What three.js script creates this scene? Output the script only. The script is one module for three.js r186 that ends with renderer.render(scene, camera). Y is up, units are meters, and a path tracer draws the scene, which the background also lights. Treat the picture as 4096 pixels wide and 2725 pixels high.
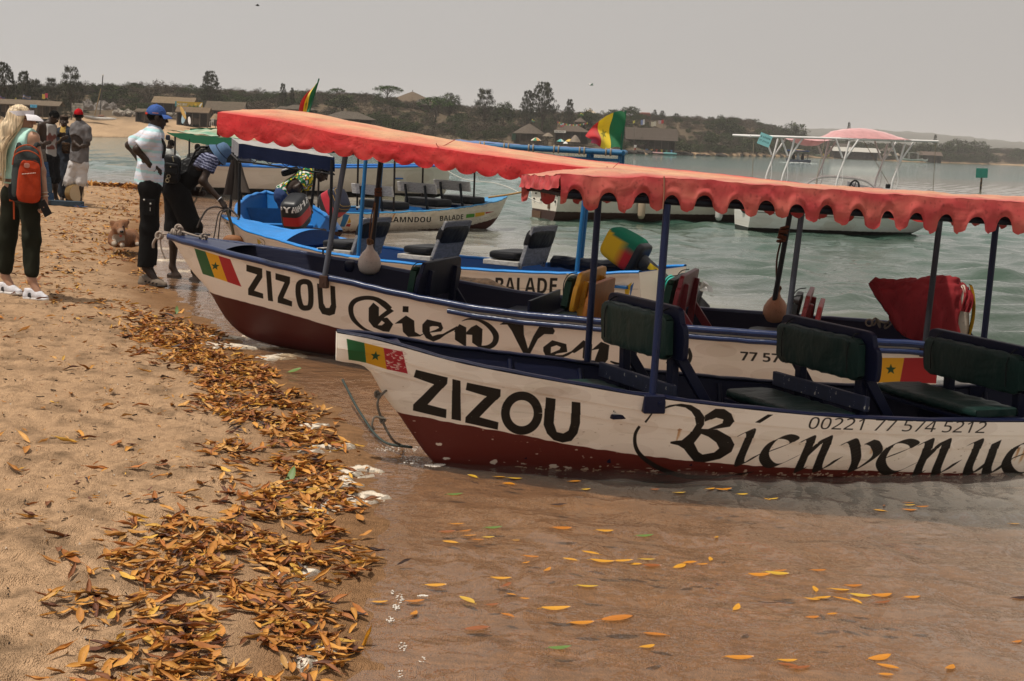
import*as THREE from 'three';
import{mergeVertices}from 'three/addons/utils/BufferGeometryUtils.js';
import{createNoise2D,createNoise3D}from 'simplex-noise';
// ───────────── camera, sky, sun, haze, exposure ─────────────
const scene=new THREE.Scene();
const EYE=1.8,FPX=5689,PITCH=Math.atan(801.3/FPX),ROLL=2.5*Math.PI/180; // a 51 mm lens held a little askew at eye height above the water
const camera=new THREE.PerspectiveCamera(2*Math.atan(1362.5/FPX)*180/Math.PI,4096/2725,0.1,9000);
camera.position.set(0,EYE,0);
camera.rotation.set(-PITCH,0,ROLL);
camera.updateMatrixWorld(true);
const SUN=new THREE.Vector3(-0.32,0.92,0.15).normalize();
const renderer=new THREE.WebGLRenderer({antialias:true});
renderer.toneMapping=THREE.LinearToneMapping;
renderer.toneMappingExposure=1.0;
renderer.shadowMap.enabled=true;
{ // dust-laden noon sky: nearly even, warmer and darker low down, brighter round the veiled sun
const W=256,H=128,a=new Float32Array(W*H*4),d=new THREE.Vector3();
for(let j=0;j<H;j++)for(let i=0;i<W;i++){
const el=((j+.5)/H-.5)*Math.PI,az=((i+.5)/W-.5)*2*Math.PI;
d.set(Math.cos(el)*Math.cos(az),Math.sin(el),Math.cos(el)*Math.sin(az));
const g=Math.exp(-(1-d.dot(SUN))*3.0),up=Math.max(0,Math.sin(el)),side=d.x*Math.cos(el);
const t=.475+.05*up-.055*side+.50*g,o=(j*W+i)*4;
a[o]=t*1.0;a[o+1]=t*(.955-.02*side);a[o+2]=t*(.915-.045*side);a[o+3]=1;
}
const sky=new THREE.DataTexture(a,W,H,THREE.RGBAFormat,THREE.FloatType);
sky.mapping=THREE.EquirectangularReflectionMapping;sky.magFilter=THREE.LinearFilter;sky.needsUpdate=true;
scene.background=sky;scene.environment=sky;
}
const sun=new THREE.DirectionalLight(new THREE.Color(1,.93,.82),4.1);
sun.position.copy(SUN).multiplyScalar(60).add(new THREE.Vector3(0,0,-15));sun.target.position.set(0,0,-15);
sun.castShadow=true;sun.shadow.radius=3;sun.shadow.mapSize.set(4096,4096);
Object.assign(sun.shadow.camera,{left:-45,right:45,top:45,bottom:-45,near:1,far:140});
scene.add(sun,sun.target);
scene.fog=new THREE.FogExp2(new THREE.Color(.80,.765,.735),0.00024);
// ───────────── helpers ─────────────
const V=(x,y,z)=>new THREE.Vector3(x,y,z),PI=Math.PI;
const clamp=(x,a=0,b=1)=>Math.min(b,Math.max(a,x)),lerp=(a,b,t)=>a+(b-a)*t;
const sstep=(a,b,x)=>{const t=clamp((x-a)/(b-a));return t*t*(3-2*t);};
function RNG(s){return()=>{s=(s+0x6d2b79f5)|0;let t=Math.imul(s ^(s>>>15),1|s);t=(t+Math.imul(t ^(t>>>7),61|t))^ t;return((t ^(t>>>14))>>>0)/4294967296;};}
const N2=createNoise2D(RNG(11)),N3=createNoise3D(RNG(12));
const fbm=(x,y,o=4)=>{let s=0,a=.5;for(let i=0;i<o;i++){s+=a*N2(x,y+i*17.3);x*=2.03;y*=2.03;a*=.5;}return s;};
// a smooth curve through [x, y] pairs
function curve(pts){
const n=pts.length,m=pts.map((p,i)=>{const a=pts[Math.max(0,i-1)],b=pts[Math.min(n-1,i+1)];return(b[1]-a[1])/(b[0]-a[0]||1);});
for(let i=0;i<n-1;i++){const d=(pts[i+1][1]-pts[i][1])/(pts[i+1][0]-pts[i][0]);if(d===0)m[i]=m[i+1]=0;else for(const k of[i,i+1])if(m[k]/d<0)m[k]=0;else if(m[k]/d>3)m[k]=3*d;}
return(x)=>{
if(x<=pts[0][0])return pts[0][1];if(x>=pts[n-1][0])return pts[n-1][1];
let i=0;while(x>pts[i+1][0])i++;
const h=pts[i+1][0]-pts[i][0],t=(x-pts[i][0])/h,t2=t*t,t3=t2*t;
return(2*t3-3*t2+1)*pts[i][1]+(t3-2*t2+t)*h*m[i]+(3*t2-2*t3)*pts[i+1][1]+(t3-t2)*h*m[i+1];
};
}
// sight lines of the photograph (4096 x 2725): the point at a depth along -z, or on a level plane
const sight=(x,y)=>V(x-2048,1362.5-y,-FPX).applyEuler(camera.rotation);
const at=(x,y,depth)=>{const d=sight(x,y);return d.multiplyScalar(-depth/d.z).add(camera.position);};
const level=(x,y,Y=0)=>{const d=sight(x,y);return d.multiplyScalar((Y-EYE)/d.y).add(camera.position);};
// geometry bag: collects shapes, makes one named mesh
const M4=(p=[0,0,0],r=[0,0,0],s=1)=>new THREE.Matrix4().compose(V(...p),new THREE.Quaternion().setFromEuler(new THREE.Euler(...r)),typeof s==='number'?V(s,s,s):V(...s));
class Bag{
constructor(){this.p=[];this.n=[];this.u=[];this.c=null;this.i=[];}
add(g,m,col){
const P=g.attributes.position,N=g.attributes.normal,U=g.attributes.uv,C=g.attributes.color,b=this.p.length/3,v=V(),nm=m&&new THREE.Matrix3().getNormalMatrix(m);
const flip=m&&m.determinant()<0;
for(let k=0;k<P.count;k++){
v.fromBufferAttribute(P,k);if(m)v.applyMatrix4(m);this.p.push(v.x,v.y,v.z);const wx=v.x,wy=v.y,wz=v.z;
v.fromBufferAttribute(N,k);if(m)v.applyMatrix3(nm).normalize();this.n.push(v.x,v.y,v.z);
if(U)this.u.push(U.getX(k),U.getY(k));else this.u.push(0,0);
if(col||C){this.c??=new Array(b*3).fill(1);if(col){const q=typeof col==='function'?col(wx,wy,wz):col;this.c.push(q[0],q[1],q[2]);}else this.c.push(C.getX(k),C.getY(k),C.getZ(k));}
else if(this.c)this.c.push(1,1,1);
}
const I=g.index?g.index.array:Array.from({length:P.count},(_,k)=>k);
for(let k=0;k<I.length;k+=3)flip?this.i.push(b+I[k],b+I[k+2],b+I[k+1]):this.i.push(b+I[k],b+I[k+1],b+I[k+2]);
return this;
}
box(w,h,d,p,r,col){return this.add(rbox(w,h,d),M4(p,r),col);}
bar(a,b,r,col,n=8){return this.add(barGeo(a,b,r,r,n),null,col);}
geo(uvScale=1){ // uv in metres, by the face's main direction, unless uvScale is 0
const g=new THREE.BufferGeometry();const P=this.p,N=this.n;
if(uvScale)for(let k=0;k<P.length/3;k++){const x=Math.abs(N[3*k]),y=Math.abs(N[3*k+1]),z=Math.abs(N[3*k+2]);const q=y>=x&&y>=z?[P[3*k],P[3*k+2]]:x>z?[P[3*k+2],P[3*k+1]]:[P[3*k],P[3*k+1]];this.u[2*k]=q[0]*uvScale;this.u[2*k+1]=q[1]*uvScale;}
g.setAttribute('position',new THREE.Float32BufferAttribute(P,3));g.setAttribute('normal',new THREE.Float32BufferAttribute(N,3));g.setAttribute('uv',new THREE.Float32BufferAttribute(this.u,2));
if(this.c)g.setAttribute('color',new THREE.Float32BufferAttribute(this.c,3));
g.setIndex(this.i);return g;
}
mesh(name,m,parent,uvScale=1){return put(name,this.geo(uvScale),m,parent);}
}
const used=new Map();
function numbered(name){const k=used.get(name)??0;used.set(name,k+1);return k?name+'_'+String(k).padStart(3,'0'):name;}
function put(name,geo,m,parent){const o=new THREE.Mesh(geo,m);o.castShadow=o.receiveShadow=true;o.name=parent?name:numbered(name);(parent??scene).add(o);return o;}
function tag(o,label,category,group,kind){o.userData={label,category};if(group)o.userData.group=group;if(kind)o.userData.kind=kind;return o;}
function thing(name,label,category,p=[0,0,0],turn=0,group){const o=new THREE.Group();o.name=numbered(name);scene.add(o);o.position.set(...(p.isVector3?p.toArray():p));o.rotation.y=turn;return tag(o,label,category,group);}
function dup(o,p,turn=0,s=1,label){const r=o.clone();r.name=numbered(o.name.replace(/_\d+$/,''));scene.add(r);r.position.set(...(p.isVector3?p.toArray():p));r.rotation.y=turn;Array.isArray(s)?r.scale.set(...s):r.scale.setScalar(s);r.userData={...o.userData};if(label)r.userData.label=label;return r;}
const structure=(o)=>{o.userData={kind:'structure'};return o;};
function barGeo(a,b,r0,r1=r0,n=8){const A=V(...a),B=V(...b),g=new THREE.CylinderGeometry(r1,r0,A.distanceTo(B),n);g.applyQuaternion(new THREE.Quaternion().setFromUnitVectors(V(0,1,0),B.clone().sub(A).normalize()));g.translate((A.x+B.x)/2,(A.y+B.y)/2,(A.z+B.z)/2);return g;}
function rbox(w,h,d,c=Math.min(w,h,d)*.12){ // chamfered box
const x=w/2,y=h/2,z=d/2,pos=[],nor=[];
const tri=(a,b,e)=>{const A=V(...a),B=V(...b),C=V(...e),n=B.clone().sub(A).cross(C.clone().sub(A)).normalize();if(n.dot(A.clone().add(B).add(C))<0){[B.x,C.x]=[C.x,B.x];[B.y,C.y]=[C.y,B.y];[B.z,C.z]=[C.z,B.z];n.negate();}for(const q of[A,B,C]){pos.push(q.x,q.y,q.z);nor.push(n.x,n.y,n.z);}};
const quad=(a,b,e,f)=>{tri(a,b,e);tri(a,e,f);};
for(const s of[-1,1]){
quad([s*x,-y+c,-z+c],[s*x,y-c,-z+c],[s*x,y-c,z-c],[s*x,-y+c,z-c]);
quad([-x+c,s*y,-z+c],[x-c,s*y,-z+c],[x-c,s*y,z-c],[-x+c,s*y,z-c]);
quad([-x+c,-y+c,s*z],[x-c,-y+c,s*z],[x-c,y-c,s*z],[-x+c,y-c,s*z]);
for(const t of[-1,1]){
quad([s*x,t*(y-c),-z+c],[s*x,t*(y-c),z-c],[s*(x-c),t*y,z-c],[s*(x-c),t*y,-z+c]);
quad([s*x,-y+c,t*(z-c)],[s*x,y-c,t*(z-c)],[s*(x-c),y-c,t*z],[s*(x-c),-y+c,t*z]);
quad([-x+c,s*y,t*(z-c)],[x-c,s*y,t*(z-c)],[x-c,s*(y-c),t*z],[-x+c,s*(y-c),t*z]);
for(const q of[-1,1])tri([s*x,t*(y-c),q*(z-c)],[s*(x-c),t*y,q*(z-c)],[s*(x-c),t*(y-c),q*z]);
}
}
const g=new THREE.BufferGeometry();g.setAttribute('position',new THREE.Float32BufferAttribute(pos,3));g.setAttribute('normal',new THREE.Float32BufferAttribute(nor,3));return g;
}
function tubeGeo(pts,r,n=8,seg,closed=false){return new THREE.TubeGeometry(new THREE.CatmullRomCurve3(pts.map((p)=>p.isVector3?p:V(...p)),closed),seg??pts.length*5,r,n,closed);}
// sheet over a grid of points f(i, j); double sided by the renderer
function sheet(nu,nv,f,uv){
const g=new THREE.BufferGeometry(),p=[],u=[],ix=[];
for(let j=0;j<=nv;j++)for(let i=0;i<=nu;i++){const q=f(i/nu,j/nv);p.push(q[0],q[1],q[2]);const w=uv?uv(i/nu,j/nv,q):[i/nu,j/nv];u.push(w[0],w[1]);}
for(let j=0;j<nv;j++)for(let i=0;i<nu;i++){const a=j*(nu+1)+i,b=a+1,c=a+nu+1,d=c+1;ix.push(a,b,d,a,d,c);}
g.setAttribute('position',new THREE.Float32BufferAttribute(p,3));g.setAttribute('uv',new THREE.Float32BufferAttribute(u,2));g.setIndex(ix);g.computeVertexNormals();return g;
}
const colored=(g,f)=>{const P=g.attributes.position,c=new Float32Array(P.count*3);for(let k=0;k<P.count;k++){const q=f(P.getX(k),P.getY(k),P.getZ(k),k);c[3*k]=q[0];c[3*k+1]=q[1];c[3*k+2]=q[2];}g.setAttribute('color',new THREE.BufferAttribute(c,3));return g;};
const mix3=(a,b,t)=>[lerp(a[0],b[0],t),lerp(a[1],b[1],t),lerp(a[2],b[2],t)];
// ───────────── shared textures and materials ─────────────
function dataTex(n,f,srgb=false,rep=true){const a=new Uint8Array(n*n*4);for(let y=0;y<n;y++)for(let x=0;x<n;x++){const q=f(x/n,y/n),o=(y*n+x)*4;for(let k=0;k<3;k++)a[o+k]=clamp(typeof q==='number'?q:q[k])*255;a[o+3]=255;}const t=new THREE.DataTexture(a,n,n);t.magFilter=t.minFilter=THREE.LinearFilter;if(rep)t.wrapS=t.wrapT=THREE.RepeatWrapping;if(srgb)t.colorSpace=THREE.SRGBColorSpace;t.needsUpdate=true;return t;}
// noise that tiles over [0,1)²
const tile=(x,y,f,seed=0)=>{const a=2*PI*x,b=2*PI*y,r=f/(2*PI);return(N3(r*Math.cos(a)+seed,r*Math.sin(a)+5.1*seed,r*Math.cos(b)+3.7)+N3(r*Math.sin(b)+9.2+seed,r*Math.cos(b),r*Math.sin(a)+r*Math.cos(a)))/2;};
const tfbm=(x,y,f,o=4,s=0)=>{let v=0,a=.5;for(let i=0;i<o;i++){v+=a*tile(x,y,f,s+i*3.1);f*=2;a*=.55;}return v;};
const grime=dataTex(256,(x,y)=>.86+.22*tfbm(x,y,5,5)-(tile(x,y,40,7)>.55?.25:0));
const rough=dataTex(256,(x,y)=>.5+.5*tfbm(x,y,9,5,20));
const weave=dataTex(128,(x,y)=>.5+.22*Math.sin(x*2*PI*32)*Math.sin(y*2*PI*32)+.35*tfbm(x,y,4,4,31));
const folds=dataTex(256,(x,y)=>.5+.5*tfbm(x,y+.12*tile(x,y,3,50),5,4,44));
const grain=dataTex(256,(x,y)=>{const q=tfbm(x*1,y,6,3,60),s=Math.sin((y*18+q*2.2)*2*PI);return .72+.16*s*.6+.2*tfbm(x,(y*8)%1,6,3,66);});
const withRep=(t,s)=>{const c=t.clone();c.repeat.set(s,s);c.needsUpdate=true;return c;};
const mats=new Map();
function mat(c,r=.7,o={}){const key=JSON.stringify([c,r,Object.keys(o).map((k)=>[k,o[k]?.uuid??o[k]])]);if(!mats.has(key)){const sp=clamp(1.15-r,.12,1)*(o.metalness?1:Array.isArray(c)&&Math.max(...c)<.06?.5:1);mats.set(key,new THREE.MeshPhysicalMaterial({specularIntensity:sp,color:Array.isArray(c)?new THREE.Color().setRGB(...c):c,roughness:r,side:THREE.DoubleSide,...o}));}return mats.get(key);}
const paint=(c,r=.45)=>mat(c,r,{map:grime,bumpMap:rough,bumpScale:.0012});
const cloth=(c,r=.9)=>mat(c,r,{map:grime,bumpMap:weave,bumpScale:.002});
const vcloth=mat([1,1,1],.9,{vertexColors:true,specularIntensity:.12,bumpMap:weave,bumpScale:.002});
const vinyl=(c)=>mat(c,.42,{map:grime,bumpMap:folds,bumpScale:.012});
const wood=(c,r=.75)=>mat(c,r,{map:grain,bumpMap:grain,bumpScale:.0015});
const metal=(c,r=.4)=>mat(c,r,{metalness:.8,map:grime});
const rope=mat([.30,.25,.19],.95,{bumpMap:withRep(weave,9),bumpScale:.003});
const darkRope=mat([.07,.06,.055],.95,{bumpMap:withRep(weave,9),bumpScale:.003});
const NAVY=[.004,.006,.024],BLUE=[.012,.16,.48],WHITE=[.70,.66,.60];
// ───────────── beach, seabed, lagoon ─────────────
const shoreX=curve([[-60,-60],[-50,-40],[-45,-25],[-41,-14],[-39.5,-11.2],[-38,-9.6],[-34,-8.3],[-27,-6.8],[-21,-5.5],[-17,-4.3],[-14,-3.2],[-12,-2.35],[-10,-1.5],[-8.35,-.9],[-6.89,-.64],[-5.67,-.53],[-4.58,-.44],[0,-.3],[6,-.1]]);
const spitEnd=(x)=>-38.6+.26*(x+9.3);
function inland(x,z){ // metres from the waterline, positive on the beach
const a=(shoreX(z)-x)*.9,b=(z-spitEnd(x))*.9;
return Math.min(a,b)+.06*N2(x*1.1,z*1.1)+.03*N2(x*3,z*3+9);
}
function groundBase(x,z){const d=inland(x,z);return d>0?.20*(1-Math.exp(-d/1.5))+.004*Math.min(d,12):-Math.min(2.2,.075*-d+.012*d*d*.25);}
function ground(x,z){
const d=inland(x,z),dry=sstep(.25,1.1,d),near=sstep(-45,-6,z);
let h=groundBase(x,z);
if(d>-3&&z>-46){
h+=dry*(.020*fbm(x*2.1,z*2.1,3)+near*(.020*Math.abs(N2(x*5.3,z*4.1))-.018*sstep(.25,.8,N2(x*3.9+40,z*3.3))+.006*N2(x*14,z*14)+.004*N2(x*26,z*26)+.006*Math.max(0,N2(x*9+3,z*9)-.3)));
h+=.004*N2(x*3,z*3)+(d<.3?.003*N2(x*9,z*4):0);
}
return h;
}
const sandTex=dataTex(512,(x,y)=>{const s=tile(x,y,150,3),k=tile(x,y,230,8),v=.80+.20*tfbm(x,y,18,5,2)+.16*tile(x,y,230,5);const f=s>.58?1.35:k>.55?.42:1;return[v*f,v*f*.99,v*f*.97];});
const sandBump=dataTex(512,(x,y)=>.5+.32*tfbm(x,y,26,3,71)+.3*tile(x,y,150,5));
function fanGrid(zs,W,nx,f){
const p=[],u=[],ix=[],nz=zs.length;
for(const z of zs)for(let i=0;i<=nx;i++){const x=W(z)[0]+(W(z)[1]-W(z)[0])*i/nx;p.push(x,f(x,z),z);u.push(x,z);}
for(let j=0;j<nz-1;j++)for(let i=0;i<nx;i++){const a=j*(nx+1)+i,b=a+1,c=a+nx+1,d=c+1;ix.push(a,b,d,a,d,c);}
const g=new THREE.BufferGeometry();g.setAttribute('position',new THREE.Float32BufferAttribute(p,3));g.setAttribute('uv',new THREE.Float32BufferAttribute(u,2));g.setIndex(ix);g.computeVertexNormals();return g;
}
const steps=(a,b,r0,r1)=>{const z=[a];let q=a;while(q>b){const t=clamp((-q)/60);q-=Math.max(.012,-q)*lerp(r0,r1,t);z.push(q);}return z;};
{
const zs=[3,2,1,0,-1,-2,...steps(-2.6,-62,.0042,.009)];
const g=fanGrid(zs,(z)=>[-2.2-.62*Math.max(0,-z),2.2+.50*Math.max(0,-z)],420,ground);
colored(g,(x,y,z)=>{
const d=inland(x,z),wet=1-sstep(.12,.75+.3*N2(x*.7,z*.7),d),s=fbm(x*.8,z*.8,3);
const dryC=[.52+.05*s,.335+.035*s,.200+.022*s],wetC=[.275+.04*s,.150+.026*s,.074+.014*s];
const c=mix3(dryC,wetC,wet).map((v)=>v*(d<.5?1+.30*sstep(.5,-.1,d)*N2(x*2.2+.7*N2(x*3,z*3),z*15)*(.5+.5*N2(x*.8,z*1.1))+.14*sstep(.5,-.1,d)*N2(x*6,z*30):1)),bits=sstep(.2,.62,N2(x*2.3+7,z*2.3))*sstep(.3,1,d)*.30+.22*sstep(.15,.6,N2(x*8.3+90,z*8.3))*sstep(.2,.6,d);  // wet streaks: sediment marks, plus rippled light and dark painted into the colour
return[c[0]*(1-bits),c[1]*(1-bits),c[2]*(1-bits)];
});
const m=new THREE.MeshPhysicalMaterial({specularIntensity:.12,vertexColors:true,map:withRep(sandTex,1.15),bumpMap:withRep(sandBump,1.4),bumpScale:.022,roughness:.92,side:THREE.DoubleSide});
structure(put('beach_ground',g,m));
}
{ // deeper seabed out to the far banks
const g=fanGrid([4,...steps(-4,-1200,.1,.1)],(z)=>[-30-1.0*Math.max(0,-z),30+1.0*Math.max(0,-z)],30,()=>-2.6);
structure(put('seabed_ground',g,mat([.20,.19,.14],.95,{map:sandTex})));
}
// small waves: many sines, growing away from the shore, plus a few ridges running up the shallows
const waveSet=(()=>{const r=RNG(5),w=[];for(let i=0;i<26;i++){const L=.11*Math.pow(1.125,i)*(1+.1*r()),a=-.9+1.5*(r()-.5)*1.5;w.push([2*PI/L*Math.cos(a),2*PI/L*Math.sin(a),r()*6.28,L]);}return w;})();
const ridge=(x,z,x0,z0,x1,z1,h,w)=>{const ax=x1-x0,az=z1-z0,L=Math.hypot(ax,az),t=((x-x0)*ax+(z-z0)*az)/(L*L),e=((x-x0)*az-(z-z0)*ax)/L+.05*N2(t*4,h*90);return h*Math.exp(-(e*e)/(w*w*(e>0?1:.16)))*sstep(-.05,.2,t)*(1-sstep(.75,1.05,t));};
const RIDGES=[[1990,2035,2380,2270,.026,.10],[1745,2170,2230,2610,.024,.09],[1640,1980,2020,2120,.014,.07],[1850,2560,2300,2725,.018,.09]].map(([a,b,c,d,h,w])=>{const p=level(a,b),q=level(c,d);return[p.x,p.z,q.x,q.z,h,w];});
function wave(x,z){
const d=-inland(x,z),dist=Math.hypot(x,z);if(dist>140)return 0;
const q=sstep(-.02,.7,d)*.7+.3*sstep(.6,6,d),wx=x+.12*N2(x*1.3,z*1.3),wz=z+.12*N2(x*1.3+50,z*1.3);
let h=0;const cell=Math.max(.03,dist*.007);
for(const[kx,kz,ph,L]of waveSet){const f=sstep(2*cell,4.5*cell,L);if(f<=0)continue;const a=L<.5?lerp(.017,.0072,sstep(5,10,dist))*L:.0066*L*(.25+1.1*sstep(1,8,d));h+=f*a*Math.sin(kx*wx+kz*wz+ph);}
h*=q*(1+.5*N2(x*.35,z*.35));
if(z>-9)for(const r of RIDGES)h+=ridge(x,z,...r)*(.75+.3*N2(x*6,z*6));
return h;
}
const rippleH=(x,y)=>{let v=0;v+=tfbm((x+.05*tile(x,y,3,81))%1,y,9,5,85)*.6;const r=1-Math.abs(tile(x,y,14,91));return .5+v*.5+.12*r*r;};
const rippleTex=dataTex(512,rippleH);
{
const zs=[3,2,1,0,-1,-2,...steps(-2.8,-60,.0055,.0075),...steps(-61,-1250,.02,.022)];
const W=(z)=>[-2-.72*Math.max(0,-z),2.4+.52*Math.max(0,-z)];
const g=fanGrid(zs,W,520,(x,z)=>wave(x,z));
const P=g.attributes.position,u1=new Float32Array(P.count*2),bankTan=[.185,.142,.092],teal=[.028,.130,.102],green=[.036,.058,.040];
for(let k=0;k<P.count;k++)u1[2*k]=u1[2*k+1]=clamp(Math.max(0,P.getY(k)-groundBase(P.getX(k),P.getZ(k)))/1.5,.002,.998);
g.setAttribute('uv1',new THREE.BufferAttribute(u1,2));
colored(g,(x,y,z)=>{
const dep=-groundBase(x,z),D=-z,t=sstep(.10,.75,dep);
let c=mix3(mix3([.088,.064,.036],green,sstep(8.5,14,D+.4*x)),teal,sstep(14,70,D));
const bar=sstep(66,80,D+3*N2(x*.02,z*.05))*(1-sstep(118,150,D+9*N2(x*.02+7,z*.04)))*sstep(2,22,x)+.55*sstep(210,225,D)*(1-sstep(250,270,D))*sstep(55,85,x);
c=mix3(c,bankTan,clamp(bar)*.85);
const left=sstep(-.5,-5,x)*sstep(22,28,D)*(1-sstep(44,62,D));c=mix3(c,[.17,.125,.085],left*.8);
c=c.map((v)=>v*(1+.10*N2(x*.12,z*.05)+.06*N2(x*.6,z*.25)));
return mix3([.95,.88,.78],c,t);
});
const ramp=new Uint8Array(64*4);for(let i=0;i<64;i++){const d=i/64*1.5,v=lerp(.97,.10,sstep(.06,.85,d));ramp.set([v*255,v*255,v*255,255],i*4);}
const through=new THREE.DataTexture(ramp,64,1);through.magFilter=through.minFilter=THREE.LinearFilter;through.channel=1;through.needsUpdate=true;
const m=new THREE.MeshPhysicalMaterial({vertexColors:true,transmission:1,transmissionMap:through,thickness:0,ior:1.33,specularIntensity:.85,roughness:.035,bumpMap:withRep(rippleTex,.55),bumpScale:.020,side:THREE.DoubleSide});
structure(put('lagoon_water',g,m));
}
// ───────────── far shore: dunes, scrub, trees, huts ─────────────
const hz=(x)=>560+(x-2048)*.04366;
const bankDepth=curve([[-900,118],[0,135],[350,168],[600,190],[900,208],[1500,240],[2100,285],[2500,301],[2900,400],[3050,480],[3300,600],[3650,610],[4090,790],[5200,900]]);
const crestY=curve([[-900,6],[0,5.3],[300,6.6],[700,8.2],[1000,8.2],[1300,9.0],[1600,9.3],[1800,8.3],[2000,8.0],[2400,8.6],[2800,10.0],[2950,11],[3100,9.5],[3300,6],[3700,5],[4100,7],[5200,9]]);
const rise=curve([[0,0],[.04,.045],[.1,.10],[.32,.27],[.63,.50],[1,1],[1.7,1.02],[4,.8],[9,.7]]);
const colDir=(x)=>{const d=sight(x,hz(x));return V(d.x/-d.z,0,-1);};
const bankBump=(x,z)=>.5*fbm(x*.03,z*.03,3)+.12*N2(x*.2,z*.2);
function farY(px,depth){const e=depth-bankDepth(px);if(e<0)return-.4-e*-.02;const d=colDir(px).multiplyScalar(depth);return(crestY(px))*rise(e/95)+bankBump(d.x,d.z)*sstep(6,60,e);}
const farP=(px,e)=>{const D=bankDepth(px)+e,p=colDir(px).multiplyScalar(D);p.y=farY(px,D);return p;};
{
const NX=300,es=[-30,-4,-1,0,1,2,4,6,9,13,18,24,31,39,48,58,69,81,94,108,125,145,170,210,280,400,700],p=[],ix=[],u=[],c=[];
for(let j=0;j<es.length;j++)for(let i=0;i<=NX;i++){const px=-900+6100*i/NX,q=farP(px,es[j]+(j>3?.8*N2(px*.02,j):0));p.push(q.x,q.y,q.z);u.push(q.x,q.z);
const e=es[j],beach=px<1050?1-sstep(26,52,e+8*N2(px*.006,e*.05)+(px>700?(px-700)*.05:0)):(1-sstep(3,9,e))*(px>3900?1.3:.8);const k=.9+.25*fbm(q.x*.06,q.z*.06,3),s=mix3([.145,.110,.075],[.50,.345,.215],clamp(beach+.35*Math.max(0,N2(q.x*.05+40,q.z*.05)-.45)*2));const wet=1-sstep(.5,2.2,e);c.push(...s.map((v)=>v*k*(1-.35*wet)));}
for(let j=0;j<es.length-1;j++)for(let i=0;i<NX;i++){const a=j*(NX+1)+i,b=a+1,d=a+NX+1;ix.push(a,b,d+1,a,d+1,d);}
const g=new THREE.BufferGeometry();g.setAttribute('position',new THREE.Float32BufferAttribute(p,3));g.setAttribute('uv',new THREE.Float32BufferAttribute(u,2));g.setAttribute('color',new THREE.Float32BufferAttribute(c,3));g.setIndex(ix);g.computeVertexNormals();
structure(put('far_bank_terrain',g,new THREE.MeshPhysicalMaterial({specularIntensity:.1,vertexColors:true,roughness:1,map:withRep(sandTex,.25),bumpMap:withRep(rough,.2),bumpScale:.25,side:THREE.DoubleSide})));
const sk=curve([[-900,20],[1500,30],[2600,42],[3000,46],[3500,55],[3800,50],[4096,42],[5000,30],[6000,26]]);
structure(put('distant_hills',colored(sheet(260,12,(u,v)=>{const px=lerp(-900,5600,u),D=1500+1400*v,d=colDir(px).multiplyScalar(D),y=sk(px)*Math.pow(v,.7)+(4*fbm(px*.006,v*3,4)+2.2*Math.abs(N2(px*.045,v*2)))*v;return[d.x,y-1,d.z];}),(x,y,z)=>[.05,.048,.034].map((c)=>c*(1+.3*fbm(x*.01,z*.01,3)))),new THREE.MeshStandardMaterial({vertexColors:true,roughness:1,side:THREE.DoubleSide})));
}
// foliage: leaf-sized faces in clumps, on a branching skeleton. Unit height, unit width
const barkM=mat([.075,.058,.045],.95);
function plantProto(name,label,cat,seed,{clumps,per,leaf,shape,trunk=.05,limbs=8,col,long=1.6,droop=0,low=.25,group}){
const r=RNG(seed),P=[],t=thing(name,label,cat,[0,0,0],0,group),tb=new Bag(),pos=[],nor=[],co=[],ix=[];
for(let i=0;i<clumps;i++)P.push(shape(r,i));
const top=low+.55;tb.add(barGeo([0,-.06,0],[.02*(r()-.5),low*.6,0],trunk,trunk*.75,6));tb.add(barGeo([0,low*.6,0],[.04*(r()-.5),top,.03],trunk*.75,trunk*.25,6));
for(let i=0;i<limbs;i++){const q=P[Math.floor(r()*P.length)],y0=lerp(low*.4,top*.85,r());tb.add(barGeo([0,Math.min(y0,q[1]-.03),0],[q[0]*.9,q[1],q[2]*.9],trunk*.32,trunk*.08,5));}
for(const[cx,cy,cz,cr]of P){const tone=.55+.75*r();for(let k=0;k<per;k++){const a=r()*6.283,b=Math.acos(2*r()-1),d=cr*Math.pow(r(),.45),x=cx+d*Math.sin(b)*Math.cos(a),y=cy+d*Math.cos(b)*.8,z=cz+d*Math.sin(b)*Math.sin(a);
const e=V(r()-.5,(r()-.5)*.9-droop+(long>2?.5:0),r()-.5).normalize(),f=V(r()-.5,r()-.5,r()-.5).cross(e).normalize(),s=leaf*(.6+.8*r()),L=s*long,n=e.clone().cross(f),w=pos.length/3;if(n.y<0)n.negate();
const kk=tone*(.8+.4*r()),cc=[col[0]*kk*(1+.15*(r()-.5)),col[1]*kk,col[2]*kk];
for(const[g,h]of[[-.5,0],[0,-.5],[.5,0],[0,.5]]){pos.push(x+e.x*L*g+f.x*s*h,y+e.y*L*g+f.y*s*h,z+e.z*L*g+f.z*s*h);nor.push(n.x*.5+(x-cx)/cr*.4,n.y*.6+.5,n.z*.5+(z-cz)/cr*.4);co.push(...cc);}ix.push(w,w+1,w+2,w,w+2,w+3);}}
put('trunk',tb.geo(),barkM,t);const g=new THREE.BufferGeometry();g.setAttribute('position',new THREE.Float32BufferAttribute(pos,3));g.setAttribute('normal',new THREE.Float32BufferAttribute(nor,3));g.setAttribute('color',new THREE.Float32BufferAttribute(co,3));g.setIndex(ix);put('crown',g,new THREE.MeshPhysicalMaterial({vertexColors:true,roughness:.9,specularIntensity:.15,side:THREE.DoubleSide,transmission:.15,thickness:0}),t);
scene.remove(t);return t;
}
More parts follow.
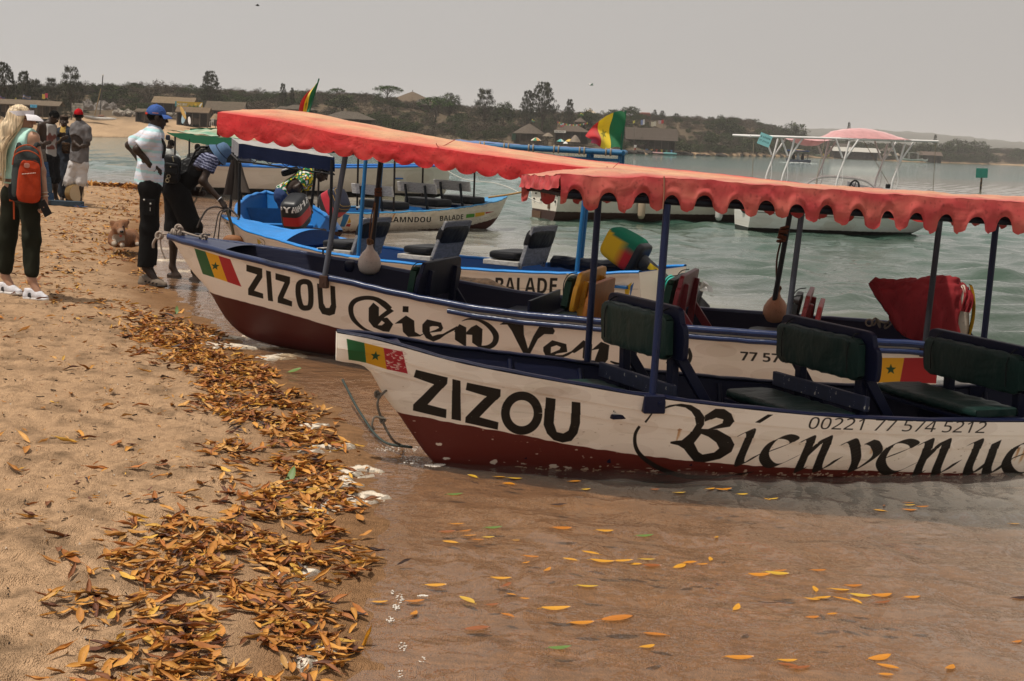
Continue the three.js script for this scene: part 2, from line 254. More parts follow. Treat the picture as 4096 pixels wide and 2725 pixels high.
const SH={
casuarina:(r)=>{const y=.22+.76*Math.pow(r(),.85),w=.46*Math.pow(1.06-y,.75)*(.35+.75*r())+.03,a=r()*6.283;return[w*Math.cos(a),y,w*Math.sin(a),.028+.045*r()*(1.1-y)];},
open:(r)=>{const a=r()*6.283,k=Math.floor(r()*6),y=.25+.13*k+.06*r(),w=(.5-.065*k)*(.5+.5*r());return[w*Math.cos(a),y+.12*w,w*Math.sin(a),.05+.035*r()];},
umbrella:(r)=>{const a=r()*6.283,w=.5*Math.sqrt(r()),y=.66+.22*(1-w*w*3)+.10*r()-(r()<.25?.2*r():0);return[w*Math.cos(a),y,w*Math.sin(a),.07+.05*r()];},
round:(r)=>{const a=r()*6.283,b=Math.acos(1-1.5*r()),d=.42*Math.pow(r(),.35);return[d*Math.sin(b)*Math.cos(a),.55+d*Math.cos(b),d*Math.sin(b)*Math.sin(a),.08+.06*r()];},
bush:(r)=>{const a=r()*6.283,w=.46*Math.sqrt(r());return[w*Math.cos(a),.12+(.72-1.1*w*w)*r()+.08*r(),w*Math.sin(a),.09+.08*r()];},
};
const GREY=[.040,.041,.024],OLIVE=[.048,.062,.022],GREEN=[.050,.090,.022],DRY=[.085,.066,.047];
const PROTO={
c:[1,2,3].map((s)=>plantProto('casuarina_tree','','tree',100+s,{clumps:260,per:18,leaf:.010,long:4.6,shape:SH.casuarina,trunk:.020,limbs:40,col:[.036,.039,.021],low:.2})),
o:[1,2].map((s)=>plantProto('feathery_tree','','tree',120+s,{clumps:170,per:22,leaf:.012,long:3.8,shape:SH.open,trunk:.018,limbs:46,col:GREY,low:.2})),
u:[1,2].map((s)=>plantProto('acacia_tree','','tree',140+s,{clumps:90,per:22,leaf:.026,shape:SH.umbrella,trunk:.03,limbs:26,col:GREEN,low:.4})),
r:[1,2,3].map((s)=>plantProto('leafy_tree','','tree',160+s,{clumps:100,per:24,leaf:.030,shape:SH.round,trunk:.03,limbs:18,col:OLIVE,low:.25})),
b:[1,2,3].map((s)=>plantProto('shrub','','shrub',180+s,{clumps:80,per:28,leaf:.032,shape:SH.bush,trunk:.02,limbs:14,col:OLIVE,low:.1})),
d:[1,2].map((s)=>plantProto('dry_shrub','','shrub',190+s,{clumps:70,per:20,leaf:.022,long:3,shape:SH.bush,trunk:.015,limbs:40,col:DRY,low:.08})),
};
const kindName={c:'casuarina_tree',o:'feathery_tree',u:'acacia_tree',r:'leafy_tree',b:'shrub',d:'dry_shrub'};
let seedT=3;
function plant(kind,px,yTop,w,e,label,group,sink=0){
const L=PROTO[kind],src=L[seedT++%L.length],p=farP(px,e),D=-p.z,top=at(px,yTop,D).y,h=Math.max(.8,top-p.y),o=src.clone();o.name=numbered(kindName[kind]);scene.add(o);o.position.set(p.x,p.y-sink,p.z);o.rotation.y=seedT*2.4;const W=w*D/FPX;o.scale.set(W,h,W);tag(o,label,src.userData.category,group);return o;
}
[['c',18,248,150,40,'tall dark feathery tree at the left edge of the far shore'],['c',95,283,130,46,'broad feathery tree second from the left on the far shore'],['o',140,318,100,50,'ragged grey tree third from the left behind the blond woman'],
['o',285,268,135,34,'open feathery tree above the blue signs on the far shore'],['o',205,312,90,52,'thin low feathery tree between the flags and the open tree'],['o',262,395,70,20,'wispy grey sapling beside the white picket fence'],
['c',838,283,150,48,'dark ragged tree standing over the painted surf shack'],['c',1128,332,60,60,'small dark spiky tree left of the drooping flag'],['c',1165,350,40,60,'slim dark spiky tree just left of the drooping flag'],['u',1545,342,115,90,'bright green flat-topped tree on the hill crest'],
['u',1345,352,60,96,'small bare-topped flat tree on the skyline right of the drooping flag'],['r',1365,375,150,66,'dark green rounded tree on the slope above the awning crest'],['r',1795,370,105,80,'round bright green tree right of the great thatched roof'],['u',1740,388,140,62,'wide green tree just below the great thatched roof'],
['o',1935,356,130,40,'thin-trunked open tree left of the tallest tree'],['c',2165,326,190,46,'tallest darkest tree on the far shore'],['c',2105,360,110,50,'tree leaning against the left side of the tallest tree'],['c',2272,396,80,44,'narrow dark tree on the right flank of the tallest tree'],
['r',2010,405,110,56,'low rounded tree between the open tree and the tallest tree'],['r',2340,430,80,40,'light green tree right of the tallest tree by the bunting'],['r',2455,436,90,100,'flat rounded green tree behind the star flag'],['r',2515,424,100,96,'dark rounded tree right of the star flag top'],
['c',2612,438,34,96,'slim green tree right of the pink building'],['c',2642,442,46,98,'pale slim tree beside the slim green tree'],['c',2698,452,50,96,'dark slim tree above the end of the long thatched bar'],['r',2875,455,48,70,'small bright green tree poking above the skyline left of the pink sunshade'],
['r',2905,476,120,60,'dark rounded tree below the small skyline tree'],['r',2835,484,90,80,'grey rounded tree left of the small skyline tree'],['r',2845,520,80,14,'bright green leafy tree at the far waterside'],['r',3165,488,150,60,'dark tree behind the hanging blue sign'],['r',3050,512,120,46,'green tree at the left end of the pink sunshade frame'],
['c',3388,488,34,80,'wind-bent palm-like tree above the pink sunshade'],['c',3735,538,34,60,'bent dark tree right of the sunshade frame'],['r',3690,566,110,30,'light green tree behind the far waterside house'],['r',3830,552,120,34,'broad dark tree with a rounded top on the far right shore'],['r',3900,560,130,30,'broad green tree furthest right in the waterside grove'],['r',3770,568,110,30,'green tree in the middle of the far right grove'],
['r',3450,566,130,40,'green tree behind the veranda restaurant'],['r',3590,570,130,44,'tree right of the veranda restaurant'],['b',4080,588,90,40,'green bush at the right edge of the far shore'],
].forEach((a)=>plant(...a));
{ // shrubs one can tell apart: on the slope and along the water
const r=RNG(41),where=(x)=>x<1000?'above the far sandy beach':x<2100?'on the slope above the long red awning':x<3000?'on the far shore beyond the red awnings':'on the far right shore';
for(let i=0;i<54;i++){const px=420+3600*(i+.6*r())/54,dry=r()<.4,kind=dry?'d':'b',e=px<1000?55+35*r():px<2950?14+70*r():8+26*r(),D=bankDepth(px)+e,hgt=1.6+2.6*r()+(px>2950?2:0),p=farP(px,e),yTop=hz(px)-(p.y+hgt-EYE)/D*FPX,w=(2.4+4*r()+(px>2950?3:0))/D*FPX;plant(kind,px,yTop,w,e,(dry?'leafless grey-brown shrub ':'grey-green rounded shrub ')+where(px),(dry?'dry shrubs ':'green shrubs ')+where(px));}
for(let i=0;i<26;i++){const px=2660+1330*(i+.5*r())/26;if(px>3320&&px<3520||px>3590&&px<3770)continue;const e=3+6*r(),D=bankDepth(px)+e,p=farP(px,e),hgt=2.2+2.8*r()+(px>2980?1.6:0),yTop=hz(px)-(p.y+hgt-EYE)/D*FPX;plant('b',px,yTop,(6+5*r())/D*FPX,e,'dense green bush at the far water edge right of the rocks','bushes along the far water edge');}
// the low scrub between them, a mass nobody could count
const holder=tag(new THREE.Group(),'low grey-brown scrub covering the far dunes','scrub',null,'stuff');holder.name='dune_scrub';scene.add(holder);
for(const[k,name,n,col]of[['b','green_scrub',1500,[1,1,1]],['d','dry_scrub',2200,[1,1,1]]])PROTO[k].slice(0,2).forEach((src,v)=>{const cr=src.children.find((c)=>c.name==='crown'),m=new THREE.InstancedMesh(cr.geometry,cr.material,n/2),M=new THREE.Matrix4();m.name=name;for(let i=0;i<n/2;i++){const px=-300+4700*r(),near=px<1050?46+(px>700?0:6):5,e=near+Math.pow(r(),.8)*150,p=farP(px,e),s=(1.2+1.6*r())*(px>2900?1.5:1);M.compose(p,new THREE.Quaternion().setFromAxisAngle(V(0,1,0),r()*6.28),V(s*(1.2+.6*r()),s*(.55+.5*r()),s*1.4));m.setMatrixAt(i,M);const c=.7+.5*r();m.setColorAt(i,new THREE.Color(c,c,c));}m.castShadow=m.receiveShadow=true;holder.add(m);});
}
// ───────────── boats: hull shapes ─────────────
// A boat's own axes: x from the bow aft, y up, z to one side. spec: sheer, beam, keel, full (section fullness) as curves over x; laps [[below sheer, proud], ...]
class Hull{
constructor(q){
Object.assign(this,q);this.sheerF=curve(q.sheer);this.beamF=curve(q.beam);this.keelF=curve(q.keel);this.fullF=curve(q.full);
const a=q.sheer[0][0],b=q.end??q.sheer[q.sheer.length-1][0];this.a=a;this.b=b;this.S=[];
for(let i=0;i<=64;i++)this.S.push(a+(b-a)*Math.pow(i/64,1.7));
}
off(s,y){const d=this.sheerF(s)-y;for(const[dep,o]of this.laps??[])if(d<dep)return o;return 0;}
half(s,y){const k=this.keelF(s),h=this.sheerF(s),t=clamp((y-k)/Math.max(.001,h-k));return this.beamF(s)*Math.pow(t,this.fullF(s));}
skin(inset=0,low=0){ // both sides as crisp-edged bands
const bag=new Bag(),bands=[];let top=0;
if(!inset)for(const[d,o]of this.laps??[]){bands.push([top,d,o]);top=d;}
const rows=16,yAt=(s,d)=>Math.max(this.keelF(s)+low,this.sheerF(s)-d);
const uv=(q)=>[(q[0]-this.ext[0])/(this.ext[1]-this.ext[0]),(q[1]-this.ext[2])/(this.ext[3]-this.ext[2])];
for(const sg of[-1,1]){
const P=(i,y,o)=>{const s=this.S[i];return[s,y,sg*Math.max(0,this.half(s,y)+o-inset)];},n=this.S.length-1;
const put_=(nv,f)=>bag.add(sheet(n,nv,f,(u,v,q)=>uv(q)));
bands.forEach(([d0,d1,o],b)=>{
put_(2,(u,v)=>{const i=Math.round(u*n),s=this.S[i];return P(i,yAt(s,lerp(d0,d1,v)),o+.003*fbm(s*5,d0*9+v,2));});
const o2=bands[b+1]?.[2]??0;put_(1,(u,v)=>{const i=Math.round(u*n),s=this.S[i];return P(i,yAt(s,d1),lerp(o,o2,v));});
});
put_(rows,(u,v)=>{const i=Math.round(u*n),s=this.S[i],y0=yAt(s,top),k=this.keelF(s)+low;return P(i,lerp(y0,k,1-Math.pow(1-v,1.6)),.0025*N2(s*3,v*4));});
}
const cap=(s,dir)=>bag.add(sheet(8,10,(u,v)=>{const k=this.keelF(s)+low,y=lerp(this.sheerF(s),k,v),w=Math.max(0,this.half(s,y)+(inset?-inset:this.off(s,y-.001)));return[s+dir*inset,y,lerp(-w,w,u)];},(u,v,q)=>uv(q)));
cap(this.b,-1);if(!inset)cap(this.a,0);
return bag.geo(0);
}
// a rail along one side's top edge with an oval section
rail(sg,ry,rz,dy=0,dz=0,s0=this.a,s1=this.b,wob=.004){
const n=70,m=12;
return sheet(n,m,(u,v)=>{const s=lerp(s0,s1,Math.pow(u,1.3)),an=v*2*PI,c=Math.cos(an),e=Math.sin(an),y=this.sheerF(s);return[s,y+dy+ry*Math.sign(e)*Math.pow(Math.abs(e),.8)+wob*N2(s*4,sg*9),sg*Math.max(.002,this.half(s,y)+dz+rz*Math.sign(c)*Math.pow(Math.abs(c),.8))];},(u,v)=>[u*5,v*.2]);
}
flat(y,s0,s1,inset=.03){return sheet(40,6,(u,v)=>{const s=lerp(s0,s1,u),w=Math.max(.005,this.half(s,y)-inset);return[s,y,lerp(-w,w,v)];},(u,v,q)=>[q[0],q[2]]);}
}
function boatAt(name,label,O,ux,uz,group){return thing(name,label,'boat',[O[0],0,O[1]],Math.atan2(-uz,ux),group);}
// canvas over a stretch of a hull's side: [x0, x1, y0, y1] in the boat's metres
function sideCanvas(hull,boat,W,H,near=1){
const c=document.createElement('canvas');c.width=W;c.height=H;const g=c.getContext('2d'),[x0,x1,y0,y1]=hull.ext;
const X=(s)=>(s-x0)/(x1-x0)*W,Y=(y)=>(1-(y-y0)/(y1-y0))*H;
boat.updateMatrixWorld(true);const inv=boat.matrixWorld.clone().invert(),o=camera.position.clone().applyMatrix4(inv);
const side=(px,py)=>{ // where a sight line meets the painted side
const d=sight(px,py).add(camera.position).applyMatrix4(inv).sub(o);let w=near*.3,s=0,y=0;
for(let k=0;k<6;k++){const t=(w-o.z)/d.z;s=o.x+d.x*t;y=o.y+d.y*t;w=near*(hull.half(s,y)+hull.off(s,y));}
return[X(s),Y(y)];
};
const poly=(pts,m,fill,a=1)=>{g.globalAlpha=a;g.fillStyle=fill;g.beginPath();pts.forEach((p,i)=>{const q=side(...m(p[0],p[1]));i?g.lineTo(...q):g.moveTo(...q);});g.closePath();g.fill();g.globalAlpha=1;};
// brush stroke: points [x, y, width] in the units of m
const brush=(pts,m,fill)=>{const q=[];for(let i=0;i<pts.length-1;i++)for(let k=0;k<8;k++){const t=k/8,P=pts[Math.max(0,i-1)],A=pts[i],B=pts[i+1],C=pts[Math.min(pts.length-1,i+2)];q.push([0,1].map((j)=>.5*(2*A[j]+(B[j]-P[j])*t+(2*P[j]-5*A[j]+4*B[j]-C[j])*t*t+(3*A[j]-P[j]-3*B[j]+C[j])*t*t*t)).concat(lerp(A[2],B[2],t)));}q.push(pts[pts.length-1]);
const L=[],R=[];q.forEach((p,i)=>{const a=q[Math.max(0,i-1)],b=q[Math.min(q.length-1,i+1)],l=Math.hypot(b[0]-a[0],b[1]-a[1])||1,nx=-(b[1]-a[1])/l,ny=(b[0]-a[0])/l;L.push([p[0]+nx*p[2]/2,p[1]+ny*p[2]/2]);R.unshift([p[0]-nx*p[2]/2,p[1]-ny*p[2]/2]);});poly(L.concat(R),m,fill);};
// broad-nib stroke: the nib is a slanted edge, so strokes along it are thin
const nib=(pts,m,fill,n)=>{const q=[];for(let i=0;i<pts.length-1;i++)for(let k=0;k<6;k++){const t=k/6,P=pts[Math.max(0,i-1)],A=pts[i],B=pts[i+1],C=pts[Math.min(pts.length-1,i+2)];q.push([0,1].map((j)=>.5*(2*A[j]+(B[j]-P[j])*t+(2*P[j]-5*A[j]+4*B[j]-C[j])*t*t+(3*A[j]-P[j]-3*B[j]+C[j])*t*t*t)));}q.push(pts[pts.length-1]);
for(let i=0;i<q.length-1;i++){const[a,b]=[q[i],q[i+1]];poly([[a[0]-n[0],a[1]-n[1]],[a[0]+n[0],a[1]+n[1]],[b[0]+n[0],b[1]+n[1]],[b[0]-n[0],b[1]-n[1]]],m,fill);}};
const star=(x,y,r,m,fill,rot=0)=>poly(Array.from({length:10},(_,k)=>{const a=-PI/2+rot+k*PI/5,q=k%2?r*.42:r;return[x+q*Math.cos(a),y+q*Math.sin(a)];}),m,fill);
const text=(str,x,y,x2,y2,h,m,font,fill)=>{const p=side(...m(x,y)),q=side(...m(x2,y2)),e=side(...m(x,y-h));g.save();g.font=font;const w=g.measureText(str).width;g.setTransform((q[0]-p[0])/w,(q[1]-p[1])/w,(p[0]-e[0])/72,(p[1]-e[1])/72,p[0],p[1]);g.fillStyle=fill;g.fillText(str,0,0);g.restore();};
return{c,g,X,Y,W,H,poly,brush,nib,star,text,side,r:RNG(W+H+Math.round(x1*77))};
}
const zoomOf=(x,y,k)=>(a,b)=>[x+a*k,y+b*k];
function canvasTex(c){const t=new THREE.CanvasTexture(c);t.colorSpace=THREE.SRGBColorSpace;t.magFilter=THREE.LinearFilter;return t;}
function weather(k,n,dark=.10){ // scuffs, thin streaks, dirt in the paint
const{g,W,H,r}=k;
for(let i=0;i<n;i++){g.globalAlpha=.03+dark*r()*r();g.fillStyle=r()<.65?'#5a4a38':'#f3ece0';const w=3+60*r()*r(),h=1+3*r();g.save();g.translate(W*r(),H*r());g.rotate(.12*(r()-.3));g.fillRect(0,0,w,h);g.restore();}
for(let i=0;i<n/3;i++){g.globalAlpha=.025+.05*r();g.fillStyle='#6b5236';const x=W*r(),y=H*r(),q=6+40*r();g.beginPath();g.ellipse(x,y,q*1.6,q*.7,0,0,7);g.fill();}
g.globalAlpha=1;
}
const chip=(k,s,y,w,h,fill)=>{const{g,X,Y,r}=k;g.fillStyle=fill;g.beginPath();const n=11;for(let i=0;i<n;i++){const a=i/n*6.283,q=.55+.7*r();const p=[X(s)+X(w)*0+(X(s+w)-X(s))*q*Math.cos(a),Y(y)+(Y(y-h)-Y(y))*q*Math.sin(a)];i?g.lineTo(...p):g.moveTo(...p);}g.closePath();g.fill();};
const GREEN_F='#1d5a33',YELLOW_F='#dca01c',RED_F='#a8242a',INK='#161513',ANTIFOUL='#5b211b';
// hull bottom colour below a line of heights over x
const below=(k,f,fill,j=.004)=>{const{g,X,Y,W,H}=k;g.fillStyle=fill;g.beginPath();g.moveTo(0,H);for(let x=0;x<=W;x+=6){const s=lerp(k.ext[0],k.ext[1],x/W);g.lineTo(x,Y(f(s)+j*N2(s*9,3)));}g.lineTo(W,H);g.closePath();g.fill();};
const hullMat=(t,r=.5)=>mat([1,1,1],r,{map:t,bumpMap:rough,bumpScale:.004});
// bench across a boat: back cushion over a board, posts, lower slat, brace and a seat pad. x aft, z across
function bench(name,label,boat,s,{skew=0,wide=.8,seat=.42,top=.89,back=.25,boardC=NAVY,cush=[.012,.045,.035],lean=.05,padDepth=.34,brace=true,slat=true,board2,group}){
const t=thing(name,label,'bench',V(s,0,0).applyMatrix4(boat.matrixWorld),boat.rotation.y+skew,group),W=wide,bm=paint(boardC),cm=vinyl(cush);
const pad=(nm,w,h,d,p,r)=>{const b=new Bag(),n=26,m=10; // a soft slab with puckered faces
const g=sheet(n,m*2,(u,v)=>{const a=v*2*PI,cx=Math.cos(a),cy=Math.sin(a),q=(x)=>Math.sign(x)*Math.pow(Math.abs(x),.35),z=(u-.5)*w,e=Math.pow(1-Math.pow(Math.abs(2*u-1),14),.5),k=.005*N2(z*9,v*5+s);return[q(cx)*(d/2)*(.9+.1*e)+k*.6,q(cy)*h/2*(.82+.18*e)+k,z];});
b.add(g,M4(p,r));for(const sg of[-1,1])b.add(new THREE.BoxGeometry(d*.84,h*.74,.012),M4([p[0],p[1],p[2]+sg*(w/2-.007)],r));return b.mesh(nm,cm,t);};
pad('back_cushion',W*.90,back,.058,[-.05,top-back/2-.01,0],[0,0,lean]);
const ears=(w,h,x,y,nm,m)=>{const sh=new THREE.Shape(),a=w/2;sh.moveTo(-a+.02,0);sh.lineTo(a-.02,0);sh.quadraticCurveTo(a,.01,a,h*.45);sh.quadraticCurveTo(a,h*.66,a-.035,h*.70);sh.lineTo(a-.05,h*.90);sh.quadraticCurveTo(a-.06,h,a-.12,h);sh.lineTo(-a+.12,h);sh.quadraticCurveTo(-a+.06,h,-a+.05,h*.90);sh.lineTo(-a+.035,h*.70);sh.quadraticCurveTo(-a,h*.66,-a,h*.45);sh.quadraticCurveTo(-a,.01,-a+.02,0);const g=new THREE.ExtrudeGeometry(sh,{depth:.026,bevelEnabled:true,bevelSize:.004,bevelThickness:.004,bevelSegments:1});g.rotateY(PI/2);put(nm,new Bag().add(g,M4([x,y,0],[0,0,lean])).geo(),m,t);};
ears(W*1.10,back+.03,.0,top-back-.0,'back_board',bm);if(board2)ears(W*1.0,back+.05,.085,top-back-.10,'rear_board',board2);
for(const sg of[-1,1]){
new Bag().box(.05,top-.22,.06,[.045,(top-.22)/2+.18,sg*W*.33],[0,0,lean*.6]).mesh('post',bm,t);
const st=new Bag();st.add(tubeGeo([[-.088,top-back+.03,0],[-.09,top-.06,0],[-.05,top+.005,0],[.01,top+.02,0]].map((p)=>[p[0],p[1],sg*W*.36]),.004,5));st.mesh('strap',vinyl([.012,.016,.016]),t);
if(brace)new Bag().box(.06,.52,.03,[.20,top-.46,sg*W*.40],[0,0,.62]).mesh('brace',bm,t);
}
if(slat){const b=new Bag().box(.028,.085,W*1.04,[-.03,seat+.075,0],[0,0,0]);b.mesh('lower_slat',chipped(boardC),t);}
pad('seat_pad',W*.98,.055,padDepth,[-padDepth/2-.07,seat,0],[0,0,0]);
new Bag().box(padDepth,.025,W,[-padDepth/2-.06,seat-.045,0]).box(.03,seat-.18,W*.5,[-padDepth*.6,(seat-.18)/2+.13,0]).mesh('seat_board',bm,t);
return t;
}
const chipTex=dataTex(256,(x,y)=>{const q=tfbm(x,y,7,5,141),c=q>.34?1:0;return c?[.62,.60,.56]:[.10,.12,.2].map((v)=>v*(1+.3*q));},true);
const chipped=()=>mat([1,1,1],.55,{map:withRep(chipTex,2.2),bumpMap:chipTex,bumpScale:.0012});
function pole(t,a,b,r,m,clampM){const o=put('pole',new Bag().bar(a,b,r,null,10).geo(),m,t);if(clampM){const g=new Bag().box(.07,.10,.05,[a[0],a[1]-.02,a[2]]);g.bar([a[0],a[1]-.03,a[2]+Math.sign(a[2])*.02],[a[0],a[1]-.03,a[2]+Math.sign(a[2])*.032],.009);put('pole_bracket',g.geo(),clampM,o);}}
// fabric roof: a dished or arched top with hanging, cut edges
function awning(t,{s0,s1,w,near,far,crown,drop,scallop,deep,sharp=1,col,dust,front=.12,m,wrinkle=.012,arch=0}){
const N=120,M=20,F=(f)=>(typeof f==='function'?f:()=>f),nr=F(near),fr=F(far),cr=F(crown),dr=F(drop),wd=F(w);
const topAt=(s,v)=>{const z=lerp(1,-1,v);const e=z>0?lerp(cr(s),nr(s),Math.pow(z,2.0)):lerp(cr(s),fr(s),Math.pow(-z,2.0));return e+wrinkle*.55*(1-z*z*.5)*N2(s*2.3,z*1.7)+wrinkle*.25*N2(s*8,z*5);};
const top=sheet(N,M,(u,v)=>{const s=lerp(s0,s1,u);return[s,topAt(s,v),lerp(1,-1,v)*wd(s)];},(u,v,q)=>[q[0],q[2]]);
const dusty=(s,z)=>clamp((1-Math.pow(Math.abs(z/wd(s)),5))*1.25*(.72+.5*fbm(s*1.6,z*3,3)));
put('awning_cover',colored(top,(x,y,z)=>mix3(col,dust,dusty(x,z))),m,t);
const edge=(u)=>{const p=(u*(s1-s0)/scallop),k=Math.floor(p),q=p-k;const c=Math.abs(q-.5)/.27,a=arch?(c<1?.80-.80*Math.sqrt(1-c*c)*(1+.12*N2(k,4)):1-.28*Math.pow(1.85-c,2)):Math.pow(Math.abs(Math.sin(q*PI)),sharp);return deep*(1+(arch?.22:.06)*N2(k*3.1,7))*a;};
const hang=(sg)=>sheet(N*5,8,(u,v)=>{const s=lerp(s0,s1,u),L=dr(s)+edge(u),y=(sg>0?topAt(s,0):topAt(s,1))-L*v,out=.010*Math.sin(v*2.2)+wrinkle*(v*.9+.1)*N2(s*3.2,3*sg+v*1.1)+wrinkle*.5*v*N2(s*9,sg+2*v);return[s+.01*v*N2(s*5,8),y,sg*(wd(s)+out)];},(u,v,q)=>[q[0],q[1]]);
const fade=(x,y,z)=>mix3(col,dust,clamp((arch?.16:.03)+(arch?.3:.1)*fbm(x*2,y*6,3)));
for(const sg of[1,-1])put('valance',colored(hang(sg),fade),m,t);
if(front)put('front_valance',colored(sheet(24*4,5,(u,v)=>{const z=lerp(-1,1,u)*wd(s0),q=Math.abs(Math.sin(u*PI*2*wd(s0)/scallop));return[s0-.012*v+.008*N2(u*6,v),topAt(s0,(1-z/wd(s0))/2)-v*(front+(arch?0:deep*q)),z];},(u,v,q)=>[q[2],q[1]]),fade),m,t);
return{topAt};
}
const tarp=new THREE.MeshPhysicalMaterial({specularIntensity:.45,vertexColors:true,roughness:.6,side:THREE.DoubleSide,bumpMap:folds,bumpScale:.012,map:grime,transmission:.10,thickness:0});
tarp.bumpMap=withRep(folds,1.3);
// ───────────── the nearest boat ─────────────
{
const t=boatAt('tour_boat','nearest white tour boat, red bottom, faded red awning, big black script on its side',[-.42,-7.8],.975,-.2);
const h=new Hull({
sheer:[[-.55,.722],[-.35,.700],[.05,.617],[.30,.578],[.68,.527],[1.03,.478],[1.52,.425],[2.1,.378],[2.55,.358],[3.3,.352],[4.8,.40]],
beam:[[-.55,.026],[-.35,.125],[.05,.30],[.3,.385],[.68,.48],[1.03,.525],[1.6,.56],[2.6,.575],[4.0,.55],[4.8,.50]],
keel:[[-.55,.566],[-.53,.562],[-.375,.520],[-.274,.361],[-.209,.285],[-.114,.149],[0,0],[.08,-.05],[.4,-.10],[4.8,-.14]],
full:[[-.55,.25],[-.38,.45],[0,.72],[.5,.60],[1.2,.40],[2,.30],[4.8,.26]],laps:[[.082,.017],[.168,.009]],ext:[-.6,3.9,-.2,.8],
});
const k=Object.assign(sideCanvas(h,t,2048,512),{ext:h.ext}),{g,W,H}=k;
g.fillStyle='#e9e2d6';g.fillRect(0,0,W,H);weather(k,900,.12);
const red=curve([[-.6,.30],[-.21,.285],[.34,.221],[.78,.152],[1.29,.095],[1.85,.057],[2.6,.03],[3.4,.006],[4.8,-.01]]);
below(k,red,ANTIFOUL);
{ // scum and bare patches along the waterline
const r=k.r;for(let i=0;i<260;i++){const s=.45+3.4*r();chip(k,s,-.005+.028*(r()-.3)*(1+r()),.004+.025*r()*r(),.002+.006*r(),r()<.7?'#b9ae9c':'#4a1a14');}
for(const[a,b,w,q]of[[.02,.115,.018,.012],[.07,.03,.020,.010],[.33,.022,.020,.018],[.66,.012,.026,.016],[.74,.004,.02,.008],[.83,-.002,.03,.007],[.55,.09,.008,.004],[1.5,.06,.006,.004]])chip(k,a,b,w,q,'#cfc6b8');
for(let i=0;i<70;i++)chip(k,4.2*r()-.2,.25*r(),.003+.006*r(),.002+.003*r(),'#b8aa9a');
g.globalAlpha=.5;for(let i=0;i<40;i++){const s=1+2.9*r();chip(k,s,-.02+.01*r(),.06,.006,'#2a1512');}g.globalAlpha=1;
for(const[s,l]of[[1.28,.09],[1.42,.05],[3.02,.08],[3.3,.10],[3.34,.12],[2.4,.05]]){g.fillStyle='#a8662c';for(let j=0;j<14;j++){g.globalAlpha=.10;const y=k.Y(h.sheerF(s)-.17);g.fillRect(k.X(s+.012*(r()-.5)),y,3+4*r(),l*H*r());}g.globalAlpha=.55;chip(k,s,h.sheerF(s)-.165,.012,.008,'#7a4018');g.globalAlpha=1;}
}
const z2=zoomOf(1300,1200,.594),z3=zoomOf(2300,1050,.574),z4=zoomOf(3100,1050,.574);
k.poly([[145,262],[265,290],[278,425],[160,405]],z2,GREEN_F);k.poly([[265,290],[393,322],[415,467],[278,425]],z2,'#c08e1a');k.poly([[393,322],[522,348],[557,497],[415,467]],z2,'#9c2430');k.star(340,378,34,z2,'#12402a',.1);
for(let i=0;i<60;i++){const a=400+140*k.r(),b=335+130*k.r();g.globalAlpha=.5;k.poly([[a,b],[a+8+26*k.r(),b+5],[a+6,b+8]],z2,'#cdb8ae');}g.globalAlpha=1;
for(const P of[
[[612,470],[826,523],[822,565],[690,705],[818,738],[815,797],[592,745],[594,705],[735,570],[597,520]],[[858,533],[912,545],[915,815],[852,803]],
[[957,557],[1183,603],[1181,650],[1040,790],[1168,825],[1163,875],[944,826],[946,790],[1090,650],[948,607]],
[[1488,656],[1553,667],[1540,830],[1560,890],[1605,900],[1640,880],[1655,830],[1662,685],[1720,692],[1718,830],[1700,900],[1660,950],[1600,962],[1540,945],[1495,900],[1472,840]]])k.poly(P,z2,INK);
{const q=[];for(let i=0;i<=40;i++){const a=i/40*2*PI;q.push([1325+110*Math.cos(a),763+117*Math.sin(a),58]);}k.brush(q,z2,INK);}
const ink=(P,m=z3)=>k.brush(P,m,INK);
ink([[545,1042,8],[490,1115,14]]);ink([[450,1142,18],[420,1200,22],[425,1290,26],[480,1365,30],[600,1440,34],[760,1490,30],[930,1500,22],[1110,1482,16],[1250,1460,3]]);
k.poly([[665,1250],[705,1243],[745,1240],[800,1195],[845,1130],[838,1080],[812,1040],[770,1012],[700,1000],[640,1015],[585,1045],[600,1020],[660,995],[740,985],[810,995],[870,1030],[905,1080],[900,1130],[880,1160],[990,1165],[1085,1218],[1112,1270],[1090,1320],[1010,1370],[900,1395],[830,1388],[790,1340],[760,1300],[720,1275],[665,1262]],z3,INK);
k.poly([[880,1195],[830,1260],[860,1320],[890,1340],[970,1325],[1005,1295],[985,1255],[930,1215]],z3,'#e4ddd1');
k.poly([[905,1068],[980,1020],[1040,1022],[1090,1055],[1112,1110],[1080,1145],[1000,1158],[905,1172],[1030,1120],[1035,1095],[985,1082],[905,1110]],z3,INK);
k.poly([[1255,1115],[1345,1060],[1382,1062],[1290,1120]],z3,INK);
const NIB=[35,-16],glyph=(P,x,y,w,h,m)=>k.nib(P.map(([a,b])=>[x+a*w*1.14-(b-.5)*w*.10-w*.04,y+b*h]),m,INK,NIB);
const GL={i:[[[.1,.12],[.45,.05],[.12,.82],[.2,.97],[.75,.7]]],e:[[[.12,.55],[.85,.2],[.62,.04],[.25,.2],[.04,.62],[.18,.93],[.45,.97],[1.0,.66]]],n:[[[.0,.14],[.2,.07],[-.02,.98],[.08,.96]],[[.03,.7],[.45,.14],[.6,.09],[.42,.93],[.55,.98],[.9,.66]]],v:[[[.0,.16],[.22,.08],[.34,.6],[.3,.97],[.8,.5],[.75,.18],[.6,.1]]],u:[[[.0,.14],[.2,.07],[.0,.85],[.12,.98],[.5,.62]],[[.62,.07],[.45,.86],[.56,.98],[.95,.62]]]};
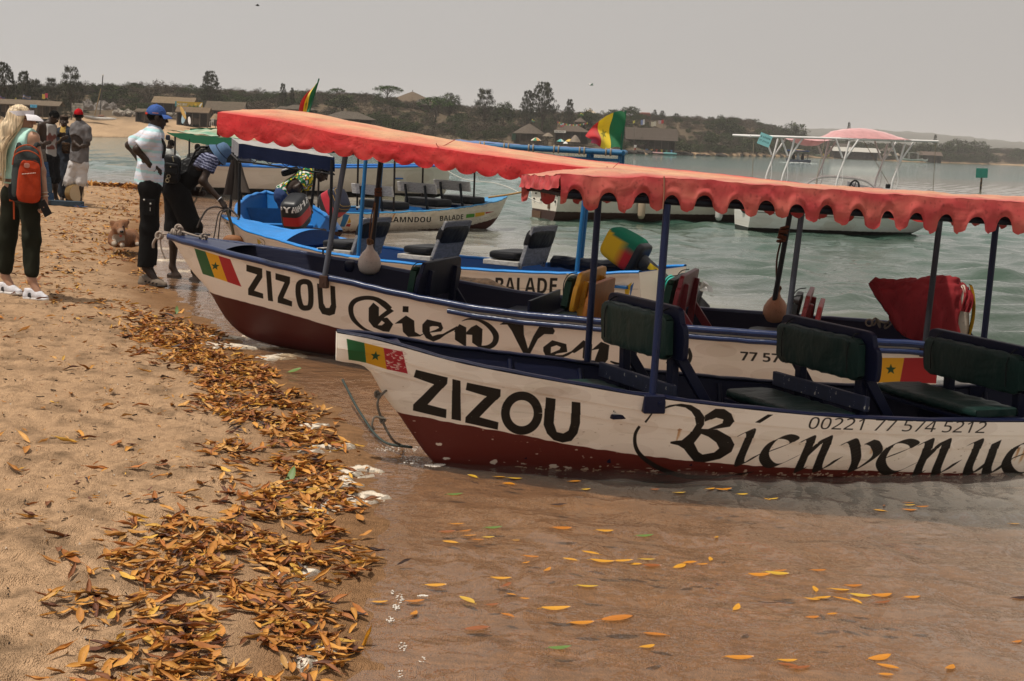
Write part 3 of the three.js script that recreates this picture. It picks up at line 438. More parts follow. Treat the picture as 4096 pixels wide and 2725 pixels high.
for(const[c,x,y,w,h,m]of[['i',1140,1170,170,245,z3],['e',1320,1205,215,215,z3],['n',195,1215,255,230,z4],['v',480,1228,260,230,z4],['e',740,1235,240,235,z4],['n',1020,1235,260,235,z4],['u',1365,1235,255,240,z4],['e',1615,1240,240,240,z4]])for(const P of GL[c])glyph(P,x,y,w,h,m);
k.text('00221 77 574 5212',218,1158,1465,1190,82,z4,'italic 100px sans-serif','#25221f');
{const r=k.r;for(let i=0;i<340;i++){g.globalAlpha=.55*r();chip(k,4.2*r()-.4,h.sheerF(1)*.2+.5*r(),.002+.008*r()*r(),.001+.002*r(),r()<.6?'#e5ded2':'#8d7a62');}g.globalAlpha=1;}
put('hull',h.skin(),hullMat(canvasTex(k.c),.5),t);
put('inner_hull',h.skin(.035,.05),mat(NAVY,.6,{specularIntensity:.4,bumpMap:rough,bumpScale:.006}),t);
{const b=new Bag();for(const sg of[1,-1])b.add(h.rail(sg,.012,.030,.004,-.024));b.add(h.flat(.672,-.5,-.2,.03));b.mesh('gunwale',paint(NAVY,.35),t);}
put('floor_boards',h.flat(.05,.1,4.75),wood([.02,.022,.03]),t);
for(let s=.5;s<4.6;s+=.45)for(const sg of[1,-1]){const y=h.sheerF(s);put('rib',barGeo([s,.06,sg*(h.half(s,.1)-.045)],[s,y-.03,sg*(h.half(s,y)-.05)],.018),paint(NAVY),t);}
for(const[s,z]of[[1.11,.5],[1.0,-.5],[3.6,-.5],[3.72,.5]]){const y=h.sheerF(s);pole(t,[s,y+.01,z],[s+.02,1.50,z],.0205,paint([.012,.018,.055],.4));new Bag().box(.12,.10,.05,[s,y-.035,z+Math.sign(z)*.03]).bar([s+.03,y-.03,z+Math.sign(z)*.05],[s+.03,y-.03,z+Math.sign(z)*.062],.012).mesh('pole_bracket',paint(NAVY,.4),t);}
{const b=new Bag();for(const z of[.48,-.48])b.bar([.58,1.53,z],[4.8,1.43,z],.021);for(const s of[.6,1.06,2.2,3.65])b.bar([s,1.545-.026*s,-.47],[s,1.545-.026*s,.47],.016);b.mesh('awning_frame',paint([.006,.008,.014],.5),t);}
awning(t,{arch:1,s0:.545,s1:4.8,w:curve([[.5,.49],[1,.51],[4.8,.54]]),near:curve([[.54,1.642],[.75,1.630],[1.07,1.642],[1.8,1.616],[2.5,1.597],[3.2,1.582],[4.8,1.56]]),far:curve([[.54,1.60],[1.07,1.63],[2.5,1.59],[4.8,1.56]]),crown:curve([[.54,1.615],[.7,1.64],[.95,1.668],[1.3,1.640],[1.8,1.628],[3,1.60],[4.8,1.58]]),drop:curve([[.54,.055],[.7,.075],[1.07,.085],[1.6,.085],[2.4,.09],[4.8,.085]]),scallop:.174,deep:.095,sharp:.8,col:[.50,.050,.056],dust:[.55,.27,.16],m:tarp,wrinkle:.016,front:.075});
new Bag().add(tubeGeo([[1.1,1.646,.512],[1.102,1.56,.522],[1.1,1.475,.524]],.004,5)).mesh('seam',cloth([.32,.16,.10]),t);
t.updateMatrixWorld(true);
const grp='benches in the nearest boat';
bench('boat_bench','green padded bench nearest the bow of the nearest boat, with diagonal braces',t,1.19,{skew:.25,wide:.80,seat:.395,top:.905,back:.255,cush:[.008,.028,.022]});
bench('boat_bench','middle green padded bench of the nearest boat, its lower slat badly chipped',t,2.31,{skew:.24,wide:.86,seat:.345,top:.79,back:.24,cush:[.007,.024,.020]});
bench('boat_bench','aftermost green padded bench with broad seat, in the nearest boat beside the phone number',t,3.30,{skew:.2,wide:.92,seat:.385,top:.715,back:.235,padDepth:.34,cush:[.007,.024,.020],slat:false,brace:false});
// ropes from the stem
tag(put('mooring_rope',new Bag().add(tubeGeo([level(1370,1520,.16),level(1440,1650,.06),level(1540,1770,.02),V(-.54,.06,-7.86)],.008,6,30)).geo(),mat([.045,.055,.05],.9)),'dark green rope lying from the leaves down to the foot of the nearest bow','rope');
{const p0=V(-.60,.47,-7.72),b=new Bag();b.add(tubeGeo([p0,at(1512,1600,7.68),at(1528,1680,7.70),at(1560,1745,7.7),level(1610,1785,.01)],.0075,6,30));b.add(tubeGeo([at(1530,1675,7.68),at(1500,1668,7.67),at(1488,1700,7.66),at(1497,1720,7.67)],.006,6,16));b.add(new THREE.TorusKnotGeometry(.011,.006,40,6,2,3),M4(at(1530,1680,7.69).toArray()));b.add(new THREE.TorusKnotGeometry(.012,.006,40,6,2,3),M4(at(1510,1578,7.72).toArray()));
tag(put('bow_rope',b.geo(),mat([.16,.14,.115],.95,{bumpMap:withRep(weave,9),bumpScale:.003})),'short frayed knotted rope hanging from the nearest bow into the shallows','rope');}
}
// the boat-local point on the plane z = w along a sight line
function onBoat(t,px,py,w){t.updateMatrixWorld(true);const inv=t.matrixWorld.clone().invert(),o=camera.position.clone().applyMatrix4(inv),d=sight(px,py).add(camera.position).applyMatrix4(inv).sub(o);return d.multiplyScalar((w-o.z)/d.z).add(o);}
// rounded boxy solid
function blob(w,h,d,e=.5,n=20,taper=0){const q=(x,p)=>Math.sign(x)*Math.pow(Math.abs(x),p);return sheet(n*2,n,(u,v)=>{const a=u*2*PI,b=(v-.5)*PI,y=q(Math.sin(b),e),r=q(Math.cos(b),e),k=1-taper*(y+1)/2;return[w/2*q(Math.cos(a),e)*r*k,h/2*y,d/2*q(Math.sin(a),e)*r*k];});}
const blackPlastic=mat([.022,.023,.026],.38,{map:grime,bumpMap:rough,bumpScale:.002}),greyMetal=mat([.16,.165,.17],.42,{metalness:.45,map:grime});
// outboard motor: y along the shaft, x aft; origin at the clamp
function outboard(label,p,rot,{cowlM=blackPlastic,legM=greyMetal,extra,cowlSize=[.40,.34,.30],tiller=true,cowlCol}={}){
const t=thing('outboard_motor',label,'outboard motor',p);t.rotation.set(...rot);t.rotation.order='YXZ';
const cowl=put('cowl',new Bag().add(blob(...cowlSize,.42,18,.12),M4([.02,.36,0],[0,0,.10]),cowlCol).geo(0),cowlM,t);
new Bag().add(blob(cowlSize[0]*.9,.13,cowlSize[2]*.88,.4,14),M4([.03,.19,0],[0,0,.06])).mesh('cowl_pan',blackPlastic,t);
{const b=new Bag(),L=(y,w,d,x)=>[y,w,d,x],S=[L(.16,.17,.13,.02),L(.02,.13,.09,.03),L(-.15,.105,.07,.03),L(-.32,.10,.055,.03),L(-.43,.13,.05,.035),L(-.50,.16,.045,.04)];b.add(sheet(20,S.length*3,(u,v)=>{const f=v*(S.length-1),i=Math.min(S.length-2,Math.floor(f)),k=f-i,a=u*2*PI,w=lerp(S[i][1],S[i+1][1],k),d=lerp(S[i][2],S[i+1][2],k);return[lerp(S[i][3],S[i+1][3],k)+w/2*Math.cos(a),lerp(S[i][0],S[i+1][0],k),d/2*Math.sign(Math.sin(a))*Math.pow(Math.abs(Math.sin(a)),.8)];}));b.mesh('shaft_housing',legM,t);}
{const b=new Bag().add(blob(.26,.018,.15,.6,10),M4([.07,-.42,0]));b.add(blob(.30,.095,.085,.9,12),M4([.04,-.54,0]));const sk=new THREE.Shape();sk.moveTo(-.05,0);sk.lineTo(.12,0);sk.lineTo(.10,-.13);sk.lineTo(.06,-.15);sk.closePath();b.add(new THREE.ExtrudeGeometry(sk,{depth:.012,bevelEnabled:true,bevelSize:.003,bevelThickness:.003,bevelSegments:1}),M4([0,-.57,-.006]));b.mesh('gearcase',legM,t);}
{const b=new Bag().add(new THREE.CylinderGeometry(.028,.034,.09,12),M4([.215,-.54,0],[0,0,PI/2]));for(let k=0;k<3;k++)b.add(sheet(6,6,(u,v)=>{const r=.03+.095*v,w=.075*Math.sin(Math.min(1,.25+v*1.0)*PI*.75),a=(u-.5)*w/.09;return[.215+.05*(u-.5)*(1-.3*v),r*Math.cos(a),r*Math.sin(a)];}),M4([0,-.54,0],[k*2.094,0,0]));b.mesh('propeller',mat([.34,.33,.31],.3,{metalness:.8}),t);}
new Bag().box(.05,.30,.20,[-.07,-.02,0]).box(.12,.05,.19,[-.11,.12,0]).box(.02,.24,.03,[-.16,.02,.07]).box(.02,.24,.03,[-.16,.02,-.07]).bar([-.15,.03,.11],[-.15,.03,-.11],.012).box(.16,.09,.10,[-.02,.05,0]).mesh('clamp_bracket',blackPlastic,t);
if(tiller){const b=new Bag().bar([-.10,.16,.06],[-.42,.20,.06],.022).bar([-.42,.20,.06],[-.56,.21,.06],.028);b.mesh('tiller',extra?.tillerM??blackPlastic,t);}
extra?.add?.(t,cowl);
return t;
}
const canvasOf=(w,h,f)=>{const c=document.createElement('canvas');c.width=w;c.height=h;f(c.getContext('2d'),w,h);return canvasTex(c);};
function starPath(g,x,y,r){g.beginPath();for(let k=0;k<10;k++){const a=-PI/2+k*PI/5,q=k%2?r*.4:r;g.lineTo(x+q*Math.cos(a),y+q*Math.sin(a));}g.closePath();g.fill();}
const flagTex=canvasOf(300,200,(g)=>{g.fillStyle='#0f6b3c';g.fillRect(0,0,100,200);g.fillStyle='#e8c820';g.fillRect(100,0,100,200);g.fillStyle='#c01c20';g.fillRect(200,0,100,200);g.fillStyle='#8c8418';starPath(g,150,108,32);g.fillStyle='rgba(60,50,20,.10)';for(let i=0;i<30;i++)g.fillRect((i*97)%300,(i*53)%200,30,2);});
const flagMat=new THREE.MeshPhysicalMaterial({map:flagTex,roughness:.85,side:THREE.DoubleSide,transmission:.35,thickness:0});
// ───────────── second boat, drawn up on the sand ─────────────
let boatB,hullB;
{
const t=boatB=boatAt('tour_boat','white tour boat with dark red bottom beached on leaves, long neatly scalloped red awning',[-2.75,-12.0],.966,.259);
const h=hullB=new Hull({
sheer:[[-.2,.870],[.18,.831],[.63,.783],[1.1,.725],[1.46,.680],[2.3,.575],[2.9,.522],[3.5,.507],[4.3,.503],[6.1,.508]],
beam:[[-.2,.02],[.18,.215],[.63,.385],[1.1,.49],[1.5,.555],[2.3,.615],[3.5,.635],[5,.62],[6.1,.56]],
keel:[[-.2,.850],[-.145,.807],[0,.604],[.182,.423],[.33,.212],[.47,.095],[.6,.040],[.9,-.005],[1.5,-.04],[6.1,-.10]],
full:[[-.2,.5],[0,.78],[.5,.68],[1.2,.48],[2,.36],[6.1,.28]],laps:[[.022,.010]],ext:[-.3,6.1,-.1,.9],
});
const k=Object.assign(sideCanvas(h,t,2048,400),{ext:h.ext}),{g,W,H}=k;
g.fillStyle='#eadfd2';g.fillRect(0,0,W,H);weather(k,420,.07);
below(k,curve([[-.3,.45],[.18,.423],[.65,.383],[1.16,.314],[1.51,.255],[2.3,.17],[3.5,.10],[6,.07]]),'#4b1816',.002);
const z1=zoomOf(600,850,.478),z2=zoomOf(1300,1200,.594),z3=zoomOf(2300,1050,.574),z9=zoomOf(1600,1050,.3606);
k.poly([[370,300],[462,328],[540,545],[440,515]],z1,GREEN_F);k.poly([[462,328],[570,362],[648,582],[540,545]],z1,YELLOW_F);k.poly([[570,362],[670,392],[765,622],[648,582]],z1,RED_F);k.star(545,450,36,z1,'#173f22',.1);
for(const P of[
[[806,437],[938,470],[938,545],[870,655],[945,680],[948,722],[820,690],[820,640],[895,520],[806,492]],[[970,485],[1010,495],[1030,745],[988,738]],[[1050,508],[1172,540],[1170,590],[1115,715],[1188,745],[1187,788],[1068,755],[1070,710],[1125,585],[1050,562]],
[[1397,595],[1440,603],[1450,760],[1470,800],[1500,800],[1515,770],[1508,612],[1548,620],[1558,790],[1545,850],[1500,865],[1440,850],[1412,800]]])k.poly(P,z1,INK);
k.brush([[1250,590,44],[1290,578,44],[1335,600,44],[1346,700,44],[1340,780,44],[1310,800,44],[1265,785,44],[1240,690,44],[1242,610,44],[1262,585,44]],z1,INK);
k.brush([[1910,1015,3],[1790,975,22],[1700,890,38],[1680,800,42],[1712,742,40],[1790,716,34],[1880,722,34],[1955,765,50],[2008,812,46]],z1,INK);
k.poly([[1830,800],[1868,755],[1915,795],[1915,870],[2005,800],[2040,825],[1960,880],[1905,945],[1940,945],[1965,925],[1920,890],[1985,880],[2035,935],[2000,1000],[1950,995],[1870,960],[1830,910]],z1,INK);
k.brush([[523,62,40],[562,64,40]],z2,INK);
k.poly([[470,160],[545,105],[600,140],[605,215],[640,236],[690,215],[640,245],[560,250],[525,215],[520,158]],z2,INK);
// e, n with a sweeping tail, V, e, n — lettering with a broad nib (coordinates of the 9th detail)
k.poly([[248,690],[300,632],[455,668],[478,730],[455,765],[330,780],[360,820],[420,800],[520,790],[440,850],[370,878],[290,840],[248,770]],z9,INK);k.poly([[330,770],[330,715],[360,706],[420,710],[435,725],[400,745]],z9,'#eadfd2');
k.brush([[370,820,6],[450,815,20],[560,760,24],[640,720,30]],z9,INK);
k.poly([[600,765],[660,685],[735,722],[735,940],[610,858],[610,775]],z9,INK);
k.poly([[735,775],[790,720],[848,692],[915,740],[910,880],[900,960],[800,890],[800,805],[735,800]],z9,INK);
k.brush([[686,652,3],[760,628,18],[870,640,26],[980,700,50],[1060,800,66],[1050,890,60],[980,940,50],[880,945,40]],z9,INK);
k.poly([[1105,690],[1180,640],[1330,650],[1370,690],[1375,800],[1420,960],[1480,820],[1545,710],[1620,695],[1690,715],[1718,760],[1700,798],[1600,795],[1530,850],[1440,1020],[1380,1030],[1240,760],[1190,690]],z9,INK);
const z2e=z2;k.poly([[1470,318],[1530,272],[1625,298],[1632,350],[1560,362],[1545,372],[1600,372],[1720,318],[1640,372],[1560,405],[1490,385],[1470,345]],z2e,INK);k.poly([[1520,360],[1522,318],[1560,305],[1588,318],[1580,335]],z2e,'#eadfd2');
k.poly([[1655,350],[1740,272],[1800,300],[1792,425],[1735,392],[1740,320],[1680,358]],z2e,INK);k.poly([[1792,340],[1860,282],[1915,305],[1905,400],[1870,445],[1815,412],[1845,330]],z2e,INK);
k.brush([[1640,690,8],[1720,712,26],[1790,670,40],[1800,610,50],[1770,560,40]],zoomOf(1500,1050,.574),INK);
k.brush([[790,600,22],[805,655,26],[780,705,26],[700,720,30],[640,690,26]],z3,INK);
k.text('77 574 5212',1150,682,1780,720,62,z3,'bold 100px sans-serif','#25221f');
k.poly([[3465,1432],[3618,1432],[3600,1530],[3450,1530]],zoomOf(0,0,1),YELLOW_F);k.poly([[3618,1432],[3790,1432],[3780,1535],[3600,1530]],zoomOf(0,0,1),'#a01a20');k.star(3564,1478,22,zoomOf(0,0,1),'#173f22');
put('hull',h.skin(),hullMat(canvasTex(k.c),.48),t);
put('inner_hull',h.skin(.04,.05),mat(NAVY,.6,{specularIntensity:.4,bumpMap:rough,bumpScale:.006}),t);
{const b=new Bag();for(const sg of[1,-1]){b.add(h.rail(sg,.026,.028,-.004,.002));b.add(h.rail(sg,.020,.020,-.062,.008,2.5));}b.mesh('gunwale',paint([.012,.026,.085],.28),t);}
{const b=new Bag();b.add(sheet(16,10,(u,v)=>{const s=lerp(-.19,.46,u),w=h.half(s,h.sheerF(s))-.01;return[s,h.sheerF(s)+.006+.02*(1-Math.pow(2*v-1,2)),lerp(-w,w,v)];},(u,v,q)=>[q[0],q[2]]));b.mesh('foredeck',paint([.014,.024,.075],.35),t);}
put('floor_boards',h.flat(.09,.5,6.0),wood([.02,.022,.03]),t);
const cleat=(s,z)=>{const y=h.sheerF(s)+.035;new Bag().bar([s-.07,y+.03,z],[s+.07,y+.03,z],.008).bar([s-.025,y-.02,z],[s-.025,y+.03,z],.009).bar([s+.025,y-.02,z],[s+.025,y+.03,z],.009).mesh('cleat',paint([.02,.022,.03],.35),t);};
cleat(.12,.02);cleat(1.02,-.5);
new Bag().add(blob(.10,.11,.16,.6,12),M4([1.25,.665,-.52])).mesh('mast_step',paint(NAVY,.35),t);
const gr=paint([.075,.085,.11],.5),dk=paint([.03,.03,.036],.5),br=mat([.055,.030,.022],.8,{bumpMap:rough,bumpScale:.006});
for(const[s,z,dx,m,top]of[[1.46,.575,.15,gr,1.62],[1.41,-.555,.07,dk,1.62],[5.04,.61,.05,paint([.045,.05,.065],.5),1.40],[4.83,-.60,.10,dk,1.42],[6.0,.56,.03,dk,1.40]])pole(t,[s,h.sheerF(s)-.02,z],[s+dx,top,z],.0215,m,br);
{const b=new Bag();for(const z of[.62,-.62])b.add(tubeGeo([[.72,1.80,z],[2,1.66,z],[4,1.50,z],[6,1.42,z]],.018,6));for(const s of[.75,2.3,4.1,5.6])b.bar([s,1.80-.075*s+.03,-.62],[s,1.80-.075*s+.03,.62],.015);b.mesh('awning_frame',paint([.006,.008,.014],.5),t);}
awning(t,{s0:.60,s1:5.95,w:curve([[.6,.72],[.9,.75],[6,.73]]),near:curve([[.6,1.915],[1.1,1.872],[1.72,1.776],[2.3,1.727],[2.7,1.689],[3.28,1.642],[4.0,1.596],[4.73,1.56],[6,1.52]]),far:curve([[.6,1.92],[1.4,1.84],[2.4,1.74],[3.36,1.655],[4.39,1.598],[5.27,1.545],[6,1.53]]),crown:curve([[.45,1.945],[.84,1.963],[1.41,1.892],[1.95,1.815],[2.6,1.735],[3.4,1.648],[4.7,1.568],[6,1.53]]),drop:curve([[.6,.14],[1.04,.150],[1.6,.125],[2.7,.115],[4,.12],[6,.12]]),scallop:.163,deep:.042,sharp:.55,col:[.60,.030,.034],dust:[.62,.33,.18],m:tarp,wrinkle:.008,front:.15});
{const b=new Bag();for(const s of[1.1,2.4,3.7])b.add(tubeGeo([[s,1.985-.085*s-.03,.752],[s,1.93-.085*s,.7],[s,1.975-.085*s+.01,.3]],.003,4));b.mesh('seam',cloth([.42,.05,.045]),t);}
t.updateMatrixWorld(true);
const end=(c)=>paint(c,.5),G2=[.010,.040,.026];
bench('boat_bench','dark navy bench with green cushion edge, foremost in the beached red-awning boat',t,2.18,{skew:-.05,wide:.84,seat:.42,top:.80,back:.26,cush:G2,lean:-.16,slat:false});
bench('boat_bench','bench with bright yellow boards and green cushion in the beached boat',t,3.42,{skew:-.03,wide:.84,seat:.40,top:.80,back:.26,cush:G2,boardC:[.62,.30,.02],board2:end([.55,.20,.035]),lean:-.16,slat:false});
bench('boat_bench','bench with dark red rounded boards and green cushion in the beached boat',t,4.18,{skew:0,wide:.84,seat:.42,top:.83,back:.26,cush:G2,boardC:[.17,.012,.018],lean:-.16,slat:false});
bench('boat_bench','grey cushioned bench with red and yellow end boards, aft in the beached boat',t,5.10,{skew:.02,wide:.84,seat:.40,top:.745,back:.24,cush:[.05,.055,.055],boardC:[.24,.03,.03],board2:end([.42,.04,.04]),lean:-.16,slat:false});
new Bag().box(.42,.02,1.0,[2.95,.43,0]).box(.02,.2,1.0,[3.1,.50,0]).mesh('thwart',paint(NAVY,.4),t);
// bow rope and knot
{const b=new Bag(),Y=h.sheerF(-.12);for(let i=0;i<7;i++)b.add(new THREE.TorusGeometry(.030,.009,6,14),M4([-.165+.014*i,.90,.0],[0,PI/2+.2*Math.sin(i*2),.3*Math.cos(i*3)]));b.add(new THREE.TorusKnotGeometry(.024,.010,50,6,2,3),M4([-.10,.935,.02]));b.add(new THREE.TorusKnotGeometry(.022,.010,50,6,3,2),M4([-.29,.87,.01]));b.add(tubeGeo([[-.2,.89,.01],[-.29,.87,.01],[-.345,.80,.01],[-.35,.76,0]],.012,6));b.add(tubeGeo([[-.28,.85,.01],[-.27,.76,.01],[-.235,.67,.0]],.007,5));b.add(tubeGeo([[-.1,.925,.02],[0,.90,.03],[.08,.885,.02],[.13,.885,.02]],.010,6));b.add(new THREE.TorusKnotGeometry(.022,.009,50,6,2,5),M4([.13,.88,.02]));const o=tag(put('bow_rope',b.geo(),mat([.30,.25,.21],.95,{bumpMap:withRep(weave,9),bumpScale:.003})),'pale rope knotted round the navy bow tip of the beached boat','rope');o.applyMatrix4(t.matrixWorld);}
const buoy=(label,p,c,s)=>{const o=thing('buoy',label,'buoy',p),g=new THREE.LatheGeometry([[.001,-.14],[.06,-.135],[.105,-.10],[.122,-.04],[.112,.03],[.08,.085],[.042,.125],[.030,.16],[.034,.175],[.001,.18]].map((q)=>new THREE.Vector2(q[0]*s,q[1]*s)),24);put('float_body',g,mat(c,.55,{map:grime}),o);new Bag().add(new THREE.TorusGeometry(.022,.008,6,12),M4([0,.185*s,0])).add(new THREE.TorusKnotGeometry(.018,.008,40,5,2,3),M4([0,.205*s,.02])).add(tubeGeo([[0,.2*s,0],[.02,.32,.01],[.035,.50,.01]],.007,5)).mesh('buoy_rope',mat([.20,.11,.06],.95),o);};
{const p=onBoat(t,1478,1045,-.50);buoy('white teardrop buoy hanging at the far rail of the beached boat by a dark pole',p.applyMatrix4(t.matrixWorld),[.62,.52,.45],.82);}
{const p=onBoat(t,3103,1240,-.64);buoy('orange-pink teardrop buoy hanging by the rope-bound pole of the beached boat',p.applyMatrix4(t.matrixWorld),[.46,.24,.14],.86);}
{const b=new Bag(),p=onBoat(t,3140,910,-.60),q=onBoat(t,1513,755,-.55);for(let i=0;i<6;i++){b.add(new THREE.TorusGeometry(.030,.012,6,12),M4([p.x-.004*i,p.y-.022*i,p.z],[PI/2+.3*Math.sin(i*2.4),.3*Math.cos(i),0]));b.add(new THREE.TorusGeometry(.027,.008,6,12),M4([q.x,q.y-.012*i,q.z],[PI/2+.2*Math.sin(i*2.4),.2*Math.cos(i),0]));}const e=onBoat(t,3108,1160,-.63);b.add(tubeGeo([p,p.clone().lerp(e,.5).add(V(-.03,0,0)),e],.008,5));const f=onBoat(t,1475,1000,-.54);b.add(tubeGeo([q,q.clone().lerp(f,.5).add(V(-.02,0,.01)),f],.006,5));const o=tag(put('lashing_rope',b.geo(),mat([.12,.05,.03],.95)),'brown ropes bound round the far poles of the beached boat, above its buoys','rope');o.applyMatrix4(t.matrixWorld);}
// hooded motor at the stern
{const o=thing('hooded_motor','outboard motor hidden under a dark red cloth hood at the stern of the beached boat','motor cover',V(6.02,.5,0).applyMatrix4(t.matrixWorld),t.rotation.y);
const top=[[-.42,.39],[-.30,.385],[0,.44],[.10,.45],[.21,.41]],bot=curve([[-.42,.36],[-.18,.02],[0,-.02],[.24,-.01]]);
const tp=curve(top),W=curve([[-.42,.05],[-.2,.15],[0,.19],[.21,.16]]);
const hood=sheet(48,40,(u,v)=>{const s=lerp(-.42,.21,u),a=lerp(-.15,1.15,v)*PI,c=Math.cos(a),e=Math.sin(a),y0=bot(s),y1=tp(s),q=(x,p)=>Math.sign(x)*Math.pow(Math.abs(x),p),k=.022*N3(s*7,c*2.2,e*2)+.012*N3(s*18,c*4,e*5);const sk=Math.max(0,1-Math.max(0,e));return[s+.03*sk*(s+.1)+k,Math.max(y0,lerp(y0,y1,q(Math.max(0,e),.55))+k),(W(s)*(.86+.22*sk)+k)*q(c,.7)];},(u,v)=>[u,v]);
put('cloth_hood',hood,cloth([.20,.018,.022]),o);
put('hood_flap',sheet(12,16,(u,v)=>{const a=lerp(.05,.95,v)*PI,r=.16+.03*N2(u*3,v*5);return[.21+.07*u+.02*Math.sin(v*9),.18+(r+.08-.05*u)*Math.sin(a),r*Math.cos(a)];}),cloth([.20,.018,.022]),o);
new Bag().add(blob(.12,.40,.24,.55,16),M4([.22,.20,.0],[0,0,.12])).mesh('cowl',mat([.50,.44,.36],.6,{map:grime}),o);
const band=(z,w,c)=>sheet(4,14,(u,v)=>{const a=lerp(-.9,1.15,v);return[.265+.035*Math.cos(a*1.4)+.02*u,.20+.22*Math.sin(a),z+w*u+.05*Math.cos(a)];});
put('yellow_band',band(.02,.06),cloth([.60,.36,.02]),o);put('green_band',band(-.05,.07),cloth([.015,.10,.05]),o);
new Bag().box(.05,.30,.06,[.33,-.02,.05],[0,0,.6]).box(.20,.06,.22,[.18,-.03,0]).mesh('clamp_bracket',blackPlastic,o);
const rp=new Bag();for(let i=0;i<5;i++)rp.add(new THREE.TorusGeometry(.025+.004*i,.007,5,12),M4([-.42+.035*i,.06+.01*(i%2),-.05],[.5*i,i,0]));const r=tag(put('coiled_rope',rp.geo(),rope),'small coil of rope on the rail beside the red-hooded motor','rope');r.applyMatrix4(o.matrixWorld.compose(o.position,o.quaternion,o.scale));}
}
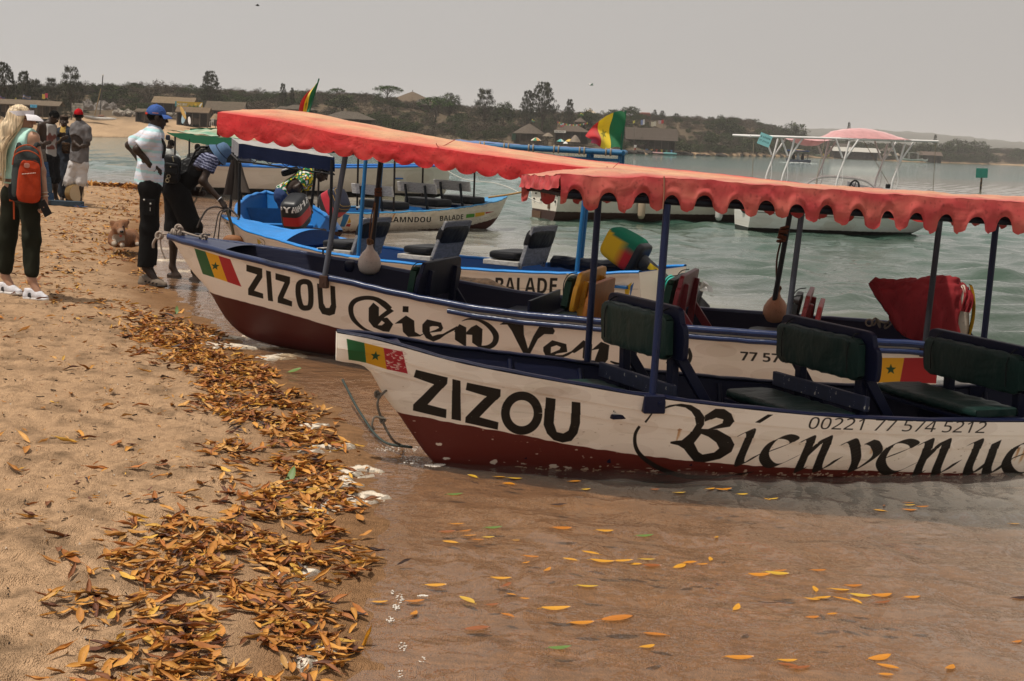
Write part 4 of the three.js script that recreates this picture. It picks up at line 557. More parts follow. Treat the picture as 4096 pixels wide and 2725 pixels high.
// ───────────── third boat: blue inside, white outside ─────────────
let boatC,hullC;
{
const t=boatC=boatAt('tour_boat','white tour boat with bright blue deck, black seats and blue poles behind the beached boat',[-3.4,-16.7],.862,.506);
const h=hullC=new Hull({
sheer:[[-.08,.768],[.3,.705],[.57,.650],[1.22,.587],[1.79,.528],[2.33,.502],[3.03,.492],[3.83,.498],[4.96,.548],[5.62,.615]],
beam:[[-.08,.015],[.3,.20],[.57,.32],[1.22,.49],[1.8,.58],[2.4,.63],[3.8,.66],[5,.61],[5.62,.54]],
keel:[[-.08,.75],[0,.66],[.2,.46],[.36,.30],[.6,.09],[.8,.0],[1.2,-.06],[5.62,-.08]],
full:[[-.08,.5],[0,.8],[.6,.7],[1.3,.5],[2,.36],[5.62,.3]],laps:[[.03,.012]],ext:[-.1,5.7,-.12,.8],
});
const k=Object.assign(sideCanvas(h,t,1500,240),{ext:h.ext}),{g,W,H}=k;
g.fillStyle='#e6d9c8';g.fillRect(0,0,W,H);weather(k,240,.08);below(k,curve([[-.1,.42],[.4,.36],[1.2,.22],[2.4,.10],[5.7,.06]]),'#5a2118');
for(const d of[.16,.27,.36]){g.strokeStyle='rgba(90,75,60,.35)';g.lineWidth=1.5;g.beginPath();for(let s=1;s<5.6;s+=.1)g.lineTo(k.X(s),k.Y(h.sheerF(s)-d));g.stroke();}
const z0=zoomOf(0,0,1),zz=zoomOf(880,700,.2679);
k.text('LAMNDOU',1395,1120,1640,1128,46,z0,'bold 100px sans-serif',INK);k.text('BALADE',1976,1172,2230,1176,62,z0,'bold 100px sans-serif',INK);
k.poly([[2432,1122],[2453,1118],[2425,1200],[2404,1202]],z0,'#a8161c');k.poly([[2500,1150],[2528,1130],[2512,1190],[2500,1200]],z0,'#c8a020');k.poly([[2522,1145],[2536,1130],[2520,1195]],z0,'#2a5a9a');
for(const P of[[[590,945,5],[650,975,7],[670,1030,7],[640,1060,6],[660,1120,6]],[[560,960,5],[590,1000,5],[620,1010,6],[640,1060,5]],[[690,1090,4],[740,1080,6],[830,1130,5],[880,1170,4]],[[690,1090,4],[740,1130,5],[800,1160,4],[860,1172,3]]])k.brush(P,zz,'#4a4436');
k.poly([[552,962],[590,975],[612,1010],[580,1040],[558,1010]],zz,'#b89a34');
put('hull',h.skin(),hullMat(canvasTex(k.c),.5),t);
put('inner_hull',h.skin(.04,.05),mat([.008,.10,.34],.45,{bumpMap:rough,bumpScale:.004}),t);
const blue=paint([.010,.215,.62],.40),dblue=paint([.008,.08,.22],.5),black=vinyl([.012,.012,.014]),grey=wood([.30,.30,.31]);
{const b=new Bag();for(const sg of[1,-1])b.add(h.rail(sg,.016,.036,.004,-.018));b.mesh('gunwale',blue,t);}
put('foredeck',sheet(24,14,(u,v)=>{const s=lerp(-.07,1.28,u),w=h.half(s,h.sheerF(s))-.015,z=2*v-1;return[s,h.sheerF(s)+.008+(1-z*z)*(.015+.10*sstep(.55,1,u)),z*w];},(u,v,q)=>[q[0],q[2]]),blue,t);
put('cuddy_front',sheet(20,6,(u,v)=>{const z=2*u-1,s=1.285,w=h.half(s,h.sheerF(s))-.02,top=h.sheerF(s)+.008+(1-z*z)*.115;return[s+.01,lerp(top,h.sheerF(s)-.05,v*(1-z*z*.4)),z*w];}),paint([.012,.05,.14],.5),t);
new Bag().box(.9,.03,.95,[1.75,.34,0]).box(1.5,.025,.75,[1.95,.26,0]).box(.5,.03,1.0,[2.9,.36,0]).mesh('thwart',blue,t);
put('floor_boards',h.flat(.14,.9,5.5),paint([.008,.09,.26]),t);
new Bag().box(.30,.03,1.1,[5.35,.46,0]).box(.12,.05,.5,[4.35,.55,-.3]).mesh('stern_bench',dblue,t);
for(const[s,z,y]of[[2.35,.58,1.62],[1.72,-.58,1.62],[4.96,.56,1.70],[4.4,-.58,1.70]]){pole(t,[s,h.sheerF(s)-.03,z],[s+.07,y,z],.022,paint([.010,.13,.32],.5));new Bag().box(.14,.06,.04,[s,h.sheerF(s)-.03,z+Math.sign(z)*.06]).bar([s-.03,h.sheerF(s)-.03,z+Math.sign(z)*.08],[s-.03,h.sheerF(s)-.03,z+Math.sign(z)*.09],.012).mesh('pole_bracket',mat([.32,.27,.2],.8,{map:grime}),t);}
{const b=new Bag();const R=(s)=>1.745-.004*s;const k_=(z)=>.47*z;for(const z of[.62,-.62])b.bar([1.4+k_(z),R(1.4),z],[5.13+k_(z),R(5.4),z],.026);for(const s of[1.4,2.6,3.8,5.13])b.bar([s-k_(.62),R(s),-.62],[s+k_(.62),R(s),.62],.022);for(const z of[.6,-.6])b.bar([5.1+k_(z),R(5.4),z],[5.1+k_(z),R(5.4)-.12,z],.02);b.bar([4.3,R(4.3)-.07,.6],[5.38,R(5.4)-.07,.6],.014);b.mesh('roof_frame',paint([.012,.11,.24],.5),t);
put('roof_cloth',sheet(50,12,(u,v)=>{const z=lerp(-.58,.58,v),s=lerp(1.45,5.08,u)+.47*z;return[s,R(s)+.022-.02*Math.sin(v*PI)*Math.sin(u*PI*3)+.012*N2(s*3,z*3),z];},(u,v,q)=>[q[0],q[2]]),cloth([.14,.20,.36]),t);
const l=new Bag();for(let s=1.6;s<5.4;s+=.28)for(let j=0;j<2;j++)l.add(new THREE.TorusGeometry(.034,.008,5,10),M4([s+j*.05,R(s)+.004,.62],[0,PI/2+.5,.6]));l.mesh('lashing',rope,t);}
t.updateMatrixWorld(true);
const seat=(label,s,z,y,wid,tilt,len=.36,ht=.34)=>{const o=thing('padded_chair',label,'seat',V(s,y,z).applyMatrix4(t.matrixWorld),t.rotation.y);new Bag().box(len+.06,.05,wid,[0,-.03,0]).mesh('seat_board',wood([.52,.49,.45]),o);
const soft=(w,hh,d,p,r)=>new Bag().add(sheet(40,18,(u,v)=>{const a=u*2*PI,b=(v-.5)*PI,q=(x,e)=>Math.sign(x)*Math.pow(Math.abs(x),e),n=1+.03*N3(3*Math.cos(a)+s,3*Math.sin(a),v*4);return[w/2*q(Math.cos(a),.35)*q(Math.cos(b),.3)*n,hh/2*q(Math.sin(b),.5)*n,d/2*q(Math.sin(a),.35)*q(Math.cos(b),.3)];}),M4(p,r));
soft(len,.085,wid*.96,[0,.045,0],[0,0,0]).mesh('seat_cushion',black,o);
new Bag().box(.03,ht+.14,wid*.9,[len/2+.10,.10+ht*.25,0],[0,0,-tilt]).mesh('back_board',grey,o);for(const z of[-.42,.42])new Bag().box(.04,ht*1.35,.03,[len/2+.07,.04+ht*.2,wid*z],[0,0,-tilt]).mesh('back_stay',grey,o);
soft(.085,.19,wid*.92,[len/2+.06+Math.sin(tilt)*.15,.16+ht*.25,0],[0,0,-tilt]).mesh('back_cushion',black,o);return o;};
seat('black padded seat nearest the bow of the blue-decked boat',1.93,.18,.555,.58,.36,.40,.26);
seat('second black padded seat from the bow of the blue-decked boat, grey board back',2.98,.18,.575,.56,.38,.36,.28);
seat('upright black padded seat nearest the stern of the blue-decked boat',4.02,.15,.60,.56,.30,.36,.26);
{const o=tag(put('rolled_tarp',new Bag().add(sheet(30,16,(u,v)=>{const a=v*2*PI,s=lerp(4.35,5.25,u);return[s,.585+.06*Math.sin(a)+.015*N2(s*4,a),-.1+.10*Math.cos(a)+.02*N2(s*3,a+9)];})).geo(),vinyl([.010,.014,.03])),'dark plastic sheet rolled up in the stern of the blue-decked boat','tarp');o.applyMatrix4(t.matrixWorld);}
// the motor in its flag-coloured cloth, tipped up
const wrapM=(c,r=.5)=>mat(c,r,{bumpMap:folds,bumpScale:.01});
const mp=onBoat(t,2600,1085,0).applyMatrix4(t.matrixWorld);
outboard('tipped-up outboard motor in a green, yellow and red cloth cover, at the blue boat stern',mp,[0,t.rotation.y,1.02],{cowlM:vcloth,cowlCol:(x,y)=>(x>.11?[.015,.13,.075]:y<.27?[.42,.025,.03]:[.62,.36,.02]),cowlSize:[.36,.40,.32],legM:mat([.035,.036,.04],.45,{metalness:.3}),extra:{tillerM:wrapM([.34,.05,.03]),add:(m)=>{new Bag().add(new THREE.CylinderGeometry(.078,.080,.12,16),M4([.03,-.26,0])).mesh('teal_wrap',wrapM([.02,.34,.27],.3),m);new Bag().add(new THREE.CylinderGeometry(.078,.075,.10,16),M4([.03,-.37,0])).mesh('yellow_wrap',wrapM([.66,.45,.02],.35),m);new Bag().box(.06,.20,.004,[.06,-.08,.062],[0,0,.02]).mesh('chevron_sticker',mat([1,1,1],.4,{map:canvasOf(64,128,(g)=>{g.fillStyle='#d8b51e';g.fillRect(0,0,64,128);g.strokeStyle='#222';g.lineWidth=9;for(let i=0;i<6;i++){g.beginPath();g.moveTo(0,20*i+10);g.lineTo(32,20*i-6);g.lineTo(64,20*i+10);g.stroke();}})}),m);new Bag().bar([-.43,.20,.06],[-.56,.21,.06],.030).mesh('green_grip',wrapM([.012,.14,.10]),m);new Bag().bar([-.22,.175,.06],[-.30,.185,.06],.027).mesh('yellow_grip',wrapM([.62,.42,.02]),m);}}});
// its flag
{const o=thing('flag','green, yellow and red flag with a star flying from the blue-roofed boat','flag',[0,0,0]);const a=onBoat(t,2502,447,-.5).applyMatrix4(t.matrixWorld),b=onBoat(t,2484,605,-.5).applyMatrix4(t.matrixWorld);new Bag().bar(a.clone().lerp(b,-.03).toArray(),a.clone().lerp(b,1.25).toArray(),.012).mesh('flagpole',paint([.012,.10,.05]),o);
const D=-a.z,P=[[[2500,450],[2485,592]],[[2420,472],[2415,592]],[[2345,525],[2372,575]]].map((q)=>q.map((c)=>at(c[0],c[1],D)));
put('flag_cloth',sheet(36,20,(u,v)=>{const L=(e)=>{const s=u*2,i=s<1?0:1,f=s-i;return P[i][e].clone().lerp(P[i+1][e],f);};const q=L(0).lerp(L(1),v);return[q.x+.012*Math.sin(v*7+u*4),q.y-.05*u*u*(1-v)+.045*Math.sin(u*PI)*(1-v)+.012*Math.sin(u*9),q.z+.09*Math.sin(u*8+v*2)*u+.04*Math.sin(v*6+u*5)];},(u,v)=>[u,1-v]),flagMat,o);}
}
// ───────────── small blue boat whose stern faces us ─────────────
{
const ux=.32/1,uz=.947,t=boatAt('rowing_boat','small bright blue boat with dark stern, navy cloth awning and black poles',[-3.80,-21.6],ux,uz);
const h=new Hull({sheer:[[-.1,.86],[.3,.80],[.8,.70],[1.5,.60],[2.3,.53],[3.1,.50]],beam:[[-.1,.02],[.15,.22],[.5,.44],[1,.60],[1.8,.66],[2.6,.60],[3.1,.52]],keel:[[-.1,.80],[.1,.45],[.4,.10],[.8,0],[3.1,-.05]],full:[[-.1,.6],[.8,.5],[3.1,.3]],laps:[[.03,.012]],ext:[-.2,3.2,-.2,.9]});
const blue=paint([.010,.17,.50],.45);
put('hull',h.skin(),paint([.05,.025,.02],.6),t);put('inner_hull',h.skin(.04,.05),mat([.008,.12,.36],.5,{bumpMap:rough,bumpScale:.004}),t);
{const b=new Bag();for(const sg of[1,-1])b.add(h.rail(sg,.02,.036,.004,-.02,-.1,3.1,.012));b.mesh('gunwale',blue,t);}
put('bow_bulkhead',sheet(16,8,(u,v)=>{const s=.55,y=lerp(h.sheerF(s)-.10,.12,v),w=h.half(s,y)-.03;return[s,y,lerp(-w,w,u)];}),paint([.006,.085,.25],.5),t);
for(const[s,y]of[[1.1,.44],[2.0,.40],[2.75,.36]])new Bag().box(.26,.035,2*h.half(s,y)-.06,[s,y,0]).mesh('thwart',blue,t);
put('floor_boards',h.flat(.13,.5,3.05),paint([.01,.08,.22]),t);
const blk=paint([.012,.012,.014],.5),P=(x,y,d)=>{t.updateMatrixWorld(true);return at(x,y,d).applyMatrix4(t.matrixWorld.clone().invert()).toArray();};
for(const[a,b]of[[P(1322,920,18.6),P(1327,640,18.6)],[P(1240,872,20.2),P(1268,630,20.2)],[P(955,872,18.7),P(958,650,18.7)],[P(917,868,20.1),P(945,590,20.1)]])pole(t,a,b,.021,blk);
{const c=[P(955,575,18.7),P(1338,630,18.6),P(1282,600,20.2),P(926,552,20.1)].map((q)=>V(...q)),edge=(a,b,u)=>c[a].clone().lerp(c[b],u),dr=.18,m=cloth([.012,.018,.05]);
put('awning_cover',sheet(24,16,(u,v)=>{const q=edge(0,1,u).lerp(edge(3,2,u),v);q.y+=.03*Math.sin(u*PI)*Math.sin(v*PI)+.012*N2(u*5,v*5);return q.toArray();},(u,v)=>[u,v]),cloth([.34,.33,.32]),t);
[[0,1],[1,2],[2,3],[3,0]].forEach(([a,b],i)=>put('valance',sheet(40,6,(u,v)=>{const q=edge(a,b,u);q.y-=v*(dr+.012*N2(u*9,i));q.x+=.012*v*N2(u*4,i+3);q.z+=.02*v*N2(u*6,i+7);return q.toArray();},(u,v)=>[u,v]),i===3?cloth([.22,.22,.24]):m,t));
const b=new Bag(),lo=c.map((q)=>q.clone().add(V(0,-dr-.04,0)));for(let i=0;i<4;i++)b.bar(lo[i].toArray(),lo[(i+1)%4].toArray(),.012);for(let i=0;i<12;i++){const u=(i+.5)/12;b.bar(edge(0,1,u).add(V(0,-dr+.01,.01)).toArray(),lo[0].clone().lerp(lo[1],u+(i%2?.05:-.05)).toArray(),.005);}b.mesh('awning_frame',blk,t);}
{const o=tag(put('hanging_clothes',(()=>{const b=new Bag(),c=at(940,720,18.9);for(const[dx,w,L,ph]of[[-.07,.09,.46,0],[.02,.10,.52,2],[.10,.08,.42,4]])b.add(sheet(14,14,(u,v)=>{const a=u*2*PI,r=(.35+.75*v)*(1+.3*Math.sin(3*a+ph+v*2));return[c.x+dx*(.5+v)+w*.6*r*Math.cos(a),c.y+.26-L*v,c.z+.3*w*r*Math.sin(a)];}),null,dx<0?[.035,.028,.026]:dx>.05?[.10,.085,.075]:[.03,.026,.024]);return b.geo();})(),vcloth),'dark jackets hanging from the front corner of the navy awning','clothes');o.castShadow=true;}
const yam=canvasOf(512,256,(g)=>{g.fillStyle='#1c1e22';g.fillRect(0,0,512,256);for(const x of[0,256]){g.fillStyle='#a81e22';g.fillRect(x+20,128,216,30);g.fillStyle='#e6e4e0';g.font='bold 44px sans-serif';g.fillText('YAMAHA',x+34,118);g.font='bold 30px sans-serif';g.fillText('15',x-8,112);}});
yam.wrapS=THREE.RepeatWrapping;yam.repeat.x=-1;yam.offset.x=.1;
outboard('black outboard motor with white lettering and red stripe on the small blue boat',at(1192,948,18.35),[0,1.3,.34],{cowlM:mat([1,1,1],.4,{map:yam}),cowlSize:[.44,.38,.30],tiller:false});
{const o=thing('flag','drooping green, yellow and red flag on a leaning pole above the long red awning','flag',[0,0,0]),a=at(1276,314,19.3),b=at(1192,600,19.3);new Bag().bar(a.toArray(),b.toArray(),.010).mesh('flagpole',paint([.012,.10,.05]),o);
put('flag_cloth',sheet(20,30,(u,v)=>{const p=a.clone().lerp(b,.06+.50*v),w=.04+.20*Math.sin(Math.min(1,v*1.25)*PI*.62);return[p.x-w*u*(.75+.1*Math.sin(6*v)),p.y-.10*u*v-.02*u,p.z+.10*Math.sin(u*5+v*3)*u+.05*Math.sin(v*8)];},(u,v)=>[u*.92,1-v]),flagMat,o);}
tag(put('oar',new Bag().add(barGeo(at(1215,790,20.5).toArray(),at(1245,850,19.9).toArray(),.05,.03,6)).geo(),wood([.24,.14,.07])),'brown wooden paddle leaning by the bending man in the blue boat','oar');
{const g=new Bag(),c=V(2.72,.42,-.05);for(let i=0;i<5;i++)g.add(sheet(10,8,(u,v)=>[c.x-.2+.34*u+.02*i,c.y+.03+.03*N2(u*3+i,v*3)+.012*i,c.z-.3+.5*v]));const o=tag(put('ragged_cloth',g.geo(),cloth([.10,.075,.055])),'heap of ragged brown cloth beside the black motor in the blue boat','cloth');o.applyMatrix4(t.matrixWorld);}
}
// ───────────── boat with white benches, bow to the right ─────────────
{
const t=boatAt('tour_boat','worn white boat with three white slatted benches, its bow pointing right',[-.2,-29.3],-.76,.65);
const h=new Hull({sheer:[[.05,.645],[.4,.595],[.84,.537],[1.97,.436],[3.26,.380],[4.14,.353],[4.7,.37]],beam:[[.05,.015],[.4,.25],[.84,.42],[1.4,.58],[2.2,.73],[3.4,.80],[4.7,.66]],keel:[[.05,.62],[.15,.42],[.27,.22],[.46,.04],[.7,-.04],[4.7,-.08]],full:[[.05,.5],[.3,.75],[1,.55],[2,.38],[4.7,.3]],laps:[[.045,.014],[.15,.006]],ext:[0,4.8,-.15,.75]});
const k=Object.assign(sideCanvas(h,t,1400,330,-1),{ext:h.ext}),{g,W,H}=k,zz=zoomOf(1320,650,.348);
g.fillStyle='#d8cfc0';g.fillRect(0,0,W,H);weather(k,700,.25);below(k,curve([[0,.28],[.5,.20],[1.2,.09],[2.2,.03],[4.8,0]]),'#48201a',.01);
{const r=k.r;for(let i=0;i<500;i++){g.globalAlpha=.5*r();const s=4.8*r();chip(k,s,h.sheerF(s)-.06*r()*r()-(r()<.4?.3:0),.006+.02*r()*r(),.003+.006*r(),r()<.6?'#4f3c28':'#8a7250');}for(let i=0;i<300;i++){g.globalAlpha=.5*r();chip(k,1+3.6*r(),.05*r(),.02*r()+.004,.006*r()+.002,'#57402a');}g.globalAlpha=1;}
k.text('LAMNDOU',668,688,1165,686,62,zz,'bold 100px sans-serif',INK);k.text('BALADE',1255,674,1535,652,58,zz,'bold 100px sans-serif',INK);
k.poly([[1568,596],[1662,588],[1658,628],[1562,640]],zz,'#4a8a30');k.poly([[1670,582],[1780,568],[1776,606],[1668,628]],zz,'#d0a024');k.poly([[1788,570],[1890,562],[1790,592]],zz,'#a03034');
k.poly([[155,588],[225,604],[165,740],[110,738]],zz,'#2a6a9a');k.poly([[225,630],[240,690],[195,705]],zz,'#c8961e');k.poly([[190,708],[240,705],[225,740],[182,735]],zz,'#9a2c24');k.poly([[360,605],[405,640],[355,668]],zz,'#2a6a9a');k.poly([[70,560],[120,590],[60,700],[30,690]],zz,'#c8961e');
for(let j=0;j<20;j++){g.globalAlpha=.13;g.fillStyle='#b06a2a';const s=h.ext[0];const p=k.side(...zz(752+14*(k.r()-.5),580));g.fillRect(p[0],p[1],4,30+70*k.r());}g.globalAlpha=1;
put('hull',h.skin(),hullMat(canvasTex(k.c),.6),t);put('inner_hull',h.skin(.04,.05),mat([.01,.10,.30],.5),t);
{const b=new Bag();for(const sg of[1,-1])b.add(h.rail(sg,.016,.034,.004,-.016,.05,4.7,.01));b.add(sheet(10,8,(u,v)=>{const s=lerp(.06,.75,u),w=h.half(s,h.sheerF(s))-.01;return[s,h.sheerF(s)+.012,lerp(-w,w,v)];}));b.mesh('gunwale',paint([.05,.24,.46],.5),t);}
put('floor_boards',h.flat(.10,.7,4.65),paint([.01,.07,.2]),t);
t.updateMatrixWorld(true);
const white=wood([.50,.48,.46]),blk=paint([.02,.024,.03],.5),cush=vinyl([.014,.014,.016]);
[[3.15,'white-backed bench nearest the stern of the worn white boat'],[2.10,'middle white-backed bench of the worn white boat'],[1.24,'white-backed bench nearest the bow of the worn white boat']].forEach(([s,label],i)=>{const y=.42+.055*i,wz=1.22-.10*i,o=thing('boat_bench',label,'bench',V(s,y,0).applyMatrix4(t.matrixWorld),t.rotation.y);new Bag().box(.03,.19,wz+.14,[.24,.33,.0],[0,0,-.18]).mesh('back_board',white,o);for(const z of[-.34,.30])new Bag().box(.035,.46,.045,[.265,.16,z],[0,0,-.18]).mesh('post',blk,o);new Bag().add(blob(.44,.15,wz,.3,12),M4([-.04,.06,0])).mesh('seat_cushion',cush,o);new Bag().box(.46,.03,wz,[-.04,-.035,0]).mesh('seat_board',white,o);});
for(const[s,z,y]of[[3.32,-.62,1.45],[1.77,.58,1.5],[1.27,-.45,1.5],[3.3,.62,1.45],[4.2,.6,1.45]])pole(t,[s,h.sheerF(s)-.05,z],[s+.01,y,z],.020,paint([.025,.018,.016],.6));
{const b=new Bag();for(const z of[-.58,.58])b.bar([1.1,1.5,z],[4.3,1.42,z],.018);b.mesh('awning_frame',paint([.02,.02,.022]),t);put('awning_cover',sheet(20,10,(u,v)=>[lerp(1.1,4.3,u),1.53-.03*u+.02*N2(u*4,v*3),lerp(-.6,.6,v)]),cloth([.10,.10,.11]),t);}
const gold=canvasOf(256,256,(g)=>{g.fillStyle='#15161a';g.fillRect(0,0,256,256);g.fillStyle='#14182c';g.fillRect(0,0,256,110);g.strokeStyle='#b08a2a';g.lineWidth=4;g.strokeRect(-10,50,276,40);g.fillStyle='#a02030';g.fillRect(0,118,256,22);});
outboard('large tipped-up black outboard motor with red stripe and striped leg at the worn boat stern',at(1292,858,25.2),[0,2.5,.95],{cowlM:mat([1,1,1],.45,{map:gold,bumpMap:folds,bumpScale:.006}),cowlSize:[.50,.46,.40],legM:mat([.10,.12,.16],.45,{metalness:.3}),extra:{add:(m)=>{for(const y of[-.12,-.05,.02])new Bag().box(.11,.03,.115,[.03,y,0],[0,0,.5]).mesh('leg_stripe',mat([.45,.55,.68],.5),m);}},tiller:false});
tag(put('bow_spar',new Bag().add(tubeGeo([at(1955,790,27.9),at(2050,776,27.2),at(2130,760,26.6)],.018,6)).geo(),wood([.42,.25,.10])),'thin yellowish pole reaching out over the bow of the worn white boat','pole');
}
// ───────────── long white boat with blue rim behind them ─────────────
{
const t=boatAt('pirogue','long white boat with bright blue rim and black bottom, people seated in it',[-2.6,-43],-.82,.57);
const h=new Hull({sheer:[[-.6,.97],[-.06,.95],[1.2,.90],[3.2,.835],[5.5,.785],[7.5,.80],[8.5,.84]],beam:[[-.6,.04],[-.2,.28],[.6,.52],[2,.68],[4,.74],[7,.70],[8.5,.55]],keel:[[-.6,.78],[-.55,.4],[-.45,.12],[-.2,0],[.5,-.1],[8.5,-.1]],full:[[-.6,.5],[.5,.5],[2,.35],[8.5,.35]],laps:[[.10,.016]],ext:[-.7,9.7,-.2,1.0]});
const k=Object.assign(sideCanvas(h,t,1024,128,-1),{ext:h.ext}),{g,W,H}=k;g.fillStyle='#cfc4b6';g.fillRect(0,0,W,H);weather(k,150,.06);below(k,curve([[-.7,.10],[2,.12],[5,.16],[9.7,.22]]),'#161413');
put('hull',h.skin(),hullMat(canvasTex(k.c),.5),t);put('inner_hull',h.skin(.04,.05),paint([.010,.075,.30],.5),t);
{const b=new Bag();for(const sg of[1,-1])b.add(h.rail(sg,.035,.045,.004,-.01));b.mesh('gunwale',paint([.035,.20,.62],.45),t);}
put('floor_boards',h.flat(.15,0,8.4),wood([.05,.05,.06]),t);
for(const s of[1.5,3,4.5,6.5,8])new Bag().box(.25,.04,1.25,[s,.55,0]).mesh('thwart',paint([.03,.12,.35]),t);
t.updateMatrixWorld(true);
const P=(x,y,w)=>onBoat(t,x,y,-w),c=[P(668,528,.72),P(960,556,.72),P(960,515,-.72),P(760,518,-.72)],E=(a,b,u)=>c[a].clone().lerp(c[b],u);
put('awning_cover',colored(sheet(30,16,(u,v)=>{const q=E(0,1,u).lerp(E(3,2,u),v);q.y+=-.10*Math.sin(v*PI)*(.4+.6*u)+.03*N2(u*4,v*4)+.05*(1-u)*(1-v);return q.toArray();},(u,v)=>[u*4,v]),(x,y,z)=>mix3([.03,.26,.14],[.42,.40,.26],clamp(.5+.8*fbm(x*.7,z*1.5,3)))),new THREE.MeshPhysicalMaterial({vertexColors:true,roughness:.7,side:THREE.DoubleSide,transmission:.25,thickness:0}),t);
put('valance',colored(sheet(30,5,(u,v)=>{const q=E(0,1,u);q.y-=v*(.03+.20*Math.sin(Math.min(1,u*2.2)*PI/2))+.02*N2(u*5,v);return q.toArray();}),()=>[.02,.22,.11]),new THREE.MeshPhysicalMaterial({vertexColors:true,roughness:.7,side:THREE.DoubleSide,transmission:.25,thickness:0}),t);
put('far_valance',sheet(20,4,(u,v)=>{const q=E(3,2,u);q.y+=.03-v*.17;return q.toArray();}),cloth([.012,.12,.06]),t);
for(const[x,y,w]of[[700,548,.62],[757,562,.70],[900,560,-.6]]){const a=P(x,y,w);pole(t,[a.x,h.sheerF(a.x)-.1,a.z],[a.x,a.y+.04,a.z],.024,paint([.014,.013,.013]));}
{const p=at(1262,655,46),b=new Bag();b.add(sheet(20,8,(u,v)=>{const a=(v-.5)*PI,w=.22*Math.sin(PI*clamp(u,.02,.98));return[lerp(-1.3,.3,u),.12-.18*Math.cos(a)+.10*Math.pow(2*u-1,2),w*Math.sin(a)];}));const o=thing('dugout_canoe','dark low wooden canoe floating behind the long white boat','canoe',[p.x,.12,p.z]);b.mesh('hull',wood([.045,.035,.03]),o);new Bag().box(.3,.02,.4,[-.4,.10,0]).mesh('thwart',wood([.09,.06,.04]),o);}
tag(put('upright_board',new Bag().box(.10,.62,.025,[0,0,0]).geo(),paint([.30,.38,.42])).translateX(0),'short pale blue board standing on the rim of the long white boat','board').position.copy(at(1012,640,39.6));scene.children[scene.children.length-1].rotation.z=.38;
tag(put('mooring_line',new Bag().add(tubeGeo([at(1770,672,43),at(1850,715,41),at(1990,735,37),at(2160,812,31)],.012,5)).geo(),mat([.42,.40,.36],.9)),'thin pale mooring line sagging from the long white boat into the water','rope');
}
// ───────────── white boat with brown bottom, stern to the left ─────────────
{
const t=boatAt('motor_launch','white boat with brown bottom and rust marks on its square stern, beneath the red awnings',[.62,-34.0],.87,-.38);
const h=new Hull({sheer:[[0,.66],[.05,.66],[2,.62],[4,.62],[6.3,.80]],end:6.3,beam:[[0,.78],[1,.85],[3,.85],[5,.6],[6.3,.04]],keel:[[0,-.1],[4.5,-.1],[5.6,.05],[6.1,.4],[6.3,.7]],full:[[0,.14],[3,.22],[5.5,.5],[6.3,.6]],laps:[[.10,.02]],ext:[-.1,6.4,-.2,.9]});
const k=Object.assign(sideCanvas(h,t,1024,160),{ext:h.ext}),{g,W,H}=k;g.fillStyle='#d5cdbf';g.fillRect(0,0,W,H);weather(k,200,.1);below(k,()=>.19,'#3a231c',.006);
put('hull',h.skin(),hullMat(canvasTex(k.c),.45),t);put('inner_hull',h.skin(.05,.1),paint([.55,.50,.42],.6),t);
{const b=new Bag();for(const sg of[1,-1])b.add(h.rail(sg,.025,.05,.004,-.02));b.box(.09,.06,1.5,[-.02,.66,0]);b.box(.12,.22,.7,[.35,.68,.05]).box(.10,.24,.08,[.02,.72,-.7]);b.mesh('gunwale',paint([.62,.56,.46],.5),t);}
{const b=new Bag();for(const z of[-.55,-.15,.3,.66])b.bar([-.01,.42,z],[-.03,.42,z],.03).bar([-.01,.56,z+.1],[-.035,.56,z+.1],.02);b.mesh('stern_fittings',paint([.04,.03,.025],.6),t);new Bag().box(.012,.24,.5,[-.012,.02,-.4]).box(.012,.14,.12,[-.014,.30,.3]).mesh('stern_stain',mat([.12,.07,.045],.9),t);}
for(const[x,c]of[[2.15,[.42,.32,.22]],[4.3,[.6,.58,.54]]])new Bag().add(new THREE.LatheGeometry([[.001,0],[.06,.02],[.09,.1],[.09,.38],[.05,.46],[.001,.47]].map((q)=>new THREE.Vector2(...q)),14),M4([x,.06,.90])).bar([x,.5,.90],[x,.64,.84],.008).mesh('fender',mat(c,.6,{map:grime}),t);
for(const x of[1.6,3.2])new Bag().box(.4,.05,1.4,[x,.45,0]).mesh('thwart',paint([.5,.46,.4]),t);
}
